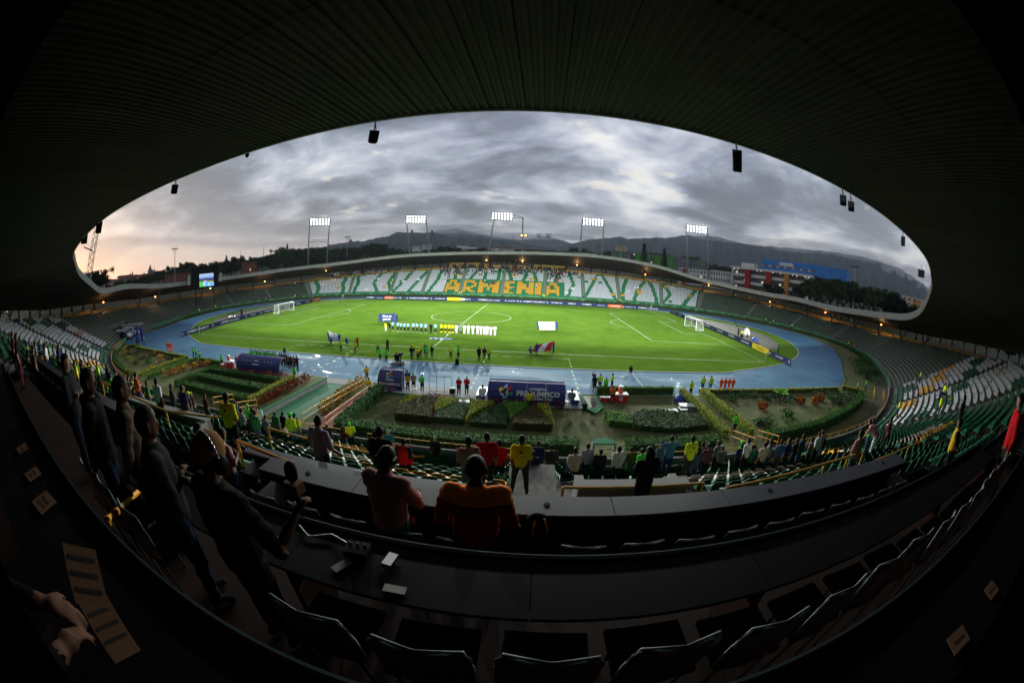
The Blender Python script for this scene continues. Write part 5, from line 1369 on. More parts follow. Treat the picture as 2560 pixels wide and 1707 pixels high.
# orange yoke over the shoulders: own piece of cloth following the body
def yoke(ob,zmin,m,sc=1.03):
    me=ob.data.copy(); bm=bmesh.new(); bm.from_mesh(me)
    dl=[f for f in bm.faces if not (f.calc_center_median().z>zmin and abs(f.calc_center_median().x)<.235 and f.calc_center_median().z<1.53 and f.material_index in(1,5))]
    bmesh.ops.delete(bm,geom=dl,context='FACES')
    for v in bm.verts: v.co+=v.normal*.006
    bm.to_mesh(me); bm.free(); me.materials.clear(); me.materials.append(m); me.polygons.foreach_set('material_index',[0]*len(me.polygons))
    o_=bpy.data.objects.new('shoulder_yoke',me); link(o_,ob)
m2=near(13.05,-82.88,8.6,1.72,'papers',o('pinstripe','green',fore='pinstripe'),-12,'man with glasses and lanyard in red pinstriped shirt reading papers',skin=3)
MB().path([(-.09,.03,1.47),(-.06,-.07,1.50),(.06,-.07,1.50),(.09,.03,1.47)],.012,5).build('lanyard',CL['navy'],m2)
MB().path([(-.10,.02,1.66),(-.09,.10,1.66),(0,.135,1.66),(.09,.10,1.66),(.10,.02,1.66)],.006,5).build('glasses',MATS['galv'],m2)
m3=near(12.72,-84.50,9.45,1.62,'mic_up',o('shadeblack','shadeblack'),-8,'man in orange baseball cap worn backwards with white headphones holding a microphone',skin=3)
POSES['mic_up']
hd=POSES['mic_up']['head']
MB().lathe([(.100,-.03),(.106,.01),(.102,.05),(.080,.095),(.045,.118),(.008,.125)],18,sy=1.14).build('baseball_cap',cl('cap_orange',(.20,.10,.045)),m3,True,loc=(hd[0],hd[1],hd[2]+.035))
hp=empty('headphones_part',(0,0,0)); bpy.data.objects.remove(hp)
arc=[(math.cos(a)*.125,-.01,math.sin(a)*.145) for a in [math.pi*k/14 for k in range(15)]]
hb=MB().path([(x+hd[0],y+hd[1],z+hd[2]+.02) for x,y,z in arc],.009,6).build('headphones',mat('headphone_silver',(.55,.55,.6),.25,.05,3,metal=.6),m3,True)
for s in (-1,1): MB().lathe([(.055,-.02),(.06,0),(.05,.02)],14).build('ear_cup',MATS['desk_black'],hb,True,loc=(hd[0]+s*.115,hd[1],hd[2]-.01)).rotation_euler=(0,R(90),0)
e=empty('microphone',(13.10,-84.22,10.70),R(-8),'microphone with black foam head and orange channel cube held up by the man in headphones','microphone')
MB().lathe([(.014,-.14),(.016,.0),(.014,.02)],10).build('handle',MATS['desk_black'],e,True); MB().lathe([(.015,.09),(.034,.11),(.038,.15),(.032,.19),(.012,.21)],14).build('foam_head',MATS['speaker_black'],e,True)
cube=MB().box((0,0,.055),(.10,.07,.065)).build('channel_cube',MATS['paper_orange'],e); text("RCN",.034,MATS['ink'],cube,(0,-.036,.055),(R(90),0,0),ext=.0006)
m4=near(11.95,-84.47,9.45,1.66,'crossed',o('shadegrey','shadejeans',fore='shadegrey'),-30,'dark haired man in grey jacket standing left of the orange cap',skin=3)
m5=near(11.05,-84.25,9.45,1.70,'behind',o('shadebeige','shadejeans'),-25,'man in beige shirt with lanyard standing behind the grey jacket',skin=3)
m6=near(10.55,-84.45,9.45,1.76,'behind',o('shadeblack','shadejeans'),-35,'tall slim man in black T-shirt and jeans at left',skin=3)
m7=person(8.5,-84.2,9.45,1.70,'crossed',o('black','shadejeans',fore='black'),-40,'hooded person in black track jacket with pale sleeve stripes',group='press row people in the foreground')
m8=person(8.94,-81.9,7.75,1.76,'stand',o('cream','charcoal'),-25,'man in pale polo shirt with dark collar seen from behind at left',group='press row people in the foreground')
m9=person(9.4,-81.75,7.75,1.68,'phone',o('pink','jeans'),-10,'man in pink shirt half hidden behind the pale polo shirt',group='press row people in the foreground')
m10=near(13.33,-86.15,10.25,1.66,'papers',o('shadeblack','shadeblack',fore='shadeblack'),-8,'dim man at the bottom left corner holding printed match sheets',skin=3)
def held_sheet(x,y,z,w,h,rot,lab):
    e=empty('match_sheet',(x,y,z),0,lab,'paper'); e.rotation_mode='QUATERNION'; e.rotation_quaternion=(CAM-Vector((x,y,z))).to_track_quat('Z','Y')@Matrix.Rotation(rot,3,'Z').to_quaternion()
    MB().box((0,0,0),(w,h,.002)).build('sheet',MATS['paper_orange'],e)
    for k in range(3): MB().box((0,h*.3-.035*k,.0022),(w*.8,.010,.0012)).build('text_line',MATS['ink'],e)
held_sheet(13.46,-85.56,11.34,.10,.13,R(-32),'upper printed sheet held in the bottom left corner')
held_sheet(13.42,-85.60,11.17,.11,.15,R(-14),'lower printed sheet held in the bottom left corner')
# ================================================================ PITCH PEOPLE
uru=o('sky','black',fore=None,calf='black',shoes='white')
G1='light blue shirted team lined up left of the officials'
ordn=['first','second','third','fourth','fifth','sixth','seventh','eighth','ninth','tenth']
ux=[-9.6,-9.0,-8.3,-7.6,-6.6,-5.9,-5.1,-4.3]
person(-10.8,-21.9,0,1.78,'behind',uru,180,'light blue player at the left end of the line, partly behind the dark photographer',G1)
for i,x in enumerate(ux): person(x,-22.35-.03*i,0,rr.uniform(1.74,1.86),rr.choice(('behind','front','stand')),uru,180+rr.uniform(-15,15),'light blue player, %s after the end man from the left of the line'%ordn[i],G1)
person(-3.3,-22.7,0,1.80,'behind',o('black','black',fore='black',calf='black'),180,'goalkeeper in all black in the light blue line',G1)
person(-2.5,-22.6,0,1.82,'behind',uru,178,'light blue player next to the yellow shirted officials',G1)
G2='yellow shirted match officials in the middle of the line'
for i,x in enumerate((-1.5,-.8,-.1,.5)): person(x,-22.25,0,1.76,'behind',o('yellow','black',calf='yellow',shoes='black'),180+rr.uniform(-8,8),'match official in yellow, %s from the light blue team'%ordn[i],G2)
per=o('white','white',calf='white',shoes='red'); G3='white shirted team with red sash lined up right of the officials'
def sash(ob):
    b=MB()
    for k in range(6):
        t0=k/6;t1=(k+1)/6
        def pt(t): x=.15-.30*t; z=1.40-.42*t; y=.132-.25*x*x*2; return x,y,z
        x0,y0,z0=pt(t0);x1,y1,z1=pt(t1); w=.05
        b.quad((x0,y0+.008,z0-w),(x1,y1+.008,z1-w),(x1,y1+.008,z1+w),(x0,y0+.008,z0+w))
    b.build('sash',CL['red'],ob)
sash_o=None
for i,x in enumerate((1.2,2.6,3.3,4.1,4.9,5.5,6.1,6.6,7.2,7.9)):
    q=person(x,-22.4-.03*i,0,rr.uniform(1.74,1.86),rr.choice(('behind','behind','embrace' if False else 'front')),per,180+rr.uniform(-10,10),'white shirted player with red sash, %s from the officials'%ordn[i],G3); sash(q)
person(1.85,-21.95,0,1.84,'embrace',o('grey','grey',calf='charcoal'),180,'goalkeeper in grey kit among the white shirts',G3)
fld=[(-11.7,-23.1,1.72,'camera',o('yellow','white',calf='white'),0,'cameraman in yellow vest left of the players'),
(-11.1,-22.6,1.78,'bend',o('black','black',calf='skin'),90,'photographer in black bending before the line of players'),
(-17.8,-33.3,1.72,'hold',o('royal','royal',calf='royal'),200,'flag bearer in blue at the left edge of the blue striped flag'),
(-15.2,-34.2,1.60,'hold',o('royal','royal',calf='royal'),180,'flag bearer in blue at the right edge of the blue striped flag'),
(-14.0,-34.0,1.05,'crouch',o('royal','royal',calf='royal'),90,'child in blue crouching right of the blue striped flag'),
(-16.6,-34.6,1.0,'crouch',o('navy','navy'),180,'child in navy crouching under the blue striped flag'),
(-12.2,-39.2,1.70,'stand',o('neon','jeans',cap='neon'),0,'woman in neon shirt and jeans holding the white rope, leftmost'),
(-9.5,-39.9,1.70,'camera',o('yellow','khaki',calf='skin',vest=1),0,'photographer in yellow vest and bare legs by the rope'),
(-10.6,-37.0,1.70,'camera',o('red','charcoal'),0,'photographer in red jacket behind the yellow vest'),
(-6.6,-38.6,1.72,'stand',o('neon','charcoal',cap='neon'),0,'steward in neon shirt and cap left of a dark jacket at the rope'),
(-4.4,-42.9,1.72,'camera',o('neong','jeans'),0,'press photographer in green vest and jeans at the track edge, left one'),
(-5.5,-37.6,1.78,'camera',o('charcoal','black'),0,'photographer in dark clothes with backpack at the rope'),
(-3.4,-43.2,1.72,'camera',o('neong','black',calf='skin'),0,'press photographer in green vest and shorts at the track edge, right one'),
(-1.7,-44.0,1.60,'sit',o('black','black',fore='black'),0,'operator in black seated on the wheeled camera platform'),
(-.7,-41.2,1.80,'behind',o('black','charcoal',fore='black'),0,'man in black hooded jacket standing at the rope'),
(-1.3,-38.7,1.72,'stand',o('neon','black',cap='neon'),0,'steward in neon cap facing away behind the black jacket'),
(.15,-41.3,1.62,'behind',o('yellow','black'),0,'man in yellow vest right of the black hooded jacket'),
(0,-39.7,1.76,'stand',o('neon','navy',cap='neon'),0,'neon shirted steward with cap behind the yellow vest'),
(.5,-39.3,1.72,'camera',o('green','charcoal'),0,'leftmost of three photographers huddled at the rope'),
(1.0,-40.2,1.75,'camera',o('neong','grey'),0,'photographer in green vest with orange backpack, middle of the huddle'),
(1.65,-40.0,1.70,'camera',o('black','grey'),0,'rightmost of three photographers huddled at the rope'),
(4.0,-39.4,1.66,'stand',o('neon','charcoal',cap='neon'),0,'lone steward in neon shirt and cap with dark bag strap'),
(5.0,-39.6,1.76,'camera',o('neong','black',calf='skin'),0,'cameraman in bright green vest above a black trolley bag'),
(7.7,-39.8,1.80,'stand',o('black','black',fore='black'),0,'taller man in black of the pair right of centre on the grass'),
(8.35,-39.6,1.76,'behind',o('maroon','grey',fore='maroon'),0,'man in maroon jacket and grey trousers right of the man in black'),
(8.9,-39.3,1.66,'stand',o('neon','charcoal',cap='neon'),0,'neon steward with white shoes beside the maroon jacket'),
]
GX={}
for (x,y,H,pose,of,f,lab) in fld:
    person(x,y,.004,H,pose,of,f+rr.uniform(-10,10),lab,'people along the near touchline')
more=[(14.1,-34.3,1.05,'crouch',o('blue','royal'),80,'child in light blue crouching at the left tip of the red and white flag'),
(14.9,-35.1,1.68,'hold',o('royal','royal',calf='royal'),0,'bearer in blue standing in front of the red and white flag'),
(16.8,-32.7,1.05,'crouch',o('royal','royal'),200,'bearer in blue crouching behind the right side of the red and white flag'),
(17.3,-33.2,1.74,'hold',o('royal','royal',calf='royal'),120,'tall bearer in blue holding up the right corner of the red and white flag'),
(15.1,-13.5,1.70,'hold',o('royal','royal',calf='royal'),-90,'outer bearer in blue left of the white banner'),
(15.4,-13.0,1.72,'hold',o('royal','royal',calf='royal'),-90,'inner bearer in blue left of the white banner'),
(18.9,-14.0,1.70,'hold',o('royal','royal',calf='royal'),90,'outer bearer in blue right of the white banner'),
(18.75,-13.0,1.72,'hold',o('royal','royal',calf='royal'),90,'inner bearer in blue right of the white banner'),
(-17.5,-12.8,1.70,'hold',o('royal','royal',calf='royal'),-90,'outer bearer in blue left of the blue slogan banner'),
(-17.2,-11.9,1.72,'hold',o('royal','royal',calf='royal'),-90,'inner bearer in blue left of the blue slogan banner'),
(-13.8,-12.3,1.70,'hold',o('royal','royal',calf='royal'),90,'outer bearer in blue right of the blue slogan banner'),
(-13.9,-11.4,1.72,'hold',o('royal','royal',calf='royal'),90,'inner bearer in blue right of the blue slogan banner')]
for (x,y,H,pose,of,f,lab) in more: person(x,y,.004,H,pose,of,f,lab,group='bearers in blue holding flags and banners on the pitch')
bibs=[-22.0,-21.5,-20.9,-20.35,-19.8,-19.3,-18.85,-18.4,-17.95,-17.5,-17.05]
for i,x in enumerate(bibs): person(x,-48.25-.04*i,.004,rr.uniform(1.70,1.82),'embrace' if i%3 else 'behind',o('neong','black',sleeve='black' if i%4 else 'neong',fore=None,calf='black'),0+rr.uniform(-6,6),
    'substitute in bright green bib, %s from the left in the row by the left dugout'%(['first','second','third','fourth','fifth','sixth','seventh','eighth','ninth','tenth','eleventh'][i]),'substitutes in green bibs with arms linked')
for i,(x,y) in enumerate([(-16.6,-48.3),(-15.9,-48.7),(-15.3,-48.9),(-14.8,-49.1),(-14.3,-49.3),(-13.75,-49.5),(-13.2,-49.6),(-12.65,-49.7)]):
    person(x,y,.004,rr.uniform(1.70,1.80),'embrace' if i%2 else 'stand',o(('khaki','brown','black','black','khaki','brown','khaki','maroon')[i],'black',fore=None if i%2 else 'black'),rr.uniform(-6,6),
    'team staff member in dark clothes, %s from the green bibs by the left dugout'%ordn[i] if i<8 else '', 'team staff in dark clothes beside the left dugout')
side=[(-10.7,-53.1,1.66,'stand',o('neong','charcoal'),0,'guard in green vest standing at the corner of the yellow hedge and ramp'),
(-2.5,-51.0,1.66,'behind',o('yellow','khaki',calf='khaki'),10,'man in yellow vest at the top of the flower bed by the small dugout'),
(-.55,-54.7,1.66,'behind',o('yellow','charcoal'),0,'man in yellow vest on the red ramp beside the small dugout'),
(2.85,-53.2,1.70,'phone',o('gold','black'),0,'man in mustard yellow shirt right of the small dugout'),
(3.35,-52.9,1.74,'crossed',o('khaki','black'),200,'man in beige talking to the mustard shirt near the white chair'),
(4.25,-53.1,1.74,'behind',o('neong','black'),0,'guard in lime vest with hands behind his back near the white chair'),
(2.5,-52.2,1.78,'behind',o('navy','navy'),30,'man in navy partly hidden at the open end of the small dugout'),
(7.8,-53.2,1.72,'crossed',o('red','black'),0,'left one of two men in red shirts beside the silver case'),
(8.5,-53.0,1.76,'crossed',o('red','black'),0,'right one of two men in red shirts beside the silver case'),
(14.25,-55.5,1.68,'stand',o('yellow','charcoal'),0,'guard in yellow vest standing before the middle of the long dugout'),
(10.15,-54.3,1.60,'sit',o('white','black'),20,'man in white shirt sitting left of the long dugout'),
(17.95,-54.3,1.60,'sit',o('grey','black'),-10,'man in grey shirt sitting on a white chair right of the long dugout'),
(20.6,-50.3,1.80,'camera',o('black','black',calf='skin'),10,'television cameraman in black shorts at the hedge end'),
(21.3,-49.4,1.70,'stand',o('neon','navy'),0,'guard in neon vest behind the television camera'),
(21.75,-50.2,1.62,'stand',o('neong','charcoal'),0,'guard in green vest low behind the hedge near the cameraman'),
(22.6,-49.2,1.76,'hold',o('neon','charcoal'),60,'guard with neon vest arm outstretched near the cameraman'),
(21.85,-53.2,1.72,'stand',o('orange','charcoal',cap='orange'),0,'attendant in orange vest and cap beside the red drink coolers'),
(30.8,-51.0,1.74,'phone',o('neon','charcoal'),0,'police officer in neon jacket standing on the path between yellow hedges'),
(33.1,-49.1,1.74,'stand',o('neon','jeans'),0,'left one of two neon shirted guards at the track edge with black boxes'),
(34.1,-49.1,1.74,'stand',o('neon','jeans'),-20,'right one of two neon shirted guards at the track edge with black boxes'),
(31.2,-60.3,1.70,'front',o('neong','charcoal'),10,'guard in green vest on the path between the right hedges'),
(59.2,-51.3,1.70,'stand',o('neong','charcoal'),20,'guard in green vest beyond the right garden near the small stairs'),
(62.4,-50.6,1.70,'stand',o('neong','charcoal'),20,'guard in green vest beside the orange landing rail at right'),
(-24.9,-51.7,1.68,'stand',o('neong','charcoal'),0,'guard in green vest left of the small red cooler'),
(-21.8,-51.6,1.72,'stand',o('orange','black',cap='orange'),0,'attendant in orange shirt and cap right of the left red cooler'),
(-34.4,-49.9,1.62,'stand',o('neong','charcoal'),0,'left of three green vests at the track edge between gardens'),
(-33.9,-49.7,1.60,'stand',o('neong','black'),0,'middle of three green vests at the track edge between gardens'),
(-33.4,-49.4,1.10,'crouch',o('neong','black'),0,'crouching one of three green vests at the track edge between gardens'),
(-59.4,-46.1,1.70,'stand',o('neong','navy'),-20,'guard in green vest right of the purple inflatable arch'),
(-60.6,-46.9,1.70,'stand',o('navy','navy'),-20,'man in navy below the purple inflatable arch'),
(61.2,-26.4,1.74,'stand',o('blue','navy'),90,'man in light blue standing behind the boards at the right corner'),
(61.6,-10.4,1.70,'stand',o('neon','charcoal'),-80,'left neon vest by the camera crane behind the right goal'),
(62.4,-9.6,1.70,'stand',o('yellow','charcoal'),-80,'middle yellow vest by the camera crane behind the right goal'),
(62.9,-11.2,1.70,'stand',o('neon','charcoal'),-80,'right neon vest by the camera crane behind the right goal'),
(-63.5,-8,1.72,'camera',o('black','black'),80,'camera operator in black behind the left goal'),
(-61.8,-13.5,1.70,'stand',o('navy','blue'),80,'man in blue behind the left boards'),
(19.0,-55.6,1.0,'crouch',o('black','black'),0,'person crouching in the stair opening on the lawn'),
(26.3,-42.6,1.0,'crouch',o('black','charcoal'),0,'photographer in black crouching alone at the grass edge'),
(-20.0,-42.9,1.0,'crouch',o('black','charcoal'),0,'small dark photographer crouching at the left grass edge'),
]
for (x,y,H,pose,of,f,lab) in side: 
    person(x,y,.12 if (-10<x<9 and y<-52 and x>0) else .006,H,pose,of,f+rr.uniform(-6,6),lab,group='people between the track and the gardens')
for nm,xs,y0 in (('right',[35.5,36.05,36.6,37.15],-49.1),('left',[-45.7,-45.15,-44.6,-44.0],-48.0)):
    for i,x in enumerate(xs): person(x,y0,.006,1.52,'behind',o('redorange','redorange',calf='redorange',cap='orange'),rr.uniform(-5,5),'ball kid in orange red kit, %s of four at the %s track end'%(['leftmost','second','third','rightmost'][i],nm),'ball kids in orange red kit')
# guards and spectators along the far front walls / terraces
wallppl=[(S,off,col) for S,off,col in [(283.4,-.8,'neon'),(282.9,.6,'neon'),(251,-.8,'neon'),(251.6,.4,'neon'),(236,.6,'charcoal'),(222.6,-.7,'neon'),(221.8,-.7,'neon'),(311,-.8,'neon'),(312,8,'neon'),(329,12,'neon'),(345,-.8,'navy'),(162,-.6,'neon'),(160.4,-.6,'charcoal'),(158.6,-.6,'neon'),(150,-.6,'neon'),(141,-.6,'navy'),(121,-.6,'neon'),(119,-.6,'charcoal'),(117.2,-.6,'orange'),(365,-.6,'neon'),(352,-.7,'neon'),(350,-.7,'navy'),(398,-.7,'neon'),(405,-.7,'navy'),(389,-.7,'neon'),(383,4,'charcoal'),(360,7,'navy'),(347,9,'charcoal'),(349,9,'white'),(372,9.5,'orange'),(374,9.5,'charcoal'),(377,9.5,'brown'),(380,9.6,'black'),(180,12,'neon'),(176,12.5,'red'),(174.5,12.5,'neon'),(172,12,'charcoal'),(171,12,'white'),(165,10.5,'black'),(164,10.5,'navy'),(128,11,'charcoal'),(266.2,4,'navy'),(254.3,6.5,'white'),(274.6,8.8,'white'),(271.5,7.5,'maroon'),(271,7.5,'red'),(248.7,6.5,'black'),(248.3,5.6,'charcoal')]]
for i,(s,off,c) in enumerate(wallppl):
    qz=0 if off<0 else .15+.4*int(off/TREAD); p=bp(s,off,qz)
    person(p[0],p[1],p[2],1.72,'stand' if i%3 else 'behind',o(c,'charcoal'),face_to(p[0],p[1],0,0),'tiny %s clad figure by the %s of the far bowl'%(c,'front wall' if off<0 else 'terrace rows'),'distant figures round the far bowl')
# ================================================================ BOARDS
mat('board_navy',(.014,.028,.115),.5,.15,.6); mat('board_orange',(.62,.11,.03),.5,.1,.6); mat('board_yellow',(.80,.66,.02),.5,.05,.6); mat('board_red',(.55,.03,.03),.5,.1,.6); mat('board_white',(.78,.78,.80),.5,.05,1); mat('board_blue',(.03,.07,.33),.5,.1,.6); mat('print_white',(.80,.80,.82),.6,.02,3); mat('print_red',(.65,.03,.03),.6,.02,3); mat('print_yellow',(.85,.62,.05),.6,.03,3); mat('print_teal',(.02,.32,.22),.6,.03,3); mat('print_sky',(.25,.45,.70),.6,.03,3)
def board(x0,y0,x1,y1,txt,m='board_navy',tm='print_white',label='',size=.52,h=.95,ext=.0,logos=(),two=None):
    a=Vector((x0,y0,0)); b_=Vector((x1,y1,0)); L_=(b_-a).length; ang=math.atan2(y1-y0,x1-x0); mid=(a+b_)/2
    e=empty('ad_board',(mid.x,mid.y,.01),ang,label,'advertising board','advertising boards round the pitch')
    MB().box((0,.02,h/2),(L_-.03,.05,h),tilt=0).build('panel',MATS[m],e)
    for sx in (-L_/2+.3,L_/2-.3): MB().bar((sx,.05,h*.8),(sx,.5,0),.02,4).build('brace',MATS['galv'],e)
    if txt: 
        t_=text(txt,size,MATS[tm],e,(0,-.012,h*.5),(R(90),0,0),ext=.004,bold=.006)
    for lx in logos:
        r_=MB()
        n=12
        for k in range(n):
            if k in (2,7): continue
            a0=2*math.pi*k/n;a1=2*math.pi*(k+.8)/n
            r_.quad((lx+math.cos(a0)*.26,-.012,h*.5+math.sin(a0)*.26),(lx+math.cos(a1)*.26,-.012,h*.5+math.sin(a1)*.26),(lx+math.cos(a1)*.17,-.012,h*.5+math.sin(a1)*.17),(lx+math.cos(a0)*.17,-.012,h*.5+math.sin(a0)*.17))
        r_.box((lx,-.012,h*.5),(.12,.006,.16)); r_.build('logo',MATS[tm],e)
    return e
FY=37.6
fb=[(-44.5,-41,'CONMEBOL','board_navy','print_white','dark blue board reading CONMEBOL nearest the left goal on the far side'),
(-41,-37.3,'Acredita Siempre','board_navy','print_white','narrow dark board reading Acredita Siempre left of the orange one, far side'),
(-37.3,-34.0,'GATORADE','board_orange','print_white','orange board on the far side at the left'),
(-34.0,-30.6,'EVOLUCION','board_navy','print_white','dark board with EVOLUCION right of the left orange one'),
(-29.2,-19.6,'CONMEBOL PREOLÍMPICO','board_navy','print_white','dark board reading CONMEBOL PREOLIMPICO under the left seat blocks'),
(-19.6,-14.6,'COLOMBIA 2020','board_navy','print_white','dark board reading COLOMBIA 2020 left of the yellow one'),
(-14.6,-10.0,'Colombiana','board_yellow','print_red','yellow slanted board with red script on the far side'),
(-10.0,-5.6,'LLAMA YA','board_navy','print_white','dark board with a white patch and LLAMA YA'),
(-5.6,4.6,'CONMEBOL Cree en grande','board_navy','print_white','dark board reading Cree en grande under the letter A and R'),
(4.6,9.4,'EVOLUCION','board_navy','print_white','dark board with EVOLUCION between two emblems at the centre'),
(9.4,19.0,'CONMEBOL PREOLÍMPICO','board_navy','print_white','dark board reading CONMEBOL PREOLIMPICO at the centre right'),
(19.0,24.2,'COLOMBIA 2020','board_navy','print_white','dark board reading COLOMBIA 2020 right of centre'),
(24.2,29.0,'ARMENIA','board_navy','print_white','dark board reading ARMENIA below the last letters of the seats'),
(29.0,34.0,'CONMEBOL','board_navy','print_white','dark board reading CONMEBOL right of ARMENIA'),
(34.0,38.6,'Acredita Siempre','board_navy','print_white','dark board reading Acredita Siempre before the right orange one'),
(38.6,43.6,'GATORADE','board_orange','print_white','orange board on the far side at the right'),
(43.6,48.4,'EVOLUCION','board_navy','print_white','dark board with EVOLUCION right of the right orange one'),
(48.4,57.2,'CONMEBOL Cree en grande','board_navy','print_white','last dark board on the far touchline reading Cree en grande')]
shift=-9.0
for x0,x1,t_,m_,tm,lab in fb:
    X0=x0*1.0; X1=x1*1.0
    lg=()
    L_=X1-X0
    if 'PREOL' in t_ or t_=='EVOLUCION': lg=(-L_/2+.45,L_/2-.45)
    sz={'EVOLUCION':.42,'Acredita Siempre':.36,'LLAMA YA':.50,'COLOMBIA 2020':.50}.get(t_,.60)
    e=board(X0,FY,X1,FY,t_,m_,tm,lab,sz,logos=lg,h=1.0)
    if t_=='Colombiana':
        for sx,c in ((-L_/2+.25,'board_red'),(L_/2-.25,'board_red')): MB().quad((sx-.25,-.011,.02),(sx+.15,-.011,.02),(sx+.3,-.011,.97),(sx-.1,-.011,.97)).build if False else None
    if t_=='LLAMA YA':
        MB().box((-L_/2+.8,-.01,.5),(1.3,.012,.7)).build('patch',MATS['board_white'],e); text('Movistar' if False else 'Mayo',.38,MATS['print_red'],e,(-L_/2+.8,-.02,.5),(R(90),0,0))
# boards behind the goals
def seq(x0,y0,x1,y1,items):
    tot=sum(i[1] for i in items); p=Vector((x0,y0)); d=Vector((x1-x0,y1-y0)); L_=d.length; d/=L_; k=L_/tot
    for t_,w,m_,tm,lab in items:
        q=p+d*w*k; lg=(-w*k/2+.5,w*k/2-.5) if ('PREOL' in t_ or t_=='EVOLUCION') else (); board(p.x,p.y,q.x,q.y,t_,m_,tm,lab,{'EVOLUCION':.44,'Acredita Siempre':.5,'LLAMA YA':.48,'COLOMBIA 2020':.48}.get(t_,.62),logos=lg,h=1.0); p=q
seq(59.5,33.5,57.0,-36.0,[('EVOLUCION',6,'board_navy','print_white','dark board with EVOLUCION at the far end of the right goal line'),('LLAMA YA',6,'board_navy','print_white','dark board reading LLAMA YA at the far right corner'),('CONMEBOL Cree en grande',10,'board_navy','print_white','dark board seen through the right goal net'),
 ('CONMEBOL PREOLÍMPICO',11,'board_navy','print_white','dark board reading CONMEBOL PREOLIMPICO just right of the right goal'),('COLOMBIA 2020',6,'board_navy','print_white','dark board reading COLOMBIA 2020 behind the right goal line'),('CONMEBOL',6,'board_navy','print_white','dark board reading CONMEBOL below the camera crane'),('Acredita Siempre',6,'board_navy','print_white','dark board reading Acredita Siempre left of the right hand yellow one'),('Colombiana',6,'board_yellow','print_red','bright yellow board with red script near the right corner flag'),('EVOLUCION',7,'board_navy','print_white','rightmost dark board with EVOLUCION past the corner flag')])
seq(-55.6,-37.4,-60.6,31.5,[('CONMEBOL PREOLÍMPICO',11,'board_navy','print_white','dark board reading CONMEBOL PREOLIMPICO at the left corner flag'),('CONMEBOL Cree en grande',12,'board_navy','print_white','dark board reading Cree en grande along the left goal line'),('EVOLUCION',7,'board_navy','print_white','dark board with EVOLUCION between emblems left of the left goal'),('CONMEBOL PREOLÍMPICO',10,'board_navy','print_white','dark board seen through the left goal net'),('COLOMBIA 2020',7,'board_navy','print_white','dark board reading COLOMBIA 2020 right beside the left goal'),('CONMEBOL',6,'board_navy','print_white','dark board reading CONMEBOL beyond the left goal'),('Acredita Siempre',6,'board_navy','print_white','dark board reading Acredita Siempre beyond the left goal'),('GATORADE',6,'board_orange','print_white','orange board at the far left corner')][::1])
for ob in list(bpy.data.objects):
    pass
# boards must face the pitch: left row runs the other way, mirror the lettering side
for ob in [x for x in COL.objects if x.name.startswith('ad_board')]:
    d=Vector((0,0))-Vector(ob.location[:2]); n=Vector((math.sin(ob.rotation_euler.z),-math.cos(ob.rotation_euler.z)))
    if d.dot(n)<0: ob.rotation_euler.z+=math.pi
# ---- goals
mat('post_white',(.80,.80,.80),.4,.05,3); mat('net_white',(.55,.57,.57),.8,.1,3)
def goal(sx,lab):
    e=empty('goal',(sx*52.5,0,0),0 if sx>0 else math.pi,lab,'goal'); W=3.66;H=2.44;D=2.1
    for y in (-W,W): MB().bar((0,y,0),(0,y,H),.09,8).build('post',MATS['post_white'],e)
    MB().bar((0,-W-.07,H),(0,W+.07,H),.09,8).build('crossbar',MATS['post_white'],e)
    for y in (-W,W): MB().path([(0,y,H),(D*.75,y,H-.05),(D,y,0)],.045,5).bar((0,y,.05),(D,y,.05),.05,5).build('stay',MATS['post_white'],e)
    MB().bar((D,-W,.06),(D,W,.06),.06,5).bar((D*.75,-W,H-.05),(D*.75,W,H-.05),.03,5).build('ground_bar',MATS['post_white'],e)
    b=MB(); st=.24
    def net(A,B,C,Dd,n,m_):
        for i in range(n+1):
            p=Vector(A).lerp(Vector(B),i/n); q=Vector(Dd).lerp(Vector(C),i/n); b.bar(p,q,.011,3)
        for j in range(m_+1):
            p=Vector(A).lerp(Vector(Dd),j/m_); q=Vector(B).lerp(Vector(C),j/m_); b.bar(p,q,.011,3)
    net((D,-W,.05),(D,W,.05),(D*.75,W,H-.05),(D*.75,-W,H-.05),30,10); net((0,-W,H),(0,W,H),(D*.75,W,H-.05),(D*.75,-W,H-.05),30,6)
    for y in (-W,W): net((0,y,.05),(D,y,.05),(D*.75,y,H-.05),(0,y,H),8,10)
    n_=b.build('net',MATS['net_white'],e); n_['kind']='stuff'
goal(1,'white goal with net at the right end of the pitch'); goal(-1,'white goal with net at the left end of the pitch')
for x,y,lab in ((52.5,-34,'corner flag at the near right corner'),(-52.5,-34,'corner flag at the near left corner'),(52.5,34,'corner flag at the far right corner'),(-52.5,34,'corner flag at the far left corner')):
    e=empty('corner_flag',(x,y,0),0,lab,'corner flag'); MB().bar((0,0,0),(0,0,1.6),.025,6).build('pole',MATS['post_white'],e); MB().prism([(0,-.01),(.42,-.01),(.42,.01),(0,.01)],1.25,1.58).build('flag',MATS['board_yellow'] if y>0 else MATS['post_white'],e)
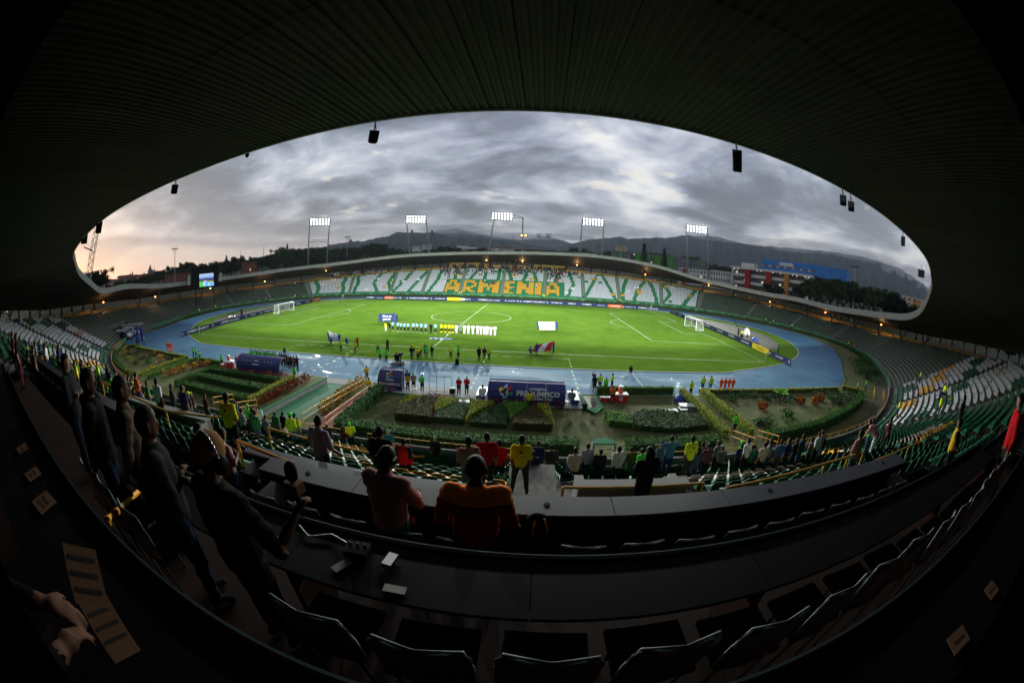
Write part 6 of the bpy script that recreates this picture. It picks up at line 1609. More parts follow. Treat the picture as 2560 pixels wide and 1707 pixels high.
# ---- banners and flags on the pitch
def cloth_grid(name,P,nx,ny,wave,mats,mfn,parent):
    """P: 4 corners (bl, br, tr, tl)"""
    P=[Vector(p) for p in P]; b=MB(); nrm=(P[1]-P[0]).cross(P[3]-P[0]).normalized(); G=[]
    for j in range(ny+1):
        row=[]
        for i in range(nx+1):
            u,v=i/nx,j/ny; p=P[0].lerp(P[1],u).lerp(P[3].lerp(P[2],u),v)
            p=p+nrm*wave*(math.sin(u*7+v*3)*.6+math.sin(v*6-u*2)*.5)*math.sin(math.pi*min(1,max(0,u)))**.3 - Vector((0,0,wave*1.2*math.sin(math.pi*u)*v))
            row.append(p)
        G.append(row)
    for j in range(ny):
        for i in range(nx): b.quad(G[j][i],G[j][i+1],G[j+1][i+1],G[j+1][i],mfn((i+.5)/nx,(j+.5)/ny)); 
    for j in range(ny):
        for i in range(nx):
            q=[G[j][i],G[j+1][i],G[j+1][i+1],G[j][i+1]]; b.quad(*[x-nrm*.008 for x in q],mfn((i+.5)/nx,(j+.5)/ny))
    return b.build(name,mats,parent,True)
e=empty('white_banner',(17,-14.6,0),R(12),'white stretched banner with blue round crest held by four bearers','banner')
cloth_grid('cloth',[(-1.55,0,.15),(1.55,0,.15),(1.6,.9,1.55),(-1.6,.9,1.55)],24,12,.02,[MATS['board_white']],lambda u,v:0,e)
def crest(par,c,r,rot,m1,m2,n=16,tilt=(0,0)):
    g=MB()
    for k in range(n):
        a0=2*math.pi*k/n; 
        g.quad((math.cos(a0)*r,math.sin(a0)*r,0),(math.cos(a0+.25)*r,math.sin(a0+.25)*r,0),(math.cos(a0+.25)*r*.72,math.sin(a0+.25)*r*.72,0),(math.cos(a0)*r*.72,math.sin(a0)*r*.72,0))
    g.prism([(-.30*r,.35*r),(-.34*r,-.1*r),(0,-.5*r),(.34*r,-.1*r),(.30*r,.35*r)],-.002,.002)
    q=g.build('crest',MATS[m1],par); q.location=c; q.rotation_euler=rot; return q
crest(e,(0,.47,.98),.42,(R(57),0,0),'board_blue','board_blue')
text('CONMEBOL',.22,MATS['board_blue'],e,(0,.12,.42),(R(57),0,0),ext=.002)
e=empty('slogan_banner',(-15.7,-12.9,0),R(10),'dark blue banner reading Cree en grande held by bearers in blue','banner')
cloth_grid('cloth',[(-1.75,0,.25),(1.75,0,.25),(1.7,.5,1.85),(-1.8,.5,1.85)],24,12,.03,[MATS['board_navy']],lambda u,v:0,e)
text('Cree en',.60,MATS['print_white'],e,(0,.28,1.32),(R(73),0,0),bold=.012); text('grande',.60,MATS['print_white'],e,(0,.12,.72),(R(73),0,0),bold=.012)
e=empty('striped_flag',(-16.5,-34,0),0,'white flag with blue stripes and a golden sun held by bearers in blue','flag')
cloth_grid('cloth',[(-.35,-.5,.25),(1.35,-.25,.35),(1.0,.35,1.2),(-1.15,.45,1.75)],27,18,.06,[MATS['board_white'],MATS['board_blue']],lambda u,v:1 if (int(v*9)%2==1 and not(u<.36 and v>.45)) else 0,e)
MB().lathe([(.13,-.004),(.13,.004)],12).build('sun',MATS['print_yellow'],e,loc=(-.55,.22,1.28)).rotation_euler=(R(60),0,0)
e=empty('red_white_flag',(16,-34,0),0,'red and white three band flag with small crest held by bearers in blue','flag')
cloth_grid('cloth',[(-1.9,-.2,.15),(.7,-.25,.45),(1.4,.6,1.75),(-1.0,.55,1.15)],30,12,.07,[MATS['board_white'],MATS['board_red']],lambda u,v:0 if .34<u<.66 else 1,e)
crest(e,(-.2,.02,.78),.22,(R(55),0,R(4)),'print_teal','print_teal',12)
e=empty('ground_mat',(-.4,-27.0,.012),R(4),'dark blue printed mat lying on the grass before the players','mat'); MB().box((0,0,.01),(3.6,1.1,.02)).build('mat',MATS['board_blue'],e)
text('PREOLÍMPICO',.34,MATS['print_white'],e,(.25,.05,.024),(0,0,0)); 
for x in (-1.5,-1.1,1.35,1.6): MB().box((x,.1 if x<0 else -.1,.0225),(.16,.22,.003),rz=.5).build('motif',MATS['print_white'],e)
e=empty('football',(-.1,-23.9,.0),0,'white match ball on a stand before the officials','ball'); MB().lathe([(.01,0),(.07,.02),(.11,.11),(.07,.20),(.01,.22)],10).build('ball',MATS['post_white'],e,True)
MB().lathe([(.07,0),(.05,.0)],8).build('stand',MATS['galv'],e) if False else None
# rope held along the touchline
def droop(pts,lab):
    e=empty('rope',(pts[0][0],pts[0][1],0),0,lab,'rope'); out=[]
    for a,c in zip(pts,pts[1:]):
        for k in range(9):
            t=k/8; out.append((a[0]+(c[0]-a[0])*t-pts[0][0],a[1]+(c[1]-a[1])*t-pts[0][1]-1.0*math.sin(math.pi*t)*.4,1.0-.93*math.sin(math.pi*t)**.7))
    MB().path(out,.028,5).build('rope_line',MATS['post_white'],e)
droop([(-12.2,-39.1),(-6.5,-38.7),(-.3,-39.6),(4.0,-39.4),(8.8,-39.3)],'white rope drooping between the stewards along the near touchline')
# ================================================================ DUGOUTS
mat('dugout_blue',(.030,.038,.17),.45,.12,.8,spec=.3); mat('dugout_inner',(.10,.11,.16),.6,.1,1); mat('alu',(.20,.22,.22),.5,.1,3,metal=.2); mat('platform_grey',(.20,.21,.21),.8,.2,1.2); mat('green_paint',(.02,.13,.06),.8,.25,.8,spec=.04)
def dugout(x0,x1,yb,lab,prof,logo=None):
    """curved shelter, open to the pitch (+y)"""
    e=empty('dugout',((x0+x1)/2,yb,.10),0,lab,'dugout'); W=(x1-x0); n=max(1,round(W/1.9)); w=W/n
    for k in range(n):
        b=MB(); a=-W/2+w*k+.01; c=a+w-.02
        for (y0,z0),(y1,z1) in zip(prof,prof[1:]):
            b.quad((a,y0,z0),(a,y1,z1),(c,y1,z1),(c,y0,z0)); b.quad((c,y0+.03,z0),(c,y1+.03,z1-.02),(a,y1+.03,z1-.02),(a,y0+.03,z0))
        b.build('shell_panel',MATS['dugout_blue'],e,True)
    for x in (-W/2,W/2):
        b=MB(); b.path([(x,y,z) for y,z in prof],.035,5); b.bar((x,prof[0][0],.03),(x,prof[-1][0]+.1,.03),.03,5); b.bar((x,prof[-1][0],0),(x,prof[-1][0],prof[-1][1]),.03,5); b.build('end_frame',MATS['alu'],e)
        b=MB(); P=[(x,prof[0][0]+.02,.05)]+[(x,y,z) for y,z in prof[:-1]]+[(x,prof[-1][0]*.55,.05)]; b.face([(x,y,z) for (x,y,z) in P]); b.build('side_pane',MATS['dugout_inner'],e) if W<4 else None
    MB().bar((-W/2,prof[-1][0],prof[-1][1]),(W/2,prof[-1][0],prof[-1][1]),.035,6).build('front_bar',MATS['alu'],e)
    MB().box((0,.55,.22),(W-.2,.4,.45)).build('bench',MATS['dugout_inner'],e)
    return e,W
PF=[(0,.0),(-.10,.40),(-.08,.80),(.08,1.20),(.38,1.54),(.80,1.76),(1.30,1.82)]
def onface(v,yy=0): return None
def curvetext(e,txt,size,x,k,m='print_white',off=.02,bold=.008):
    (y0,z0),(y1,z1)=PF[k],PF[k+1]; ang=math.atan2(z1-z0,y1-y0); 
    n=Vector((0,-(z1-z0),(y1-y0))).normalized(); p=Vector((x,(y0+y1)/2,(z0+z1)/2))+n*off
    return text(txt,size,MATS[m],e,p,(ang,0,0),bold=bold)
def clog(e,x,z,s):
    """multi coloured cluster emblem following the shell"""
    cols=['print_yellow','print_white','print_red','print_teal','print_sky','print_white']
    sh=[(-.55,.35,.5,.42,.5),(-.1,.62,.22,.5,-.5),(.30,.45,.55,.26,.9),(.42,-.02,.5,.34,.1),(-.12,-.38,.55,.26,.35),(-.42,-.12,.5,.16,-.6),(.05,.12,.34,.2,.7)]
    for i,(dx,dz,w,h,a) in enumerate(sh):
        zz=z+dz*s; k=max(0,min(5,next((j for j in range(6) if PF[j+1][1]>=zz),5))); (y0,z0),(y1,z1)=PF[k],PF[k+1]; t_=(zz-z0)/(z1-z0+1e-6); t_=min(1,max(0,t_)); ang=math.atan2(z1-z0,y1-y0); n=Vector((0,-(z1-z0),(y1-y0))).normalized()
        p=Vector((x+dx*s,y0+(y1-y0)*t_,z0+(z1-z0)*t_))+n*(.03+.002*i)
        q=MB().prism([(-w*s/2,-h*s/2),(w*s/2,-h*s/2*.6),(w*s/2,h*s/2),(-w*s/2*.7,h*s/2)],-.002,.002).build('emblem',MATS[cols[i%6]],e); q.matrix_local=Matrix.Translation(p)@Matrix.Rotation(ang,4,'X')@Matrix.Rotation(a,4,'Z')
e,W=dugout(10.65,17.35,-54.6,'long blue curved dugout with white PREOLIMPICO lettering and coloured emblem',PF)
clog(e,-1.75,.95,.85); curvetext(e,'PREOLÍMPICO',.60,1.0,2,bold=.016); curvetext(e,'- CONMEBOL -',.26,1.0,3); curvetext(e,'COLOMBIA 2020',.34,1.0,1,bold=.01)
e,W=dugout(-.25,2.25,-53.2,'short blue curved dugout with emblem above PREOLIMPICO lettering',PF)
clog(e,.0,1.28,.55); curvetext(e,'PREOLÍMPICO',.36,0,1,bold=.01); curvetext(e,'CONMEBOL',.17,0,2); curvetext(e,'COLOMBIA 2020',.16,0,0)
e,W=dugout(-20.9,-13.3,-52.5,'long pale blue curved dugout at left with small white marks, substitutes in front',PF)
for x in (-2.6,-1.9,-1.3,1.2,1.8,2.4): MB().prism([(x-.05,-.1),(x+.08,-.06),(x+.05,.1)],-.002,.002).build('motif',MATS['print_white'],e).matrix_local=Matrix.Translation((0,.20,1.36))@Matrix.Rotation(R(52),4,'X')
curvetext(e,'PREOLÍMPICO',.20,-.2,2); curvetext(e,'CONMEBOL',.14,-.2,3)
# mats / benches flanking the long dugout
for x,lab in ((9.95,'slanting blue and white side frame left of the long dugout'),(18.25,'slanting blue and white side frame right of the long dugout')):
    e=empty('side_frame',(x,-52.9,.1),0,lab,'frame'); MB().box((0,0,.45),(.9,2.6,.05),tilt=R(0)).build('top_sheet',MATS['board_white'],e); MB().box((-.0,0,.25),(.86,2.5,.3)).build('blue_panel',MATS['board_blue'],e)
# paved strips
def pave(x0,x1,y0,y1,z,m='platform_grey'): return tag(MB().box(((x0+x1)/2,(y0+y1)/2,z/2+.004),(x1-x0,y1-y0,z)).build('pavement',MATS[m]),kind='structure')
pave(-.6,9.6,-53.9,-51.3,.11); pave(9.61,19.0,-55.0,-51.3,.09); pave(-24.2,-10.9,-53.2,-50.8,.10); pave(-7.3,-3.6,-52.9,-51.3,.05)
tag(MB().box((4.6,-54.0,.06),(9.8,.12,.16)).build('green_kerb',MATS['green_paint']),kind='structure')
# sunken green ramp (surface, wall, kerb)
def ramp():
    b=MB(); b.quad((-6.9,-62.9,.03),(-3.2,-62.9,.03),(-2.95,-51.4,.03),(-7.2,-51.4,.03)); tag(b.build('green_ramp',MATS['ramp_green']),kind='structure')
mat('ramp_green',(.035,.15,.075),.8,.22,.7)
ramp()
e=empty('ramp_wall',(-7.0,-58,0),0,'green topped low wall along the left of the ramp','wall'); MB().box((0,0,.25),(.22,10.6,.5),rz=R(-4)).build('wall',MATS['platform_grey'],e); MB().box((0,0,.53),(.34,10.7,.07),rz=R(-4)).build('coping',MATS['green_paint'],e)
mat('red_floor',(.22,.05,.03),.8,.2,.8)
b=MB(); b.quad((-1.9,-63.4,.35),(0,-63.4,.35),(-.1,-54.2,.12),(-1.3,-54.2,.12)); tag(b.build('red_walkway',MATS['red_floor']),kind='structure')
rail('ramp_rail',[(-1.95,-64.2,.5),(-1.95,-61.5,.4),(-1.6,-53.6,.1)],'orange double rail along the red walkway, side next to the flowers','orange rails of the red walkway',h=1.0,post=2.0)
rail('ramp_rail',[(0.15,-64.2,.5),(.05,-61.5,.4),(-.1,-54.2,.1)],'orange double rail along the red walkway, side next to the hedge','orange rails of the red walkway',h=1.0,post=2.0)
# stair opening in the lawn with green rim
e=empty('stair_opening',(19.9,-53.2,0),0,'green rimmed stair opening with pointed end in the lawn','stairs')
for pts in ([(-.85,1.6),(-.6,1.6),(-.45,-1.5),(-.85,-1.6)],[(.6,1.6),(.85,1.6),(.85,-1.6),(.45,-1.5)],[(-.85,-1.6),(.85,-1.6),(0,-3.0)]): MB().prism(pts,.0,.16).build('rim',MATS['green_paint'],e)
for k in range(6): MB().box((0,1.4-.5*k,.02+.0*k),(1.15,.42,.03)).build('step',MATS['chair_wood'],e)
e=empty('tunnel_mouth',(19.3,-64.1,0),0,'green topped tunnel mouth with arched opening at the front wall','tunnel'); MB().prism([(-.8,.3),(.8,.3),(.62,1.0),(0,1.3),(-.62,1.0)],1.0,1.08).build('roof',MATS['green_paint'],e)
MB().box((-.72,.6,.45),(.14,.6,1.0)).box((.72,.6,.45),(.14,.6,1.0)).build('side_wall',MATS['platform_grey'],e)
MB().path([(math.cos(math.pi*k/12)*.62,-.15,.55+math.sin(math.pi*k/12)*.42) for k in range(13)],.04,6).build('arch',MATS['galv'],e)
# ---- coolers
mat('cooler_red',(.62,.035,.02),.4,.08,2); mat('cooler_orange',(.80,.12,.02),.4,.05,2)
def cooler(x,y,lab,s=1.0):
    e=empty('drink_cooler',(x,y,.0),0,lab,'cooler'); MB().box((0,0,.36*s),(1.35*s,.75*s,.72*s),taper=1.06).build('body',MATS['cooler_red'],e); MB().box((0,0,.76*s),(1.45*s,.82*s,.09*s)).build('lid',MATS['board_white'],e)
    text('G',.55*s,MATS['print_white'],e,(0,-.40*s,.38*s),(R(90),0,0),bold=.02)
def jug(x,y,z,lab,s=1.0):
    e=empty('drink_jug',(x,y,z),0,lab,'jug'); MB().lathe([(.20*s,0),(.25*s,.1*s),(.25*s,.5*s),(.22*s,.55*s)],14).build('body',MATS['cooler_orange'],e,True); MB().lathe([(.26*s,.55*s),(.27*s,.60*s),(.24*s,.68*s),(.05*s,.70*s)],14).build('lid',MATS['board_white'],e,True); text('G',.26*s,MATS['print_white'],e,(0,-.255*s,.3*s),(R(90),0,0),bold=.01)
cooler(22.75,-52.6,'big red drink cooler with letter G on the lawn right of the dugouts'); jug(22.75,-52.6,.81,'orange drink jug with white lid standing on the big red cooler')
e=empty('cooler_small',(21.35,-52.7,0),0,'small pair of red cool boxes left of the big red cooler','cooler')
for x in (-.28,.28): MB().box((x,0,.2),(.5,.4,.4)).build('body',MATS['cooler_red'],e); MB().box((x,0,.42),(.52,.42,.05)).build('lid',MATS['board_white'],e)
e=empty('drink_tub',(-23.1,-51.9,.1),0,'round red drink tub with letter G left of the left dugout','cooler'); MB().lathe([(.62,0),(.72,.15),(.75,.75)],20).build('body',MATS['cooler_red'],e,True); MB().lathe([(.80,.75),(.80,.83),(.3,.92)],20).build('lid',MATS['board_white'],e,True); text('G',.5,MATS['print_white'],e,(0,-.76,.42),(R(90),0,0),bold=.02)
jug(-23.1,-51.9,1.02,'orange drink jug standing on the round red tub at left',.95)
e=empty('cooler_small',(-24.1,-52.2,.1),0,'low red cool box left of the round red tub','cooler'); MB().box((0,0,.2),(.8,.45,.4)).build('body',MATS['cooler_red'],e); MB().box((0,0,.42),(.82,.47,.05)).build('lid',MATS['board_white'],e)
# ---- cases, umbrella, chairs, rack
def case(x,y,z,dx,dy,dz,m,lab,rz=0,cat='case'):
    e=empty('equipment_case',(x,y,z),rz,lab,cat); MB().box((0,0,dz*.45),(dx,dy,dz*.9)).build('body',MATS[m],e); MB().box((0,0,dz*.94),(dx+.03,dy+.03,dz*.12)).build('lid',MATS['alu'],e)
    for s in (-1,1): MB().box((s*dx*.35,-dy/2-.012,dz*.6),(.06,.02,.1)).build('latch',MATS['dark_steel'],e)
case(8.6,-55.2,.0,1.1,.7,.35,'board_white','white topped equipment case on the lawn below the two red shirts'); case(7.1,-52.7,.1,.5,.4,.5,'dark_steel','dark box with white lid left of the two red shirts')
case(27.0,-55.6,0,1.2,.7,.3,'dark_steel','long black case on the dry grass, leftmost of three cases'); case(28.3,-55.3,0,.8,.6,.35,'dark_steel','small black case between the long black and silver cases'); case(29.0,-54.6,0,1.6,.9,.45,'alu','large silver flight case beside the yellow hedge',R(-8)); case(33.0,-49.6,0,.8,.5,.45,'dark_steel','black box at the track edge left of the orange red kids'); case(34.1,-49.6,0,.6,.5,.45,'dark_steel','smaller black box at the track edge near the orange red kids')
e=empty('parasol',(29.1,-52.2,0),0,'blue parasol lying folded open beside the yellow hedge','parasol'); MB().lathe([(.62,.05),(.55,.28),(.34,.52),(.03,.66)],10).build('canopy',MATS['board_blue'],e); MB().bar((0,0,.0),(0,0,.85),.02,6).build('pole',MATS['alu'],e)
def wchair(x,y,z,rz,lab):
    e=empty('plastic_chair',(x,y,z),rz,lab,'chair'); MB().box((0,0,.43),(.46,.46,.04)).build('seat',MATS['board_white'],e)
    MB().path([(-.22,-.24,.43),(-.22,-.28,.85),(.22,-.28,.85),(.22,-.24,.43)],.025,6).box((-.1,-.27,.66),(.04,.02,.36)).box((0,-.27,.66),(.04,.02,.36)).box((.1,-.27,.66),(.04,.02,.36)).build('backrest',MATS['board_white'],e)
    for sx in (-.2,.2):
        for sy in (-.2,.2): MB().bar((sx,sy,.43),(sx*1.1,sy*1.1,0),.022,6).build('leg',MATS['board_white'],e)
        MB().path([(sx*1.1,-.22,.62),(sx*1.15,.15,.62),(sx*1.1,.2,.43)],.022,5).build('armrest',MATS['board_white'],e)
wchair(3.6,-53.5,.115,0,'white plastic chair beside the small dugout'); wchair(17.6,-54.5,.1,R(150),'white plastic chair right of the long dugout')
e=empty('clothes_rack',(6.0,-52.9,.115),0,'black open metal rack on the paving left of the two red shirts','rack')
for k in range(4): MB().bar((-1.1+.73*k,0,0),(-1.1+.73*k,0,1.55),.022,5).build('upright',MATS['dark_steel'],e)
for z in (.1,1.55): MB().bar((-1.1,0,z),(1.1,0,z),.022,5).build('crossbar',MATS['dark_steel'],e)
# tv camera, platform, trolley bag, crane
e=empty('television_camera',(20.55,-49.85,0),0,'television camera on tripod with operator at the hedge end','camera'); MB().box((0,.1,1.65),(.3,.7,.32)).build('body',MATS['speaker_black'],e); MB().lathe([(.09,0),(.11,.3)],10).build('lens',MATS['speaker_black'],e,loc=(0,.45,1.65)).rotation_euler=(R(-90),0,0)
for a in (0,2.1,4.2): MB().bar((0,.1,1.5),(math.cos(a)*.5,.1+math.sin(a)*.5,0),.025,5).build('leg',MATS['speaker_black'],e)
e=empty('camera_dolly',(-1.6,-44.0,0),0,'black wheeled camera platform on the edge of the blue track','camera'); MB().box((0,0,.22),(1.4,1.0,.12)).build('platform',MATS['speaker_black'],e); MB().bar((.35,.2,.28),(.35,.2,1.1),.07,8).build('column',MATS['speaker_black'],e); MB().box((.35,.3,1.3),(.35,.6,.35)).build('camera_head',MATS['speaker_black'],e)
for sx in (-.6,.6):
    for sy in (-.4,.4): MB().lathe([(.16,-.05),(.16,.05)],12).build('wheel',MATS['dark_steel'],e,loc=(sx,sy,.16)).rotation_euler=(0,R(90),0)
e=empty('trolley_bag',(5.4,-42.2,0),0,'black trolley bag on the kerb behind the green vested cameraman','bag'); MB().box((0,0,.38),(.42,.35,.7),taper=.9).build('body',MATS['speaker_black'],e); MB().path([(-.12,-.1,.7),(-.12,-.1,1.05),(.12,-.1,1.05),(.12,-.1,.7)],.015,5).build('handle',MATS['dark_steel'],e)
for bx,by,tx,ty,tz,lab in ((62.2,-8,50.5 if False else 66.5,-1+9,6.5,'black camera crane raised behind the right goal'),(-64,-8,-58,10,5.5,'black camera crane behind the left goal')):
    e=empty('camera_crane',(bx,by,0),0,lab,'crane'); MB().bar((0,0,0),(0,0,1.6),.15,8).build('column',MATS['speaker_black'],e); d=Vector((tx-bx,ty-by,tz-1.6)); MB().bar(Vector((0,0,1.6))-d*.22,Vector((0,0,1.6))+d,.09,6,r2=.05).build('jib_arm',MATS['speaker_black'],e); MB().box(tuple(Vector((0,0,1.6))-d*.22),(.5,.5,.4)).build('counterweight',MATS['speaker_black'],e); MB().box(tuple(Vector((0,0,1.6))+d),(.3,.4,.3)).build('camera_head',MATS['speaker_black'],e)
    for a in (0,2.1,4.2): MB().bar((0,0,.8),(math.cos(a)*1.1,math.sin(a)*1.1,0),.05,5).build('leg',MATS['speaker_black'],e)
e=empty('covered_equipment',(66.3,-5.5,0),0,'white sheet thrown over equipment beside the right crane','cover'); 
b=MB(); b.lathe([(1.1,0),(1.0,.5),(.75,1.2),(.3,1.6),(.05,1.65)],11,sy=.8); b.build('sheet',MATS['board_white'],e,True)
e=empty('parasol',(62.6,-15.2,0),0,'low blue parasol behind the yellow board at right','parasol'); MB().lathe([(1.0,.35),(.8,.7),(.4,.95),(.02,1.05)],12).build('canopy',MATS['board_blue'],e,True); MB().bar((0,0,0),(0,0,1.1),.025,5).build('pole',MATS['alu'],e)
e=empty('white_equipment',(-65.5,-10.5,0),0,'white covered gear lying behind the left goal','cover'); MB().box((0,0,.25),(2.4,.9,.4),rz=.3,taper=.8).build('cover',MATS['board_white'],e)
# ---- left gate: vans, arch, motorcycle, concrete mouth
mat('van_white',(.62,.64,.66),.3,.06,1,spec=.5); mat('glass_dark',(.015,.018,.022),.08,.1,2,spec=.8); mat('tyre',(.012,.012,.012),.8,.1,4); mat('purple_pvc',(.05,.035,.26),.45,.1,1)
def van(x,y,rz,lab,stripe=None):
    e=empty('ambulance_van',(x,y,0),rz,lab,'van')
    pr=[(-2.6,.35),(2.3,.35),(2.55,.6),(2.5,1.05),(1.75,1.35),(1.15,2.15),(-2.5,2.25),(-2.65,2.0)]
    b=MB(); n=len(pr)
    L1=[(px,-.92,pz) for px,pz in pr]; L2=[(px,.92,pz) for px,pz in pr]
    b.face(L1); b.face(list(reversed(L2)))
    for i in range(n): j=(i+1)%n; b.quad(L2[i],L2[j],L1[j],L1[i])
    b.build('body',MATS['van_white'],e)
    for s in (-1,1):
        for (xa,xb) in ((-2.2,-1.1),(-.95,.15),(.3,1.05)):
            q=MB(); q.box(((xa+xb)/2,s*.925,1.72),(xb-xa,.02,.5)); q.build('window',MATS['glass_dark'],e)
        q=MB(); q.box((-.2,s*.926,.95),(4.2,.012,.12)); q.build('stripe',MATS['board_red'],e)
        for wx in (-1.65,1.6): w=MB().lathe([(.18,-.12),(.34,-.10),(.34,.10),(.18,.12)],14).build('wheel',MATS['tyre'],e,True,loc=(wx,s*.82,.34)); w.rotation_euler=(R(90),0,0); MB().lathe([(.17,-.125),(.17,.125)],10).build('rim',MATS['alu'],w)
    q=MB(); q.quad((1.78,-.8,1.38),(1.78,.8,1.38),(1.22,.8,2.08),(1.22,-.8,2.08)); q.v=[(vx+.03,vy,vz+.02) for vx,vy,vz in q.v]; q.build('windscreen',MATS['glass_dark'],e)
    for s in (-.7,.7): MB().box((2.53,s,.75),(.06,.3,.16)).build('headlight',MATS['alu'],e)
    MB().box((.9,0,2.28),(.3,1.2,.12)).build('light_bar',MATS['board_red'],e)
van(-74.6,-44.5,R(24),'white ambulance van with red stripe parked in the left gate, nearer one'); van(-76.4,-41.0,R(30),'white minibus parked behind the ambulance in the left gate')
e=empty('inflatable_arch',(-64.5,-44.6,0),R(35),'purple inflatable arch panel standing at the left end of the track','inflatable')
b=MB(); b.path([(0,-1.6,0),(0,-1.3,1.6),(0,-.6,2.7),(0,.3,2.9),(0,1.2,2.3),(0,1.6,1.0),(0,1.7,0)],.36,10); b.build('tube',MATS['purple_pvc'],e,True)
e=empty('motorcycle',(-71.2,-44.3,0),R(40),'parked motorcycle before the white minibus','motorcycle')
for wx in (-.65,.65): MB().lathe([(.2,-.05),(.31,-.05),(.31,.05),(.2,.05)],14).build('wheel',MATS['tyre'],e,loc=(wx,0,.31)).rotation_euler=(R(90),0,0)
MB().box((0,0,.62),(.7,.24,.3),taper=.8).build('tank',MATS['board_red'],e); MB().box((-.45,0,.82),(.55,.24,.08)).build('seat',MATS['speaker_black'],e); MB().bar((.65,0,.31),(.45,0,1.0),.03,6).bar((.45,-.3,1.02),(.45,.3,1.02),.02,6).build('fork',MATS['alu'],e)
e=empty('gate_mouth',(-78.5,-38.5,0),R(28),'concrete roofed gate mouth behind the white vans','gate')
MB().prism([(-4.0,-2.0),(3.0,-2.0),(3.6,-.6),(-4.2,-.6)],2.3,2.7).build('lintel',MATS['board_white'] if False else MATS['fascia'],e); MB().box((-4.1,1.0,1.15),(.4,5.0,2.3)).build('side_wall',MATS['concrete'],e); MB().box((3.4,1.0,1.15),(.4,5.0,2.3)).build('side_wall',MATS['concrete'],e)
case(-72.6,-45.6,0,1.6,1.2,2.2,'dark_steel','tall dark cabinet standing by the nearer white ambulance',R(24),'cabinet')
# ================================================================ GARDEN
def leafmat(name,c1,c2,c3=None):
    m=bpy.data.materials.new(name); m.use_nodes=True; t=NT(m.node_tree); t.n.clear()
    o_=t.new('ShaderNodeOutputMaterial'); b=t.new('ShaderNodeBsdfPrincipled'); t.l.new(b.outputs[0],o_.inputs[0]); geo=t.new('ShaderNodeNewGeometry'); 
    r_=geo.outputs['Random Per Island']; c=t.ramp(r_,[(.0,c1),(.55,c2),(1.0,c3 or c2)]); t.put(b,'Base Color',c); b.inputs['Roughness'].default_value=.8; b.inputs['Specular IOR Level'].default_value=.03; MATS[name]=m; return m
leafmat('leaf_hedge',(.020,.075,.014),(.05,.15,.025),(.09,.22,.035)); leafmat('leaf_yellow',(.26,.28,.015),(.60,.58,.03),(.36,.42,.04)); leafmat('leaf_lime',(.06,.20,.02),(.12,.32,.03),(.22,.40,.04)); leafmat('leaf_brown',(.06,.028,.016),(.13,.05,.025),(.19,.09,.04)); leafmat('leaf_dark',(.012,.036,.012),(.032,.07,.022),(.08,.11,.04)); leafmat('leaf_croton',(.20,.02,.01),(.45,.14,.02),(.08,.06,.015)); leafmat('leaf_red',(.16,.01,.01),(.28,.02,.015),(.05,.04,.015)); leafmat('leaf_croton_yellow',(.45,.25,.02),(.55,.33,.03),(.10,.12,.02)); leafmat('leaf_straw',(.30,.27,.15),(.42,.38,.24),(.2,.22,.10)); leafmat('leaf_grey',(.025,.055,.025),(.05,.09,.04),(.20,.22,.12))
mat('stem',(.05,.035,.02),.9,.2,6)
def leaf_cloud(pts,size,r_,flat=.5,n=1):
    """numpy quads at pts with random tilt"""
    P=np.asarray(pts,float); N=len(P); a=r_.uniform(0,2*np.pi,N); tl=r_.normal(0,flat,N); sz=size*r_.uniform(.6,1.3,N)
    ux=np.stack([np.cos(a),np.sin(a),np.zeros(N)],1); vy=np.stack([-np.sin(a)*np.cos(tl),np.cos(a)*np.cos(tl),np.sin(tl)],1)
    ux=ux*(sz*.5)[:,None]; vy=vy*(sz*.85)[:,None]
    V=np.stack([P-ux,P-vy*.6,P+ux,P+vy],1); return V.reshape(-1,3)
def cloud_obj(name,V,m,parent=None,mi=None,mats=None):
    N=len(V)//4; me=bpy.data.meshes.new(name); me.vertices.add(len(V)); me.vertices.foreach_set('co',V.ravel()); me.loops.add(len(V)); me.loops.foreach_set('vertex_index',np.arange(len(V),dtype=np.int32)); me.polygons.add(N); me.polygons.foreach_set('loop_start',np.arange(0,len(V),4,dtype=np.int32))
    for x in (mats or [m]): me.materials.append(x)
    me.update(calc_edges=True); ob=bpy.data.objects.new(name,me); link(ob,parent); return ob
def inpoly(x,y,poly):
    c=False; n=len(poly)
    for i in range(n):
        x0,y0=poly[i]; x1,y1=poly[(i+1)%n]
        if (y0>y)!=(y1>y) and x<(x1-x0)*(y-y0)/(y1-y0)+x0: c=not c
    return c
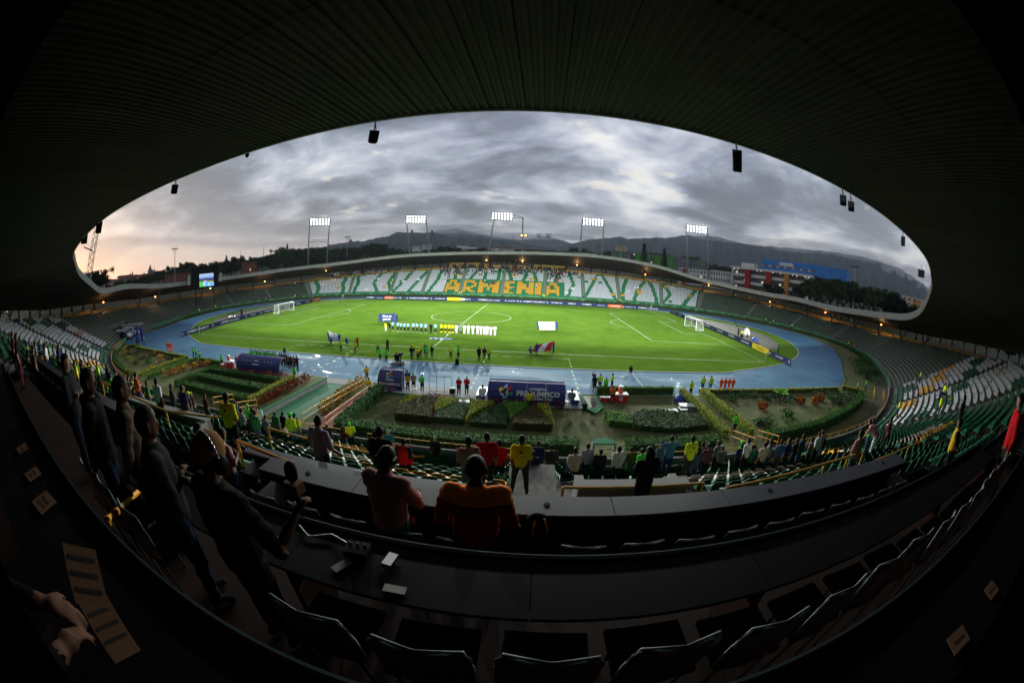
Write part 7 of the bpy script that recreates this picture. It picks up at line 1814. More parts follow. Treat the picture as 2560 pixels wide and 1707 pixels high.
def hedge(poly,h,m,lab,dens=60,leaf=.09,name='hedge',cat='hedge',top=.12,grp=None,core='leaf_dark'):
    r_=np.random.default_rng(abs(hash(lab))%100000 if False else sum(map(ord,lab)))
    cx=sum(p[0] for p in poly)/len(poly); cy=sum(p[1] for p in poly)/len(poly)
    e=empty(name,(cx,cy,0),0,lab,cat,grp)
    inner=[(cx+(p[0]-cx)*.96-cx,cy+(p[1]-cy)*.96-cy) for p in poly]
    MB().prism(inner,0,h-.08).build('stem_core',MATS[core],e)
    xs=[p[0] for p in poly]; ys=[p[1] for p in poly]; A=0
    for i in range(len(poly)): A+=poly[i][0]*poly[(i+1)%len(poly)][1]-poly[(i+1)%len(poly)][0]*poly[i][1]
    A=abs(A)/2; n=int(A*dens); pts=[]; k=0
    while len(pts)<n and k<n*30:
        k+=1; x=r_.uniform(min(xs),max(xs)); y=r_.uniform(min(ys),max(ys))
        if inpoly(x,y,poly): pts.append((x-cx,y-cy,h-.05+r_.normal(0,top*.5)))
    for i in range(len(poly)):
        a=poly[i];b_=poly[(i+1)%len(poly)]; L_=math.hypot(b_[0]-a[0],b_[1]-a[1])
        for k in range(int(L_*h*dens*.9)):
            t=r_.random(); pts.append((a[0]+(b_[0]-a[0])*t-cx+r_.normal(0,.03),a[1]+(b_[1]-a[1])*t-cy+r_.normal(0,.03),r_.uniform(.02,h)))
    cloud_obj('foliage',leaf_cloud(pts,leaf,r_,.8),MATS[m],e); return e
def strip(pts,w):
    L1=[];L2=[]; n=len(pts)
    for i in range(n):
        a=Vector(pts[max(0,i-1)]); c=Vector(pts[min(n-1,i+1)]); t=(c-a).normalized(); nn=Vector((-t.y,t.x)); p=Vector(pts[i]); L1.append(tuple(p+nn*w/2)); L2.append(tuple(p-nn*w/2))
    return L1+L2[::-1]
hedge(strip([(.6,-63.2),(8,-63.6),(13,-63.5),(17.6,-63.4)],1.1),1.1,'leaf_hedge','long clipped green hedge before the front wall, left of the green tunnel mouth',130,.10)
hedge(strip([(20.9,-63.4),(25,-63.2),(28.3,-63.0)],1.1),1.1,'leaf_hedge','clipped green hedge before the front wall, right of the green tunnel mouth',130,.10)
hedge(strip([(.6,-63.0),(.5,-58.5),(.5,-54.4)],.8),1.0,'leaf_hedge','green hedge running from the small dugout to the front beside the red walkway',130,.10)
hedge(strip([(20.7,-50.6),(24.8,-50.4),(29.2,-50.1)],.55),.8,'leaf_lime','short yellow green hedge along the track above the red coolers',170,.08)
hedge(strip([(30.0,-50.2),(30.0,-55),(30.0,-61.2)],.55),.8,'leaf_yellow','yellow hedge along the left of the path on the right',170,.08)
hedge(strip([(32.6,-50.2),(32.5,-55),(32.6,-61.3)],.55),.8,'leaf_yellow','yellow hedge along the right of the path on the right',170,.08)
hedge(strip([(32.8,-49.9),(45,-49.8),(56.5,-49.6)],.45),.5,'leaf_yellow','low yellow green hedge along the track before the right garden',130,.09)
hedge(strip([(33.2,-62.6),(41,-61.2),(48.5,-58.6),(54.5,-55.8),(58.2,-53.0)],.9),1.0,'leaf_hedge','long curving green hedge at the outer edge of the right garden',120,.10)
hedge(strip([(57.4,-49.3),(60.5,-51.8)],.5),.6,'leaf_yellow','short yellow hedge at the right tip of the right garden',130,.09)
hedge(strip([(-58.7,-52.8),(-61.2,-49.9),(-58.0,-48.0)],.5),.6,'leaf_yellow','short yellow hedge at the left tip of the left garden',130,.09)
hedge(strip([(-58.5,-54.6),(-48.2,-59.4),(-39.3,-61.6),(-35,-62.0)],.9),.9,'leaf_hedge','curving green hedge at the outer edge of the left garden',110,.10)
hedge(strip([(-57.5,-49.4),(-46,-50.0),(-35.2,-50.6)],.45),.5,'leaf_yellow','low yellow green hedge along the track before the left garden',120,.09)
hedge(strip([(-35.2,-61.6),(-35.0,-55),(-34.9,-50.6)],.5),.6,'leaf_yellow','yellow hedge left of the path between the left gardens',140,.09)
hedge(strip([(-32.4,-61.0),(-32.2,-50.6)],.5),.6,'leaf_lime','yellow green hedge right of the path between the left gardens',140,.09)
hedge(strip([(-31.6,-50.8),(-28,-51),(-24.8,-51.2)],.5),.6,'leaf_lime','short hedge along the track left of the red tub',140,.09)
hedge(strip([(-24.4,-61.0),(-24.0,-53.6)],.6),.8,'leaf_hedge','green hedge left of the striped flower rows',140,.09)
hedge(strip([(-24.2,-54.6),(-17,-54.8),(-11.6,-54.9)],.9),.75,'leaf_hedge','green hedge row right below the left dugout flowers',150,.09)
hedge(strip([(-23.2,-56.1),(-16.5,-56.4),(-11.6,-56.5)],.75),.35,'leaf_straw','pale straw coloured low row between the green rows at left',160,.08)
hedge(strip([(-23.4,-57.4),(-16,-57.8),(-11.4,-57.9)],1.0),.75,'leaf_hedge','wide green hedge row below the pale row at left',150,.09)
hedge(strip([(-22.8,-60.6),(-17,-60.9),(-11.4,-60.9)],.9),.75,'leaf_hedge','lowest green hedge row at left above the stand',140,.09)
hedge(strip([(-10.7,-53.4),(-10.6,-57),(-10.5,-61.2)],.7),.75,'leaf_yellow','yellow hedge running down beside the red leaved bed',170,.08)
# shaped beds
hedge([(3.4,-55.3),(5.0,-54.9),(5.3,-55.4),(3.9,-58.0),(3.5,-57.6)],.55,'leaf_yellow','narrow yellow bed left of the first brown triangle',190,.08)
hedge([(4.0,-60.0),(6.9,-59.9),(6.3,-55.6),(5.2,-55.5),(3.6,-58.3)],.75,'leaf_brown','brown leaved block shaped like a triangle, left one',190,.08)
hedge([(6.4,-55.1),(8.2,-55.1),(8.1,-56.0),(6.9,-58.3),(6.6,-57.5)],.6,'leaf_yellow','bright yellow triangle bed left of centre',190,.08)
hedge([(7.0,-59.6),(9.4,-59.6),(9.3,-56.6),(8.3,-56.0),(7.1,-58.3)],.6,'leaf_grey','loose dark flowering bed between two yellow triangles',120,.09)
hedge([(9.4,-55.1),(11.3,-55.2),(10.9,-56.3),(9.8,-58.4),(9.6,-59.6)],.6,'leaf_yellow','bright yellow triangle bed below the seated man in white',190,.08)
hedge([(9.9,-59.8),(12.6,-59.8),(12.6,-57.6),(12.2,-55.6),(11.3,-56.0)],.5,'leaf_dark','dark green loose bed in the middle of the shaped beds',110,.10)
hedge([(12.0,-55.3),(14.3,-55.2),(14.0,-56.3),(12.9,-58.8),(12.7,-57.6)],.65,'leaf_lime','fresh green triangle bed under the long dugout',190,.08)
hedge([(13.1,-59.9),(16.1,-59.9),(15.3,-57.6),(14.7,-55.6),(14.2,-56.8),(13.2,-58.9)],.7,'leaf_brown','brown leaved block shaped like a triangle, right one',190,.08)
hedge([(14.95,-55.3),(15.9,-55.4),(16.2,-59.3),(15.6,-57.4)],.6,'leaf_yellow','slim yellow bed at the right side of the right brown triangle',190,.08)
hedge([(20.5,-56.4),(22.6,-57.3),(22.4,-59.0),(20.6,-58.6)],.6,'leaf_lime','small green block at the left end of the dark bed right of centre',150,.09)
hedge([(22.7,-57.4),(24,-55.9),(26.5,-55.9),(29.2,-56.9),(29.3,-59.3),(25.5,-60.0),(22.6,-59.3)],.55,'leaf_grey','large dark grey green flowering bed on the dry lawn right of centre',110,.11)
# bushes, crotons
def bush(x,y,r,h,m,lab,n=260,leaf=.13,name='bush',cat='bush',grp=None,z=0):
    r_=np.random.default_rng(int(abs(x*131+y*17)*10)%99999); e=empty(name,(x,y,z),0,lab,cat,grp)
    for k in range(3): MB().bar((0,0,0),(r*.4*math.cos(k*2.1),r*.4*math.sin(k*2.1),h*.6),.02,4).build('stem',MATS['stem'],e)
    u=r_.normal(size=(n,3)); u/=np.linalg.norm(u,axis=1,keepdims=True); rad=r_.uniform(.55,1.0,n)**.5; ph=r_.uniform(0,6,3)
    lump=1+.22*np.sin(u[:,0]*5+ph[0])+.2*np.sin(u[:,1]*6+ph[1])
    P=u*(rad*lump)[:,None]*[r,r,h*.5]+[0,0,h*.55]; P[:,2]=np.maximum(P[:,2],.04)
    cloud_obj('foliage',leaf_cloud(P,leaf,r_,.9),MATS[m],e); return e
rb=random.Random(8)
for i in range(9):
    y=-52.2-1.0*i; bush(-2.55+rb.uniform(-.2,.2),y,.55,.95,'leaf_croton_yellow','yellow orange croton bush in the row along the red walkway',170,.15,'croton_bush','bush','yellow croton bushes along the red walkway')
for i in range(9):
    y=-52.9-.95*i; bush(-9.2+rb.uniform(-.25,.25),y,.5,.85,'leaf_red','dark red leaved bush in the row beside the green ramp wall',150,.14,'red_bush','bush','red leaved bushes beside the green ramp wall')
for i in range(13):
    bush(-22.6+i*.95,-53.75+rb.uniform(-.12,.12),.5,.8,'leaf_red' if i%3 else 'leaf_croton','reddish flowering bush in the row behind the left dugout',130,.13,'red_bush','bush','reddish bushes behind the left dugout')
for i in range(10):
    bush(-30.6+rb.uniform(-.3,.5)+i*.28,-58.6+i*.8,.6,.8,'leaf_croton' if i%2 else 'leaf_croton_yellow','orange croton bush in the diagonal bed between the left paths',170,.14,'croton_bush','bush','orange croton bushes in the diagonal left bed')
for i in range(34):
    x=rb.uniform(-56,-37); y=rb.uniform(-57.5,-51.5)
    if y< -55 and x<-50: continue
    bush(x,y,rb.uniform(.5,1.0),rb.uniform(.4,.9),rb.choice(('leaf_dark','leaf_dark','leaf_croton','leaf_croton_yellow','leaf_hedge')),'low mixed bush in the planted left garden',120,.15,'garden_bush','bush','low mixed bushes of the left garden')
for i in range(64):
    x=rb.uniform(34.5,57); y=rb.uniform(-60.5,-51)
    if y<-50-(57-x)*.48-3.0: continue
    if 38<x<50 and -56.5<y<-54: continue
    bush(x,y,rb.uniform(.5,1.1),rb.uniform(.35,.7),rb.choice(('leaf_dark','leaf_grey','leaf_dark','leaf_hedge')),'low dark bush in the planted right garden',120,.15,'garden_bush','bush','low dark bushes of the right garden')
for (x,y) in [(37.7,-55.2),(44.4,-54.0),(46.6,-54.4),(48.8,-53.2)]: bush(x,y,.55,.8,'leaf_croton','red orange croton clump in the right garden',260,.2,'croton_bush','bush','red orange croton clumps of the right garden')
def spray_plant(x,y,h,n,m,lab,name,cat,w=.16,z=0,grp=None,droop=.5):
    e=empty(name,(x,y,z),0,lab,cat,grp); MB().lathe([(.09,0),(.06,h*.5)],6).build('stem',MATS['stem'],e)
    for k in range(n):
        a=2*math.pi*k/n+rb.uniform(-.2,.2); b=MB(); L_=h*rb.uniform(.7,1.05); prev=None
        for j in range(6):
            t=j/5; rr_=L_*t*.75; zz=h*.45+L_*(.75*t-droop*t*t); ww=w*math.sin(math.pi*(t*.9+.08)); c=Vector((math.cos(a)*rr_,math.sin(a)*rr_,zz)); s_=Vector((-math.sin(a),math.cos(a),0))*ww
            cur=(c+s_,c-s_)
            if prev: b.quad(prev[0],cur[0],cur[1],prev[1])
            prev=cur
        b.build('leaf',MATS[m],e,True)
spray_plant(41.6,-53.3,1.9,9,'leaf_lime','small banana plant with broad bright leaves in the right garden','banana_plant','plant',.22)
for i,x in enumerate([5.0,5.35,5.7,6.1,6.5,6.95,7.6]): bush(x,-54.45,.28,.55,'leaf_red','small red flowering bush on the kerb before the black rack',90,.10,'red_flowers','bush','red flowering bushes before the black rack')
for i,x in enumerate([9.3,10.9,11.5,12.3,13.2,13.9,14.9,15.7,16.6,17.0,.2,1.2]): bush(x,-55.15 if x>3 else -53.9,.26,.75,'leaf_red','slender red flowering rose bush planted below the dugouts',70,.10,'rose_bush','bush','slender rose bushes below the dugouts')
# planting between the track and the far front wall
def far_planting(s0,s1,off,h,lab,m='leaf_dark'):
    r_=np.random.default_rng(int(s0)); e=empty('planting',bp((s0+s1)/2,off,0),0,lab,'planting'); O=Vector(e.location); n=int((s1-s0)*55); P=[]
    for k in range(n):
        s=r_.uniform(s0,s1); q=bp(s,off+r_.uniform(-1.3,1.1),0); hh=h*(.6+.5*math.sin(s*1.7)*math.sin(s*.43)+.3*r_.random()); P.append((q[0]-O.x,q[1]-O.y,r_.uniform(.05,max(.2,hh))))
    cloud_obj('foliage',leaf_cloud(P,.26,r_,.9),MATS[m],e)
    MB().prism(strip([(bp(s0+(s1-s0)*k/12,off,0)[0]-O.x,bp(s0+(s1-s0)*k/12,off,0)[1]-O.y) for k in range(13)],1.2),0,h*.35).build('stem_core',MATS['leaf_dark'],e)
far_planting(96,118,-2.0,1.0,'shrub strip along the front wall of the nearer right terraces'); far_planting(119,158,-2.0,.9,'dark shrub strip round the right end of the track'); far_planting(160,191,-2.0,1.0,'dark shrub strip before the farther right terraces')
far_planting(192,236,-2.2,1.1,'shrub strip below the right seat blocks'); far_planting(237,282,-2.2,.8,'low shrub strip below the yellow letters','leaf_hedge'); far_planting(284,344,-2.2,1.0,'shrub strip below the left seat blocks'); far_planting(346,385,-2.0,1.0,'dark shrub strip before the left terraces'); far_planting(386,410,-2.0,1.0,'dark shrub strip round the left end of the track')
for i in range(26):
    bush(*[(lambda q:(q[0],q[1]))(bp(rb.uniform(76,96),-rb.uniform(2,7),0))][0],rb.uniform(.7,1.3),rb.uniform(.8,1.4),rb.choice(('leaf_dark','leaf_hedge')),'dense dark bush on the triangle right of the track',150,.18,'garden_bush','bush','dense dark bushes on the right triangle')
# orange stair landings
for (pts,lab) in [([(58.6,-55.4,.3),(61.9,-52.8,.3)],'orange rail of the small landing at the right garden tip, front side'),([(59.8,-56.6,.3),(62.9,-54.1,.3)],'orange rail of the small landing at the right garden tip, back side'),([(29.6,-62.6,.3),(29.9,-65.4,.9)],'orange stair rail left of the steps to the right garden path'),([(32.0,-62.8,.3),(32.2,-65.4,.9)],'orange stair rail right of the steps to the right garden path'),
   ([(-64,-50.6,.3),(-60.6,-53.6,.3)],'orange rail of the small landing at the left garden tip'),([(-37.2,-62.2,.3),(-33.6,-62.6,.3)],'orange rail at the foot of the left garden path'),([(-11.6,-62.4,.3),(-11.2,-65.4,1.0)],'orange stair rail left of the steps beside the red bushes'),([(-8.2,-62.6,.3),(-8.0,-65.4,1.0)],'orange stair rail right of the steps beside the red bushes')]:
    rail('landing_rail',pts,lab,h=1.0,post=1.3)
# ================================================================ OUTSIDE
leafmat('leaf_tree',(.014,.032,.010),(.034,.066,.018),(.062,.095,.028)); leafmat('leaf_tree_warm',(.022,.032,.010),(.055,.066,.02),(.085,.09,.03)); leafmat('leaf_tree_dark',(.004,.008,.004),(.009,.017,.008),(.018,.028,.012)); mat('bark',(.05,.04,.03),.95,.25,3)
TREEM={}
def tree_meshes(kind,seed):
    r_=np.random.default_rng(seed)
    H=10.0; b=MB(); P=[]
    if kind=='broad':
        b.bar((0,0,0),(.2,.1,3.2),.38,7,r2=.26); tips=[]
        for k in range(7):
            a=2*math.pi*k/7+r_.uniform(-.3,.3); el=r_.uniform(.5,1.1); L_=r_.uniform(2.5,4.2); t=(.2+math.cos(a)*math.cos(el)*L_,.1+math.sin(a)*math.cos(el)*L_,3.0+math.sin(el)*L_*1.25); b.bar((.2,.1,3.0),t,.17,5,r2=.06); tips.append(t)
            for j in range(2):
                a2=a+r_.uniform(-.8,.8); t2=(t[0]+math.cos(a2)*1.2,t[1]+math.sin(a2)*1.2,t[2]+r_.uniform(.1,1.2)); b.bar(t,t2,.06,4,r2=.03); tips.append(t2)
        tips.append((0,0,8.2)); tips.append((.6,-.5,7.4))
        for t in tips:
            for c in range(3):
                cc=np.array(t)+r_.normal(0,.6,3)*[1,1,.6]; n=52; u=r_.normal(size=(n,3)); u/=np.linalg.norm(u,axis=1,keepdims=True)
                P.append(cc+u*r_.uniform(.35,1.0,(n,1))*[1.15,1.15,.75])
        sz=.42
    elif kind=='conifer':
        b.bar((0,0,0),(0,0,10.4),.22,6,r2=.03)
        for z in np.arange(1.2,10.2,.62):
            rad=1.9*(1-(z/10.4)**1.2)+.18
            for k in range(9):
                a=2*math.pi*k/9+z*2.1; n=15; t=r_.uniform(.15,1,n)
                b.bar((0,0,z),(math.cos(a)*rad,math.sin(a)*rad,z+rad*.12),.03,3,r2=.01)
                P.append(np.stack([np.cos(a)*rad*t,np.sin(a)*rad*t,z+rad*.12*t+r_.normal(0,.06,n)],1)+r_.normal(0,.09,(n,3)))
        sz=.30
    elif kind=='palm':
        b.bar((0,0,0),(.3,0,6.5),.2,7,r2=.13)
        for k in range(16):
            a=2*math.pi*k/16+r_.uniform(-.15,.15); L_=r_.uniform(2.6,3.4); up=r_.uniform(.2,1.2)
            t=np.linspace(.05,1,26); P.append(np.stack([.3+np.cos(a)*L_*t,np.sin(a)*L_*t,6.6+up*t*2-t*t*(1.6+up)],1)+r_.normal(0,.10,(26,3)))
        sz=.42
    elif kind=='flat':   # umbrella crowned
        b.bar((0,0,0),(0,0,6.2),.3,7,r2=.2)
        for k in range(8):
            a=2*math.pi*k/8; t=(math.cos(a)*4,math.sin(a)*4,8.4); b.bar((0,0,6),t,.12,4,r2=.04)
        n=900; rr_=np.sqrt(r_.random(n))*5.6; aa=r_.uniform(0,6.28,n); P.append(np.stack([rr_*np.cos(aa),rr_*np.sin(aa),8.9-rr_**2*.03+r_.normal(0,.32,n)],1)); sz=.45
    trunk=b.mesh('trunk',MATS['bark'],True); V=leaf_cloud(np.concatenate(P),sz,r_,.9)
    ob=cloud_obj('crown',V,MATS['leaf_tree']); crown=ob.data; bpy.data.objects.remove(ob)
    return trunk,crown
for kd,n in (('broad',4),('conifer',1),('palm',2),('flat',1)): TREEM[kd]=[tree_meshes(kd,100+i*7+len(kd)) for i in range(n)]
rt=random.Random(31)
def zn(a): return 'between leaning mast and slim pole' if a<-56 else ('behind the big screen' if a<-47 else ('between big screen and first lit tower' if a<-34.5 else ('around the masts of the first lit tower' if a<-30 else ('between first lit tower and the parked cars' if a<-22 else 'around the second lit tower'))))
def gz(x,y):
    s,off=s_of(x,y); zt=ztop(float(bowl(s)[0][2]))-.35; d=max(0,off-float(bowl(s)[0][2])-6); w=min(1,d/60); return zt*(1-w)+8.2*w-.15
def tree(az,D,slope_top,kind,m,lab,grp='trees beyond the stadium',wf=1.0,var=None):
    x,y,_=sight(az,0,D); z=gz(x,y); top=CAM.z+slope_top*D; h=max(3,top-z); s=h/(10.2 if kind=='conifer' else (9.2 if kind!='palm' else 8))
    e=empty('%s_tree'%{'broad':'broadleaf','conifer':'araucaria','palm':'palm','flat':'umbrella'}[kind],(x,y,z),rt.uniform(0,6.28),lab,'tree',grp); e.scale=(s*wf,s*wf,s)
    tm,cm=TREEM[kind][(var if var is not None else rt.randrange(len(TREEM[kind])))%len(TREEM[kind])]
    inst('trunk',tm,e); c=inst('crown',cm,e); c.material_slots[0].link='OBJECT'; c.material_slots[0].material=MATS[m]
TL=[(-68,.012),(-62,.016),(-58.5,.022),(-56.4,.030),(-54.4,.043),(-52.6,.031),(-49.0,.03),(-46.8,.034),(-44.3,.042),(-42.4,.033),(-41.0,.041),(-38.9,.043),(-37.8,.056),(-35.8,.048),(-33.3,.051),(-30.5,.049),(-29.1,.043),(-25.7,.052),(-24.3,.063),(-22.9,.051),(-20.5,.044),(-18.8,.035),(-17,.034),(-15.2,.040),(-14.1,.053),(-12.6,.046)]
ta=np.array([a for a,_ in TL]); tb=np.array([b for _,b in TL])
a=-67.5
while a<-12.4:
    sl_=float(np.interp(a,ta,tb)); D=rt.uniform(228,255); tree(a,D,sl_*rt.uniform(.93,1.03),'broad' if rt.random()<.86 else 'palm',rt.choice(('leaf_tree','leaf_tree','leaf_tree_warm')),'dark tree on the wooded skyline '+zn(a),wf=rt.uniform(.85,1.2)); a+=rt.uniform(.9,1.5)
a=-64
while a<-13:
    sl_=float(np.interp(a,ta,tb)); tree(a,rt.uniform(205,222),sl_*rt.uniform(.45,.75),'broad' if rt.random()<.8 else 'palm',rt.choice(('leaf_tree','leaf_tree_warm','leaf_tree_dark')),'lower tree in front of the wooded skyline '+zn(a),wf=rt.uniform(.9,1.3)); a+=rt.uniform(1.3,2.2)
TR=[(26.8,.018),(28,.022),(31,.03),(40.6,.025),(41.4,.034),(43.7,.046),(45.4,.048),(47.8,.049),(49.9,.046),(52.3,.044),(54.5,.049),(57.0,.04),(58.6,.026),(60,.012)]
tra=np.array([q for q,_ in TR]); trb=np.array([b for _,b in TR]); a=41.3
while a<58.8:
    tree(a,rt.uniform(150,168),float(np.interp(a,tra,trb))*rt.uniform(.85,1.05),'broad',rt.choice(('leaf_tree_dark','leaf_tree')),'dark dense tree in the clump right of the blue roofed building','trees beyond the right end',wf=rt.uniform(.8,1.1)); a+=rt.uniform(.9,1.4)
tree(36.9,172,.013,'broad','leaf_tree_dark','round dark tree before the red and ochre columns',wf=1.4)
for az,sl_ in ((16.25,.080),(19.35,.071)): tree(az,262,sl_,'conifer','leaf_tree_dark','taller araucaria in front of the grey flats' if az<18 else 'shorter araucaria beside the bright green flats',None,wf=1.0)
tree(-37.8,250,.062,'conifer','leaf_tree_dark','slim dark conifer rising over the left woods',None,wf=.8)
for az,sl_,D in ((7.2,.056,300),(12.6,.053,340),(18,.056,345),(22.6,.058,340),(9.9,.047,300),(24.8,.050,330),(26,.046,330),(27.2,.043,330),(28.4,.040,320),(29.4,.038,320),(10.6,.044,310),(4.6,.046,330)): tree(az,D,sl_,'broad' if az not in (12.6,18) else 'flat','leaf_tree','tree behind the flats on the skyline right of centre','skyline trees right of centre',wf=1.2)
for az in np.arange(-9.5,3.5,.75): tree(float(az),rt.uniform(330,380),rt.uniform(.036,.046),'broad','leaf_tree','small tree among the houses behind the centre of the far roof','small trees behind the far roof',wf=1.3)
for az in np.arange(42,60,1.1): tree(float(az),rt.uniform(420,520),rt.uniform(.020,.030),'broad','leaf_tree_dark','distant tree behind the clump at right','distant trees at right',wf=1.5)
for a in np.arange(-104,-69.5,2.0): tree(float(a),rt.uniform(118,150),rt.uniform(.03,.07),'broad','leaf_tree_dark','dark tree outside the left end seen under the roof','trees outside the left end',wf=1.3)
for a in np.arange(61,100,2.2): tree(float(a),rt.uniform(112,140),rt.uniform(.0,.03),'broad','leaf_tree_dark','dark tree outside the right end seen under the roof','trees outside the right end',wf=1.3)
# ---- buildings
mat('wall_white',(.55,.55,.54),.8,.08,.4); mat('wall_grey',(.17,.18,.20),.85,.1,.4); mat('wall_green_a',(.07,.28,.045),.8,.1,.4); mat('roof_tile',(.15,.055,.035),.85,.25,.8); mat('win_dark',(.02,.022,.026),.25,.2,1,spec=.6); mat('wall_brick',(.20,.075,.045),.85,.2,.8); mat('wall_cream',(.45,.40,.31),.8,.08,.4); mat('blue_clad',(.045,.19,.52),.6,.1,.3); mat('red_col',(.28,.018,.015),.6,.1,.5); mat('ochre_col',(.42,.21,.06),.7,.1,.5); mat('roof_white',(.50,.51,.50),.7,.08,.4); mat('lit_window',(.5,.45,.35),.5,.2,1,emit=(1,.85,.6),estr=.5); mat('downlight',(1,1,1),.5,0,1,emit=(1,.97,.88),estr=7)
def block(az0,az1,D,s0,s1,m,lab,floors=5,cols=4,cat='building',name='apartment_block',depth=12,panels=(),roofm='wall_grey',grp=None,winm='win_dark',pitched=False,D2=None,ww=.42):
    P0=Vector(sight(az0,0,D)); P1=Vector(sight(az1,0,D2 or D)); zt=CAM.z+s1*D; zb=CAM.z+s0*D-6; d=(P1-P0); d.z=0; W=d.length; ang=math.atan2(d.y,d.x); mid=(P0+P1)/2
    e=empty(name,(mid.x,mid.y,zb),ang,lab,cat,grp); h=zt-zb; hv=CAM.z+s0*D-zb; 
    MB().box((0,depth/2,h/2),(W,depth,h)).build('wall',MATS[m],e)
    if pitched:
        b=MB(); o_=.5; hh=h+W*.0+depth*.22; A=[(-W/2-o_,-o_,h-.1),(W/2+o_,-o_,h-.1),(W/2+o_,depth/2,hh),(-W/2-o_,depth/2,hh)]; b.quad(*A); b.quad((W/2+o_,depth+o_,h-.1),(-W/2-o_,depth+o_,h-.1),(-W/2-o_,depth/2,hh),(W/2+o_,depth/2,hh)); b.face([(-W/2,0,h),(-W/2,depth/2,hh-.15),(-W/2,depth,h)]); b.face([(W/2,0,h),(W/2,depth,h),(W/2,depth/2,hh-.15)]); b.build('roof',MATS[roofm],e)
    else: MB().box((0,depth/2,h+.15),(W+.5,depth+.5,.3)).build('roof',MATS[roofm],e)
    for (u0,u1,pm) in panels: MB().box((-W/2+W*(u0+u1)/2,-.12,h*.5-.1),(W*(u1-u0),.25,h-.3)).build('wall_panel',MATS[pm],e)
    fh=(h-hv*.0)/floors if floors else 0
    if floors:
        hh=h-(hv-2.0); y0=max(.5,hv-1.5); fh=(h-y0)/floors
        for f in range(floors):
            for c in range(cols):
                if rt.random()<.06: continue
                x=-W/2+W*(c+.5)/cols; z=y0+fh*(f+.55); w_=MB().box((x,-.03-.24*(any(u0<(c+.5)/cols<u1 for u0,u1,_ in panels)),z),(W/cols*ww,.12,fh*.45)).build('window',MATS[winm if rt.random()>.05 else 'lit_window'],e)
    return e
# grey and green flats
block(11.3,14.3,275,.022,.051,'wall_grey','grey block of flats with a green stripe, behind the billboard',5,6,panels=((.28,.45,'wall_green_a'),))
block(14.5,16.9,278,.020,.0525,'wall_grey','grey and green block of flats behind the taller araucaria',5,5,panels=((.35,.62,'wall_green_a'),(.86,.98,'wall_green_a')),D2=285)
block(16.95,18.6,270,.016,.053,'wall_green_a','bright green block of flats right of the taller araucaria',5,2,panels=((.0,.28,'wall_grey'),),D2=282,ww=.22)
block(19.8,21.5,262,.013,.0525,'wall_green_a','brightest green block of flats right of the shorter araucaria',5,3,D2=270,ww=.2)
block(21.6,23.3,266,.011,.0515,'wall_grey','grey block of flats right of the brightest green one',5,3,D2=278)
block(23.35,25.9,280,.009,.048,'wall_grey','grey block of flats with green centre, rightmost of the flats',5,6,panels=((.4,.62,'wall_green_a'),))
# billboard
p0=Vector(sight(11.9,0,250)); p1=Vector(sight(13.65,0,250)); zt=CAM.z+.0690*250; zb=CAM.z+.0548*250; mid=(p0+p1)/2; e=empty('billboard',(mid.x,mid.y,8),math.atan2(p1.y-p0.y,p1.x-p0.x),'pale billboard on a pole in front of the grey flats','billboard'); W=(p1-p0).length
MB().box((0,0,(zt+zb)/2-8),(W,.4,zt-zb)).build('panel',MATS['wall_cream'],e); MB().bar((0,.4,0),(0,.4,zb-8+1),.45,8).build('pole',MATS['mast_steel'],e)
for k in range(3): MB().box((0,-.22,(zt+zb)/2-8+(k-1)*1.0),(W*.7,.04,.25)).build('print_line',MATS['wall_brick'],e)
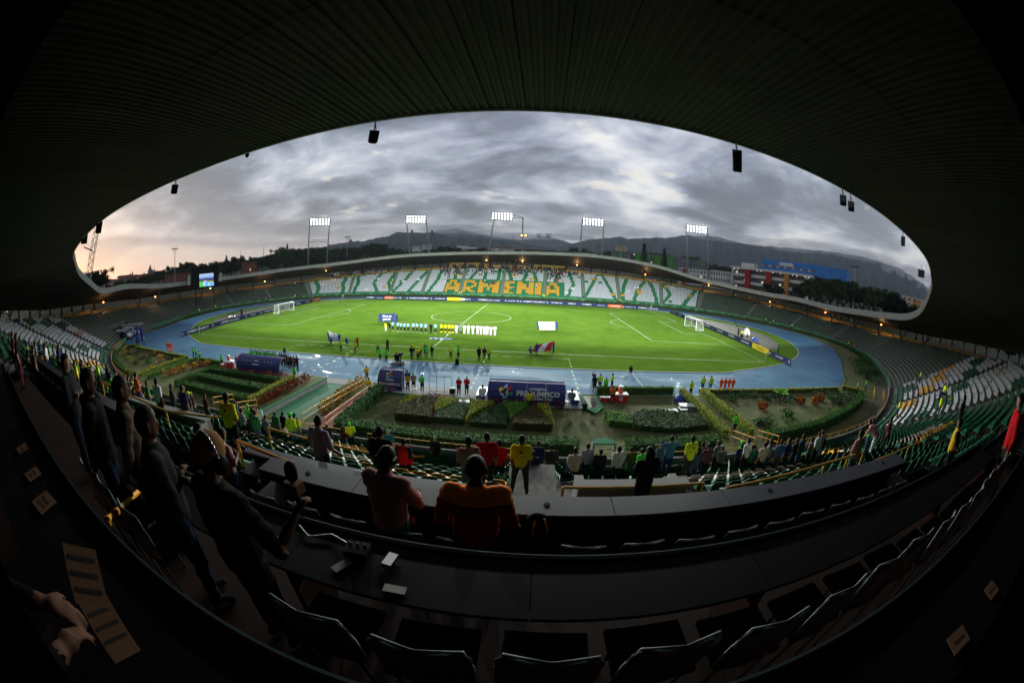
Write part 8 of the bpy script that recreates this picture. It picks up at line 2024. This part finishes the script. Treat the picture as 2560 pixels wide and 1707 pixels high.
# school with blue roof and coloured columns
def school():
    D=205; P0=Vector(sight(30.1,0,D)); P1=Vector(sight(42.6,0,D*.93)); d=P1-P0; d.z=0; W=d.length; ang=math.atan2(d.y,d.x); mid=(P0+P1)/2; z0=4.0
    e=empty('school_building',(mid.x,mid.y,z0),ang,'white framed school with red and ochre columns under a long blue roof hall','building')
    zr=CAM.z+.0445*D-z0; zr2=CAM.z+.0405*D-z0
    MB().box((0,.5,zr-.6),(W+1.5,5,1.1)).build('roof_slab',MATS['roof_white'],e)
    MB().box((0,9,zr/2-.6),(W,12,zr-1.2)).build('wall',MATS['wall_grey'],e)
    for k,z in enumerate((zr-4.6,zr-8.4)): MB().box((0,1.6,z),(W,3.6,.5)).build('balcony_floor',MATS['roof_white'],e); MB().box((0,-.1,z+.7),(W,.12,.9)).build('parapet',MATS['wall_white'],e)
    for u,w_,m in ((.205,.065,'red_col'),(.475,.06,'red_col'),(.70,.055,'ochre_col'),(.95,.03,'wall_white'),(.005,.01,'wall_white')): MB().box((-W/2+W*u,-.9,(zr-1)/2),(W*w_,2.0,zr-1.2)).build('column',MATS[m],e)
    for lev,z in enumerate((zr-3.1,zr-7.0,zr-10.6)):
        for k in range(26):
            u=(k+.5)/26
            if any(abs(u-c)<w for c,w in ((.205,.05),(.475,.05),(.70,.04))): continue
            MB().box((-W/2+W*u,2.94 if lev==0 else 2.93,z),(W/26*.62,.1,1.9)).build('window',MATS['win_dark' if (k*7+lev*3)%6 else 'lit_window'],e)
    for k in range(20):
        if k%3==2: continue
        MB().box((-W/2+W*(k+.5)/20,-1.2,zr-1.25),(.22,.22,.10)).build('downlight',MATS['downlight'],e)
    # railing posts
    for lv in (zr-4.6,zr-8.4):
        for k in range(30): MB().bar((-W/2+W*k/30,-.12,lv+.2),(-W/2+W*k/30,-.12,lv+1.2),.04,4).build('post',MATS['wall_white'],e)
    # white plant room
    MB().box((-W/2+W*.16,6,zr+1.1),(W*.17,6,2.4)).build('plant_room',MATS['wall_white'],e)
    h=empty('blue_roof_hall',(mid.x,mid.y,z0),ang,'long blue clad hall roof with a white sign rising behind the school','building')
    zt=CAM.z+.0745*(D)-z0; zbt=CAM.z+.0530*D-z0
    def bx(u0,u1,y,dep,za,zb,m,nm): return MB().box((-W/2+W*(u0+u1)/2,y+dep/2,(za+zb)/2),(W*(u1-u0),dep,zb-za)).build(nm,MATS[m],h)
    x0,x1=.26,1.0
    bx(x0,x1,14,14,zbt+1.6,zt,'blue_clad','cladding'); bx(x0,x1,14.3,13,zbt+.6,zbt+1.6,'roof_white','band'); bx(x0,x1,14.2,13.5,zbt-1.2,zbt+.6,'blue_clad','cladding')
    for k in range(7): bx(x0+.02+(x1-x0)*k/7,x0+(x1-x0)*(k+.85)/7,14.2,.1,zbt+.75,zbt+1.45,'win_dark','window')
    bx(1.003,1.40,11,18,zbt-1.8,zt-.6,'blue_clad','cladding'); bx(.5,.685,13.7,.3,zt-2.6,zt-.9,'wall_white','sign_panel')
    for k in range(44): 
        u=x0+(1.4-x0)*k/44; 
        MB().box((-W/2+W*u,(13.96 if u<1 else 10.96),zt-2.2),(.07,.05,3.8 if u<1 else 5.8)).build('cladding_rib',MATS['blue_clad'],h)
school()
block(26.6,30.1,215,.004,.027,'wall_white','long low white building left of the school with dark openings',2,9,name='white_hall',depth=14,roofm='roof_white')
block(21.6,26.5,225,.008,.0245,'wall_white','white building with a red patch behind the right masts',2,9,name='white_hall',depth=12,roofm='roof_white',panels=((.12,.25,'red_col'),))
block(5.7,9.0,250,.033,.0428,'wall_cream','cream house with a row of small windows right of the tower bases',2,8,name='house',depth=9,roofm='wall_white')
block(57.9,62.4,190,.018,.0385,'wall_cream','small cream and orange block at the far right gap',3,5,name='house',depth=9,panels=((.45,.7,'ochre_col'),),roofm='wall_white')
rh=random.Random(12)
# houses behind the centre
for i,(a0,a1,sb,st) in enumerate([(-13.0,-11.9,.036,.042),(-11.8,-10.3,.038,.0455),(-10.1,-8.8,.036,.0425),(-8.7,-7.4,.036,.042),(-6.8,-5.2,.038,.047),(-5.1,-3.2,.038,.0465),(-3.0,-1.6,.036,.0425),(-1.4,.4,.036,.042),(.6,2.0,.035,.041),(2.2,3.9,.034,.040),(4.0,5.4,.034,.040)]):
    block(a0,a1,395+rh.uniform(-20,20),sb,st,rh.choice(('wall_white','wall_cream','wall_white')),'small pale pitched house on the skyline behind the centre of the far roof',2,5,name='house',depth=9,roofm=rh.choice(('roof_tile','roof_white','roof_tile')),pitched=True,grp='small houses behind the far roof')
for a0,a1,sb,st,lab in [(-17.2,-16.5,.043,.052,'taller white block left of the second tower'),(-16.4,-15.7,.043,.0535,'white stepped block by the second tower'),(-18.6,-17.4,.043,.0485,'long pale block at the foot of the mountain')]: block(a0,a1,700,sb,st,'wall_white',lab,4,4,name='apartment_block',depth=14,roofm='wall_white')
# red roofed hillside town far left
for i in range(46):
    a0=rh.uniform(-68.5,-54.5); D=rh.uniform(420,760); w=rh.uniform(.9,1.6); st=rh.uniform(.006,.022)
    block(a0,a0+w,D,st-.012,st,rh.choice(('wall_brick','wall_cream','wall_brick','wall_grey')),'small brick house with tiled roof in the hillside town at far left',2,4,name='house',depth=12,roofm='roof_tile',pitched=rh.random()<.7,grp='brick houses of the far left hillside')
for (a0,a1,st,lab) in [(-57.6,-53.6,.010,'reddish building left of the scoreboard behind the pole'),(-45.0,-42.6,.022,'orange framed brick building between screen and left mast'),(-50,-46,-.008,'low brick house seen under the left roof')]:
    block(a0,a1,200,st-.03,st,'wall_brick',lab,3,6,name='brick_building',depth=9,roofm='roof_tile')
# light poles, cell towers, antennas, power poles
def lightpole(az,D,st,lab,heads=4):
    x,y,_=sight(az,0,D); z=gz(x,y); h=CAM.z+st*D-z; e=empty('light_pole',(x,y,z),R(-az),lab,'light pole'); MB().bar((0,0,0),(0,0,h),.22,8,r2=.12).build('pole',MATS['galv'],e)
    MB().bar((-1.1,0,h-.5),(1.1,0,h-.5),.06,4).bar((-1.1,0,h-1.6),(1.1,0,h-1.6),.06,4).bar((-1.1,0,h-1.6),(-1.1,0,h-.5),.04,4).bar((1.1,0,h-1.6),(1.1,0,h-.5),.04,4).build('cage',MATS['galv'],e)
    for k in range(heads): MB().box((-1.3+2.6*k/(heads-1),-.2,h+.0),(.6,.4,.45),tilt=.5).build('lamp_head',MATS['dark_steel'],e)
lightpole(-55.9,185,.0716,'slim pole with unlit lamp heads left of the big screen'); lightpole(-28.5,215,.0749,'slim pole with unlit lamp heads between the first two lit towers'); lightpole(49.7,150,.0845,'slim pole with unlit lamp heads before the dark trees at right'); lightpole(-4.8,420,.0685,'small distant lamp pole under the central tower crossbar',3)
def lattice(az,D,st,lab,m1='board_red',m2='wall_white',w=1.6,taper=.5):
    x,y,_=sight(az,0,D); z=gz(x,y) if D<400 else 8; h=CAM.z+st*D-z; e=empty('lattice_mast',(x,y,z),R(-az),lab,'mast'); n=12
    for k in range(n):
        b=MB(); z0=h*k/n;z1=h*(k+1)/n; w0=w*(1-(1-taper)*k/n)/2; w1=w*(1-(1-taper)*(k+1)/n)/2
        for sx,sy in ((-1,-1),(1,-1),(1,1),(-1,1)): b.bar((sx*w0,sy*w0,z0),(sx*w1,sy*w1,z1),.09,4)
        b.bar((-w0,-w0,z0),(w1,-w1,z1),.05,4); b.bar((w0,w0,z0),(-w1,w1,z1),.05,4); b.bar((-w0,-w0,z0),(w0,-w0,z0),.05,4)
        b.build('lattice_section',MATS[m1 if k%2 else m2],e)
    return e,h
for az,st,lab in ((.35,.0850,'left red and white cell tower right of the central floodlights'),(1.75,.0860,'right red and white cell tower right of the central floodlights')):
    e,h=lattice(az,400,st,lab,w=2.2,taper=.8); MB().lathe([(2.3,0),(2.3,.4)],8,c=(0,0,h-2)).build('platform',MATS['mast_steel'],e)
    for k in range(6): MB().box((2.2*math.cos(k),2.2*math.sin(k),h),(.5,.5,3.2)).build('antenna',MATS['wall_white'],e)
lattice(-3.5,520,.0815,'thin antenna mast beside the central tower',w=1.0); lattice(-68.8,520,.056,'thin antenna mast at the far left horizon','mast_steel','mast_steel',w=1.0); lattice(-41.5,300,.058,'faint antenna above the left trees','mast_steel','mast_steel',w=.5); lattice(-45.2,330,.053,'second faint antenna above the left trees','mast_steel','mast_steel',w=.5)
# leaning lattice mast at the left (unlit floodlight)
def leaning():
    A=Vector(sight(-71.4,.025,118)); B=Vector(sight(-69.35,.165,112)); e=empty('leaning_lattice_mast',(A.x,A.y,A.z-6),0,'leaning steel lattice mast at the far left, half hidden by the roof','mast'); O=Vector(e.location); A=A-Vector((0,0,6)); n=22; d=(B-A); u=d.normalized(); s=u.cross(Vector((0,1,0))).normalized(); t=u.cross(s)
    for k in range(n):
        b=MB(); p=A+d*k/n-O; q=A+d*(k+1)/n-O; w=.75
        for a_,c_ in ((-1,-1),(1,-1),(1,1),(-1,1)): b.bar(p+s*w*a_+t*w*c_,q+s*w*a_+t*w*c_,.10,4)
        sg=1 if k%2 else -1
        b.bar(p-s*w*sg-t*w,q+s*w*sg-t*w,.10,4); b.bar(p-t*w*sg+s*w,q+t*w*sg+s*w,.10,4); b.bar(p-s*w-t*w,p+s*w-t*w,.05,4); b.build('lattice_section',MATS['galv'],e)
    P=A+d*.62-O; MB().bar(P,P+Vector(sight(-72.3,.112,112))-Vector(sight(-70.6,.1,112)),.2,6).build('strut',MATS['galv'],e)
leaning()
# ---- big screen
def screenbox():
    D=132; P0=Vector(sight(-53.05,0,D)); P1=Vector(sight(-48.75,0,D+4)); zt=CAM.z+.0222*D; zb=CAM.z-.0300*D; d=P1-P0; d.z=0; W=d.length; mid=(P0+P1)/2
    e=empty('video_scoreboard',(mid.x,mid.y,zb-3),math.atan2(d.y,d.x),'black scoreboard housing with a lit picture of players in pale blue','scoreboard'); h=zt-zb
    MB().box((0,.8,3+h/2),(W,1.4,h)).build('housing',MATS['speaker_black'],e)
    for sx in (-W*.35,W*.35): MB().bar((sx,1,-3),(sx,1,3.2),.25,6).build('post',MATS['dark_steel'],e)
    cx=-W/2+W*.545; cz=3+h*.355; w=W*.54; hh=h*.60
    m=bpy.data.materials.new('led_picture'); m.use_nodes=True; t=NT(m.node_tree); t.n.clear(); o_=t.new('ShaderNodeOutputMaterial'); em=t.new('ShaderNodeEmission'); t.l.new(em.outputs[0],o_.inputs[0]); tc=t.new('ShaderNodeTexCoord'); s=t.new('ShaderNodeSeparateXYZ'); t.l.new(tc.outputs['Object'],s.inputs[0])
    c=t.ramp(t.math('ADD',t.math('MULTIPLY',s.outputs[2],1/hh),.5),[(.0,(.10,.55,.06)),(.30,(.14,.70,.08)),(.44,(.10,.30,.10)),(.50,(.02,.05,.20)),(.62,(.10,.10,.35)),(.70,(.25,.45,.85)),(1,(.55,.70,1.0))])
    c=t.mix(t.maprange(s.outputs[0],0,w*.5),c,(.35,.15,.45,1),'MIX') if False else c
    t.put(em,0,c); em.inputs[1].default_value=1.0; MATS['led_picture']=m
    MB().box((0,0,0),(w,.08,hh)).build('led_screen',m,e,loc=(cx,.05,cz))
    for nm,cc in (('led_skin',(.75,.32,.22)),('led_hair',(.01,.01,.015)),('led_blue',(.16,.42,.95)),('led_white',(.9,.95,1))): mat(nm,cc,.5,0,1,emit=cc,estr=.9)
    ps=empty('x',(0,0,0)); bpy.data.objects.remove(ps)
    pic=MB()
    figs=[(-.10,.34,1.0),(.24,.26,.86),(.40,.24,.72)]
    for i,(u,v,k) in enumerate(figs):
        X=cx+u*w; y=-.01-.02*(2-i)*1.0; Z=cz+(v-.5)*hh*1.0
        q=MB(); q.prism([(0,0)]*0 or [(-.17*w*k,-.30*hh*k-.0),(.17*w*k,-.30*hh*k),(.15*w*k,.02*hh*k),(.06*w*k,.09*hh*k),(-.06*w*k,.09*hh*k),(-.15*w*k,.02*hh*k)],-.003,.003); ob=q.build('shirt_picture',MATS['led_blue'],e,loc=(X,y,Z-.02)); ob.rotation_euler=(R(90),0,0)
        q=MB().prism([(-.025*w*k,-.25*hh*k),(.025*w*k,-.25*hh*k),(.025*w*k,.0),(-.025*w*k,.0)],-.004,.004).build('shirt_stripe',MATS['led_white'],e,loc=(X-.08*w*k,y-.01,Z)); q.rotation_euler=(R(90),0,0)
        q=MB().lathe([(.075*w*k,-.003),(.075*w*k,.003)],12,sy=1.35).build('face_picture',MATS['led_skin'],e,loc=(X,y-.006,Z+.18*hh*k)); q.rotation_euler=(R(90),0,0)
        q=MB().lathe([(.078*w*k,-.003),(.078*w*k,.003)],12,sy=.75).build('hair_picture',MATS['led_hair'],e,loc=(X,y-.010,Z+.235*hh*k)); q.rotation_euler=(R(90),0,0)
    for (u,z0,m_) in ((-.6,.12,'dark_steel'),(.62,.10,'fascia')):
        MB().box((W*u,.8,3+h*.42),(.5,.8,h*.42)).build('side_pillar',MATS['fascia'],e)
    l=bpy.data.lights.new('screen_glow','AREA'); l.energy=160; l.size=3; l.color=(.7,.85,1); lo=bpy.data.objects.new('screen_glow',l); COL.objects.link(lo); lo.location=(mid.x+1,mid.y-1,zb+2); lo.rotation_euler=(Vector((0,0,0))-Vector(lo.location)).to_track_quat('-Z','Y').to_euler()
screenbox()
# ---- parked cars behind the far stand
def car_meshes():
    pr=[(-2.1,.28),(2.05,.28),(2.12,.62),(1.35,.86),(.75,1.36),(-1.0,1.40),(-1.75,.95),(-2.15,.85)]
    b=MB(); b.face([(x,-.85,z) for x,z in pr]); b.face([(x,.85,z) for x,z in reversed(pr)])
    for i in range(len(pr)): j=(i+1)%len(pr); b.quad((pr[i][0],.85,pr[i][1]),(pr[j][0],.85,pr[j][1]),(pr[j][0],-.85,pr[j][1]),(pr[i][0],-.85,pr[i][1]))
    g=MB()
    for s in (-.86,.86): g.face([(x,s,z) for x,z in [(1.15,.9),(.68,1.28),(-.95,1.32),(-1.5,.93)]])
    g.quad((1.33,-.75,.9),(1.33,.75,.9),(.80,.7,1.33),(.80,-.7,1.33)); w=MB()
    for x in (-1.35,1.35):
        for s in (-.8,.8):
            for k in range(10): a0=2*math.pi*k/10;a1=2*math.pi*(k+1)/10; w.face([(x,s*1.08,.32),(x+.31*math.cos(a0),s*1.08,.32+.31*math.sin(a0)),(x+.31*math.cos(a1),s*1.08,.32+.31*math.sin(a1))])
    return b.mesh('body',MATS['van_white']),g.mesh('window',MATS['glass_dark']),w.mesh('wheel',MATS['tyre'])
CBm,CGm,CWm=car_meshes()
CC=[mat('car_'+n,c,.3,.05,1,spec=.5) for n,c in (('white',(.6,.6,.6)),('silver',(.3,.31,.33)),('dark',(.03,.035,.04)),('red',(.25,.02,.02)),('blue',(.03,.07,.2)))]
cn=['white','silver','dark grey','red','blue']
for i in range(58):
    az=-31+i*.33+rh.uniform(-.06,.06); D=(196,203,211)[i%3]; x,y,_=sight(az,0,D); k=rh.choice((0,0,0,1,1,2,2,3,4)); 
    e=empty('parked_car',(x,y,gz(x,y)+.1),R(rh.choice((80,95,170))),'%s car parked behind the left half of the far stand'%cn[k],'car','%s cars parked behind the far stand'%cn[k]); o_=inst('body',CBm,e); o_.material_slots[0].link='OBJECT'; o_.material_slots[0].material=CC[k]; inst('window',CGm,o_); inst('wheel',CWm,e)
for i in range(12):
    az=9+i*1.0+rh.uniform(-.1,.1); x,y,_=sight(az,0,205); k=rh.choice((0,1,2)); e=empty('parked_car',(x,y,gz(x,y)+.1),R(rh.choice((80,170))),'%s car parked behind the right half of the far stand'%cn[k],'car','%s cars parked behind the right half of the far stand'%cn[k]); o_=inst('body',CBm,e); o_.material_slots[0].link='OBJECT'; o_.material_slots[0].material=CC[k]; inst('window',CGm,o_); inst('wheel',CWm,e)
# ---- air
def haze():
    b=MB(); b.box((0,4700,620),(23000,13800,1400)); ob=b.build('haze',HZ); tag(ob,kind='stuff')
HZ=bpy.data.materials.new('haze'); HZ.use_nodes=True; _t=NT(HZ.node_tree); _t.n.clear(); _o=_t.new('ShaderNodeOutputMaterial'); _v=_t.new('ShaderNodeVolumePrincipled'); _v.inputs['Color'].default_value=(.76,.88,1,1); _v.inputs['Density'].default_value=HAZE; _t.l.new(_v.outputs[0],_o.inputs[1])
if HAZE>0: haze()

def low_clouds():
    m=bpy.data.materials.new('low_cloud'); m.use_nodes=True; t=NT(m.node_tree); t.n.clear(); o_=t.new('ShaderNodeOutputMaterial'); v=t.new('ShaderNodeVolumePrincipled'); v.inputs['Color'].default_value=(.97,.97,1,1); v.inputs['Density'].default_value=.0016; t.l.new(v.outputs[0],o_.inputs[1])
    rc=random.Random(5)
    bm=bmesh.new()
    def puff(az,sl_,D,lx,lz):
        c=Vector(sight(az,sl_,D)); M_=Matrix.Translation(c)@Matrix.Rotation(-R(az),4,'Z')@Matrix.Diagonal((lx,lx*.7,lz,1)); bmesh.ops.create_icosphere(bm,subdivisions=2,radius=1,matrix=M_)
    az=26.5
    while az<66:
        base=float(np.interp(az,[26,30,34,40,45,51,57,60,63,66],[.118,.112,.110,.112,.117,.116,.104,.088,.072,.06]))
        puff(az,base+rc.uniform(-.004,.006),rc.uniform(6700,7000),rc.uniform(330,620),rc.uniform(60,120)); az+=rc.uniform(1.6,2.8)
    for az,sl_ in ((3.5,.083),(6.2,.082),(-11,.101),(-14,.093),(-8.3,.086),(-3,.079),(0,.079)): puff(az,sl_,9300,rc.uniform(450,800),rc.uniform(60,110))
    me=bpy.data.meshes.new('low_cloud'); bm.to_mesh(me); bm.free(); me.materials.append(m); tag(inst('low_cloud',me),kind='stuff')
low_clouds()
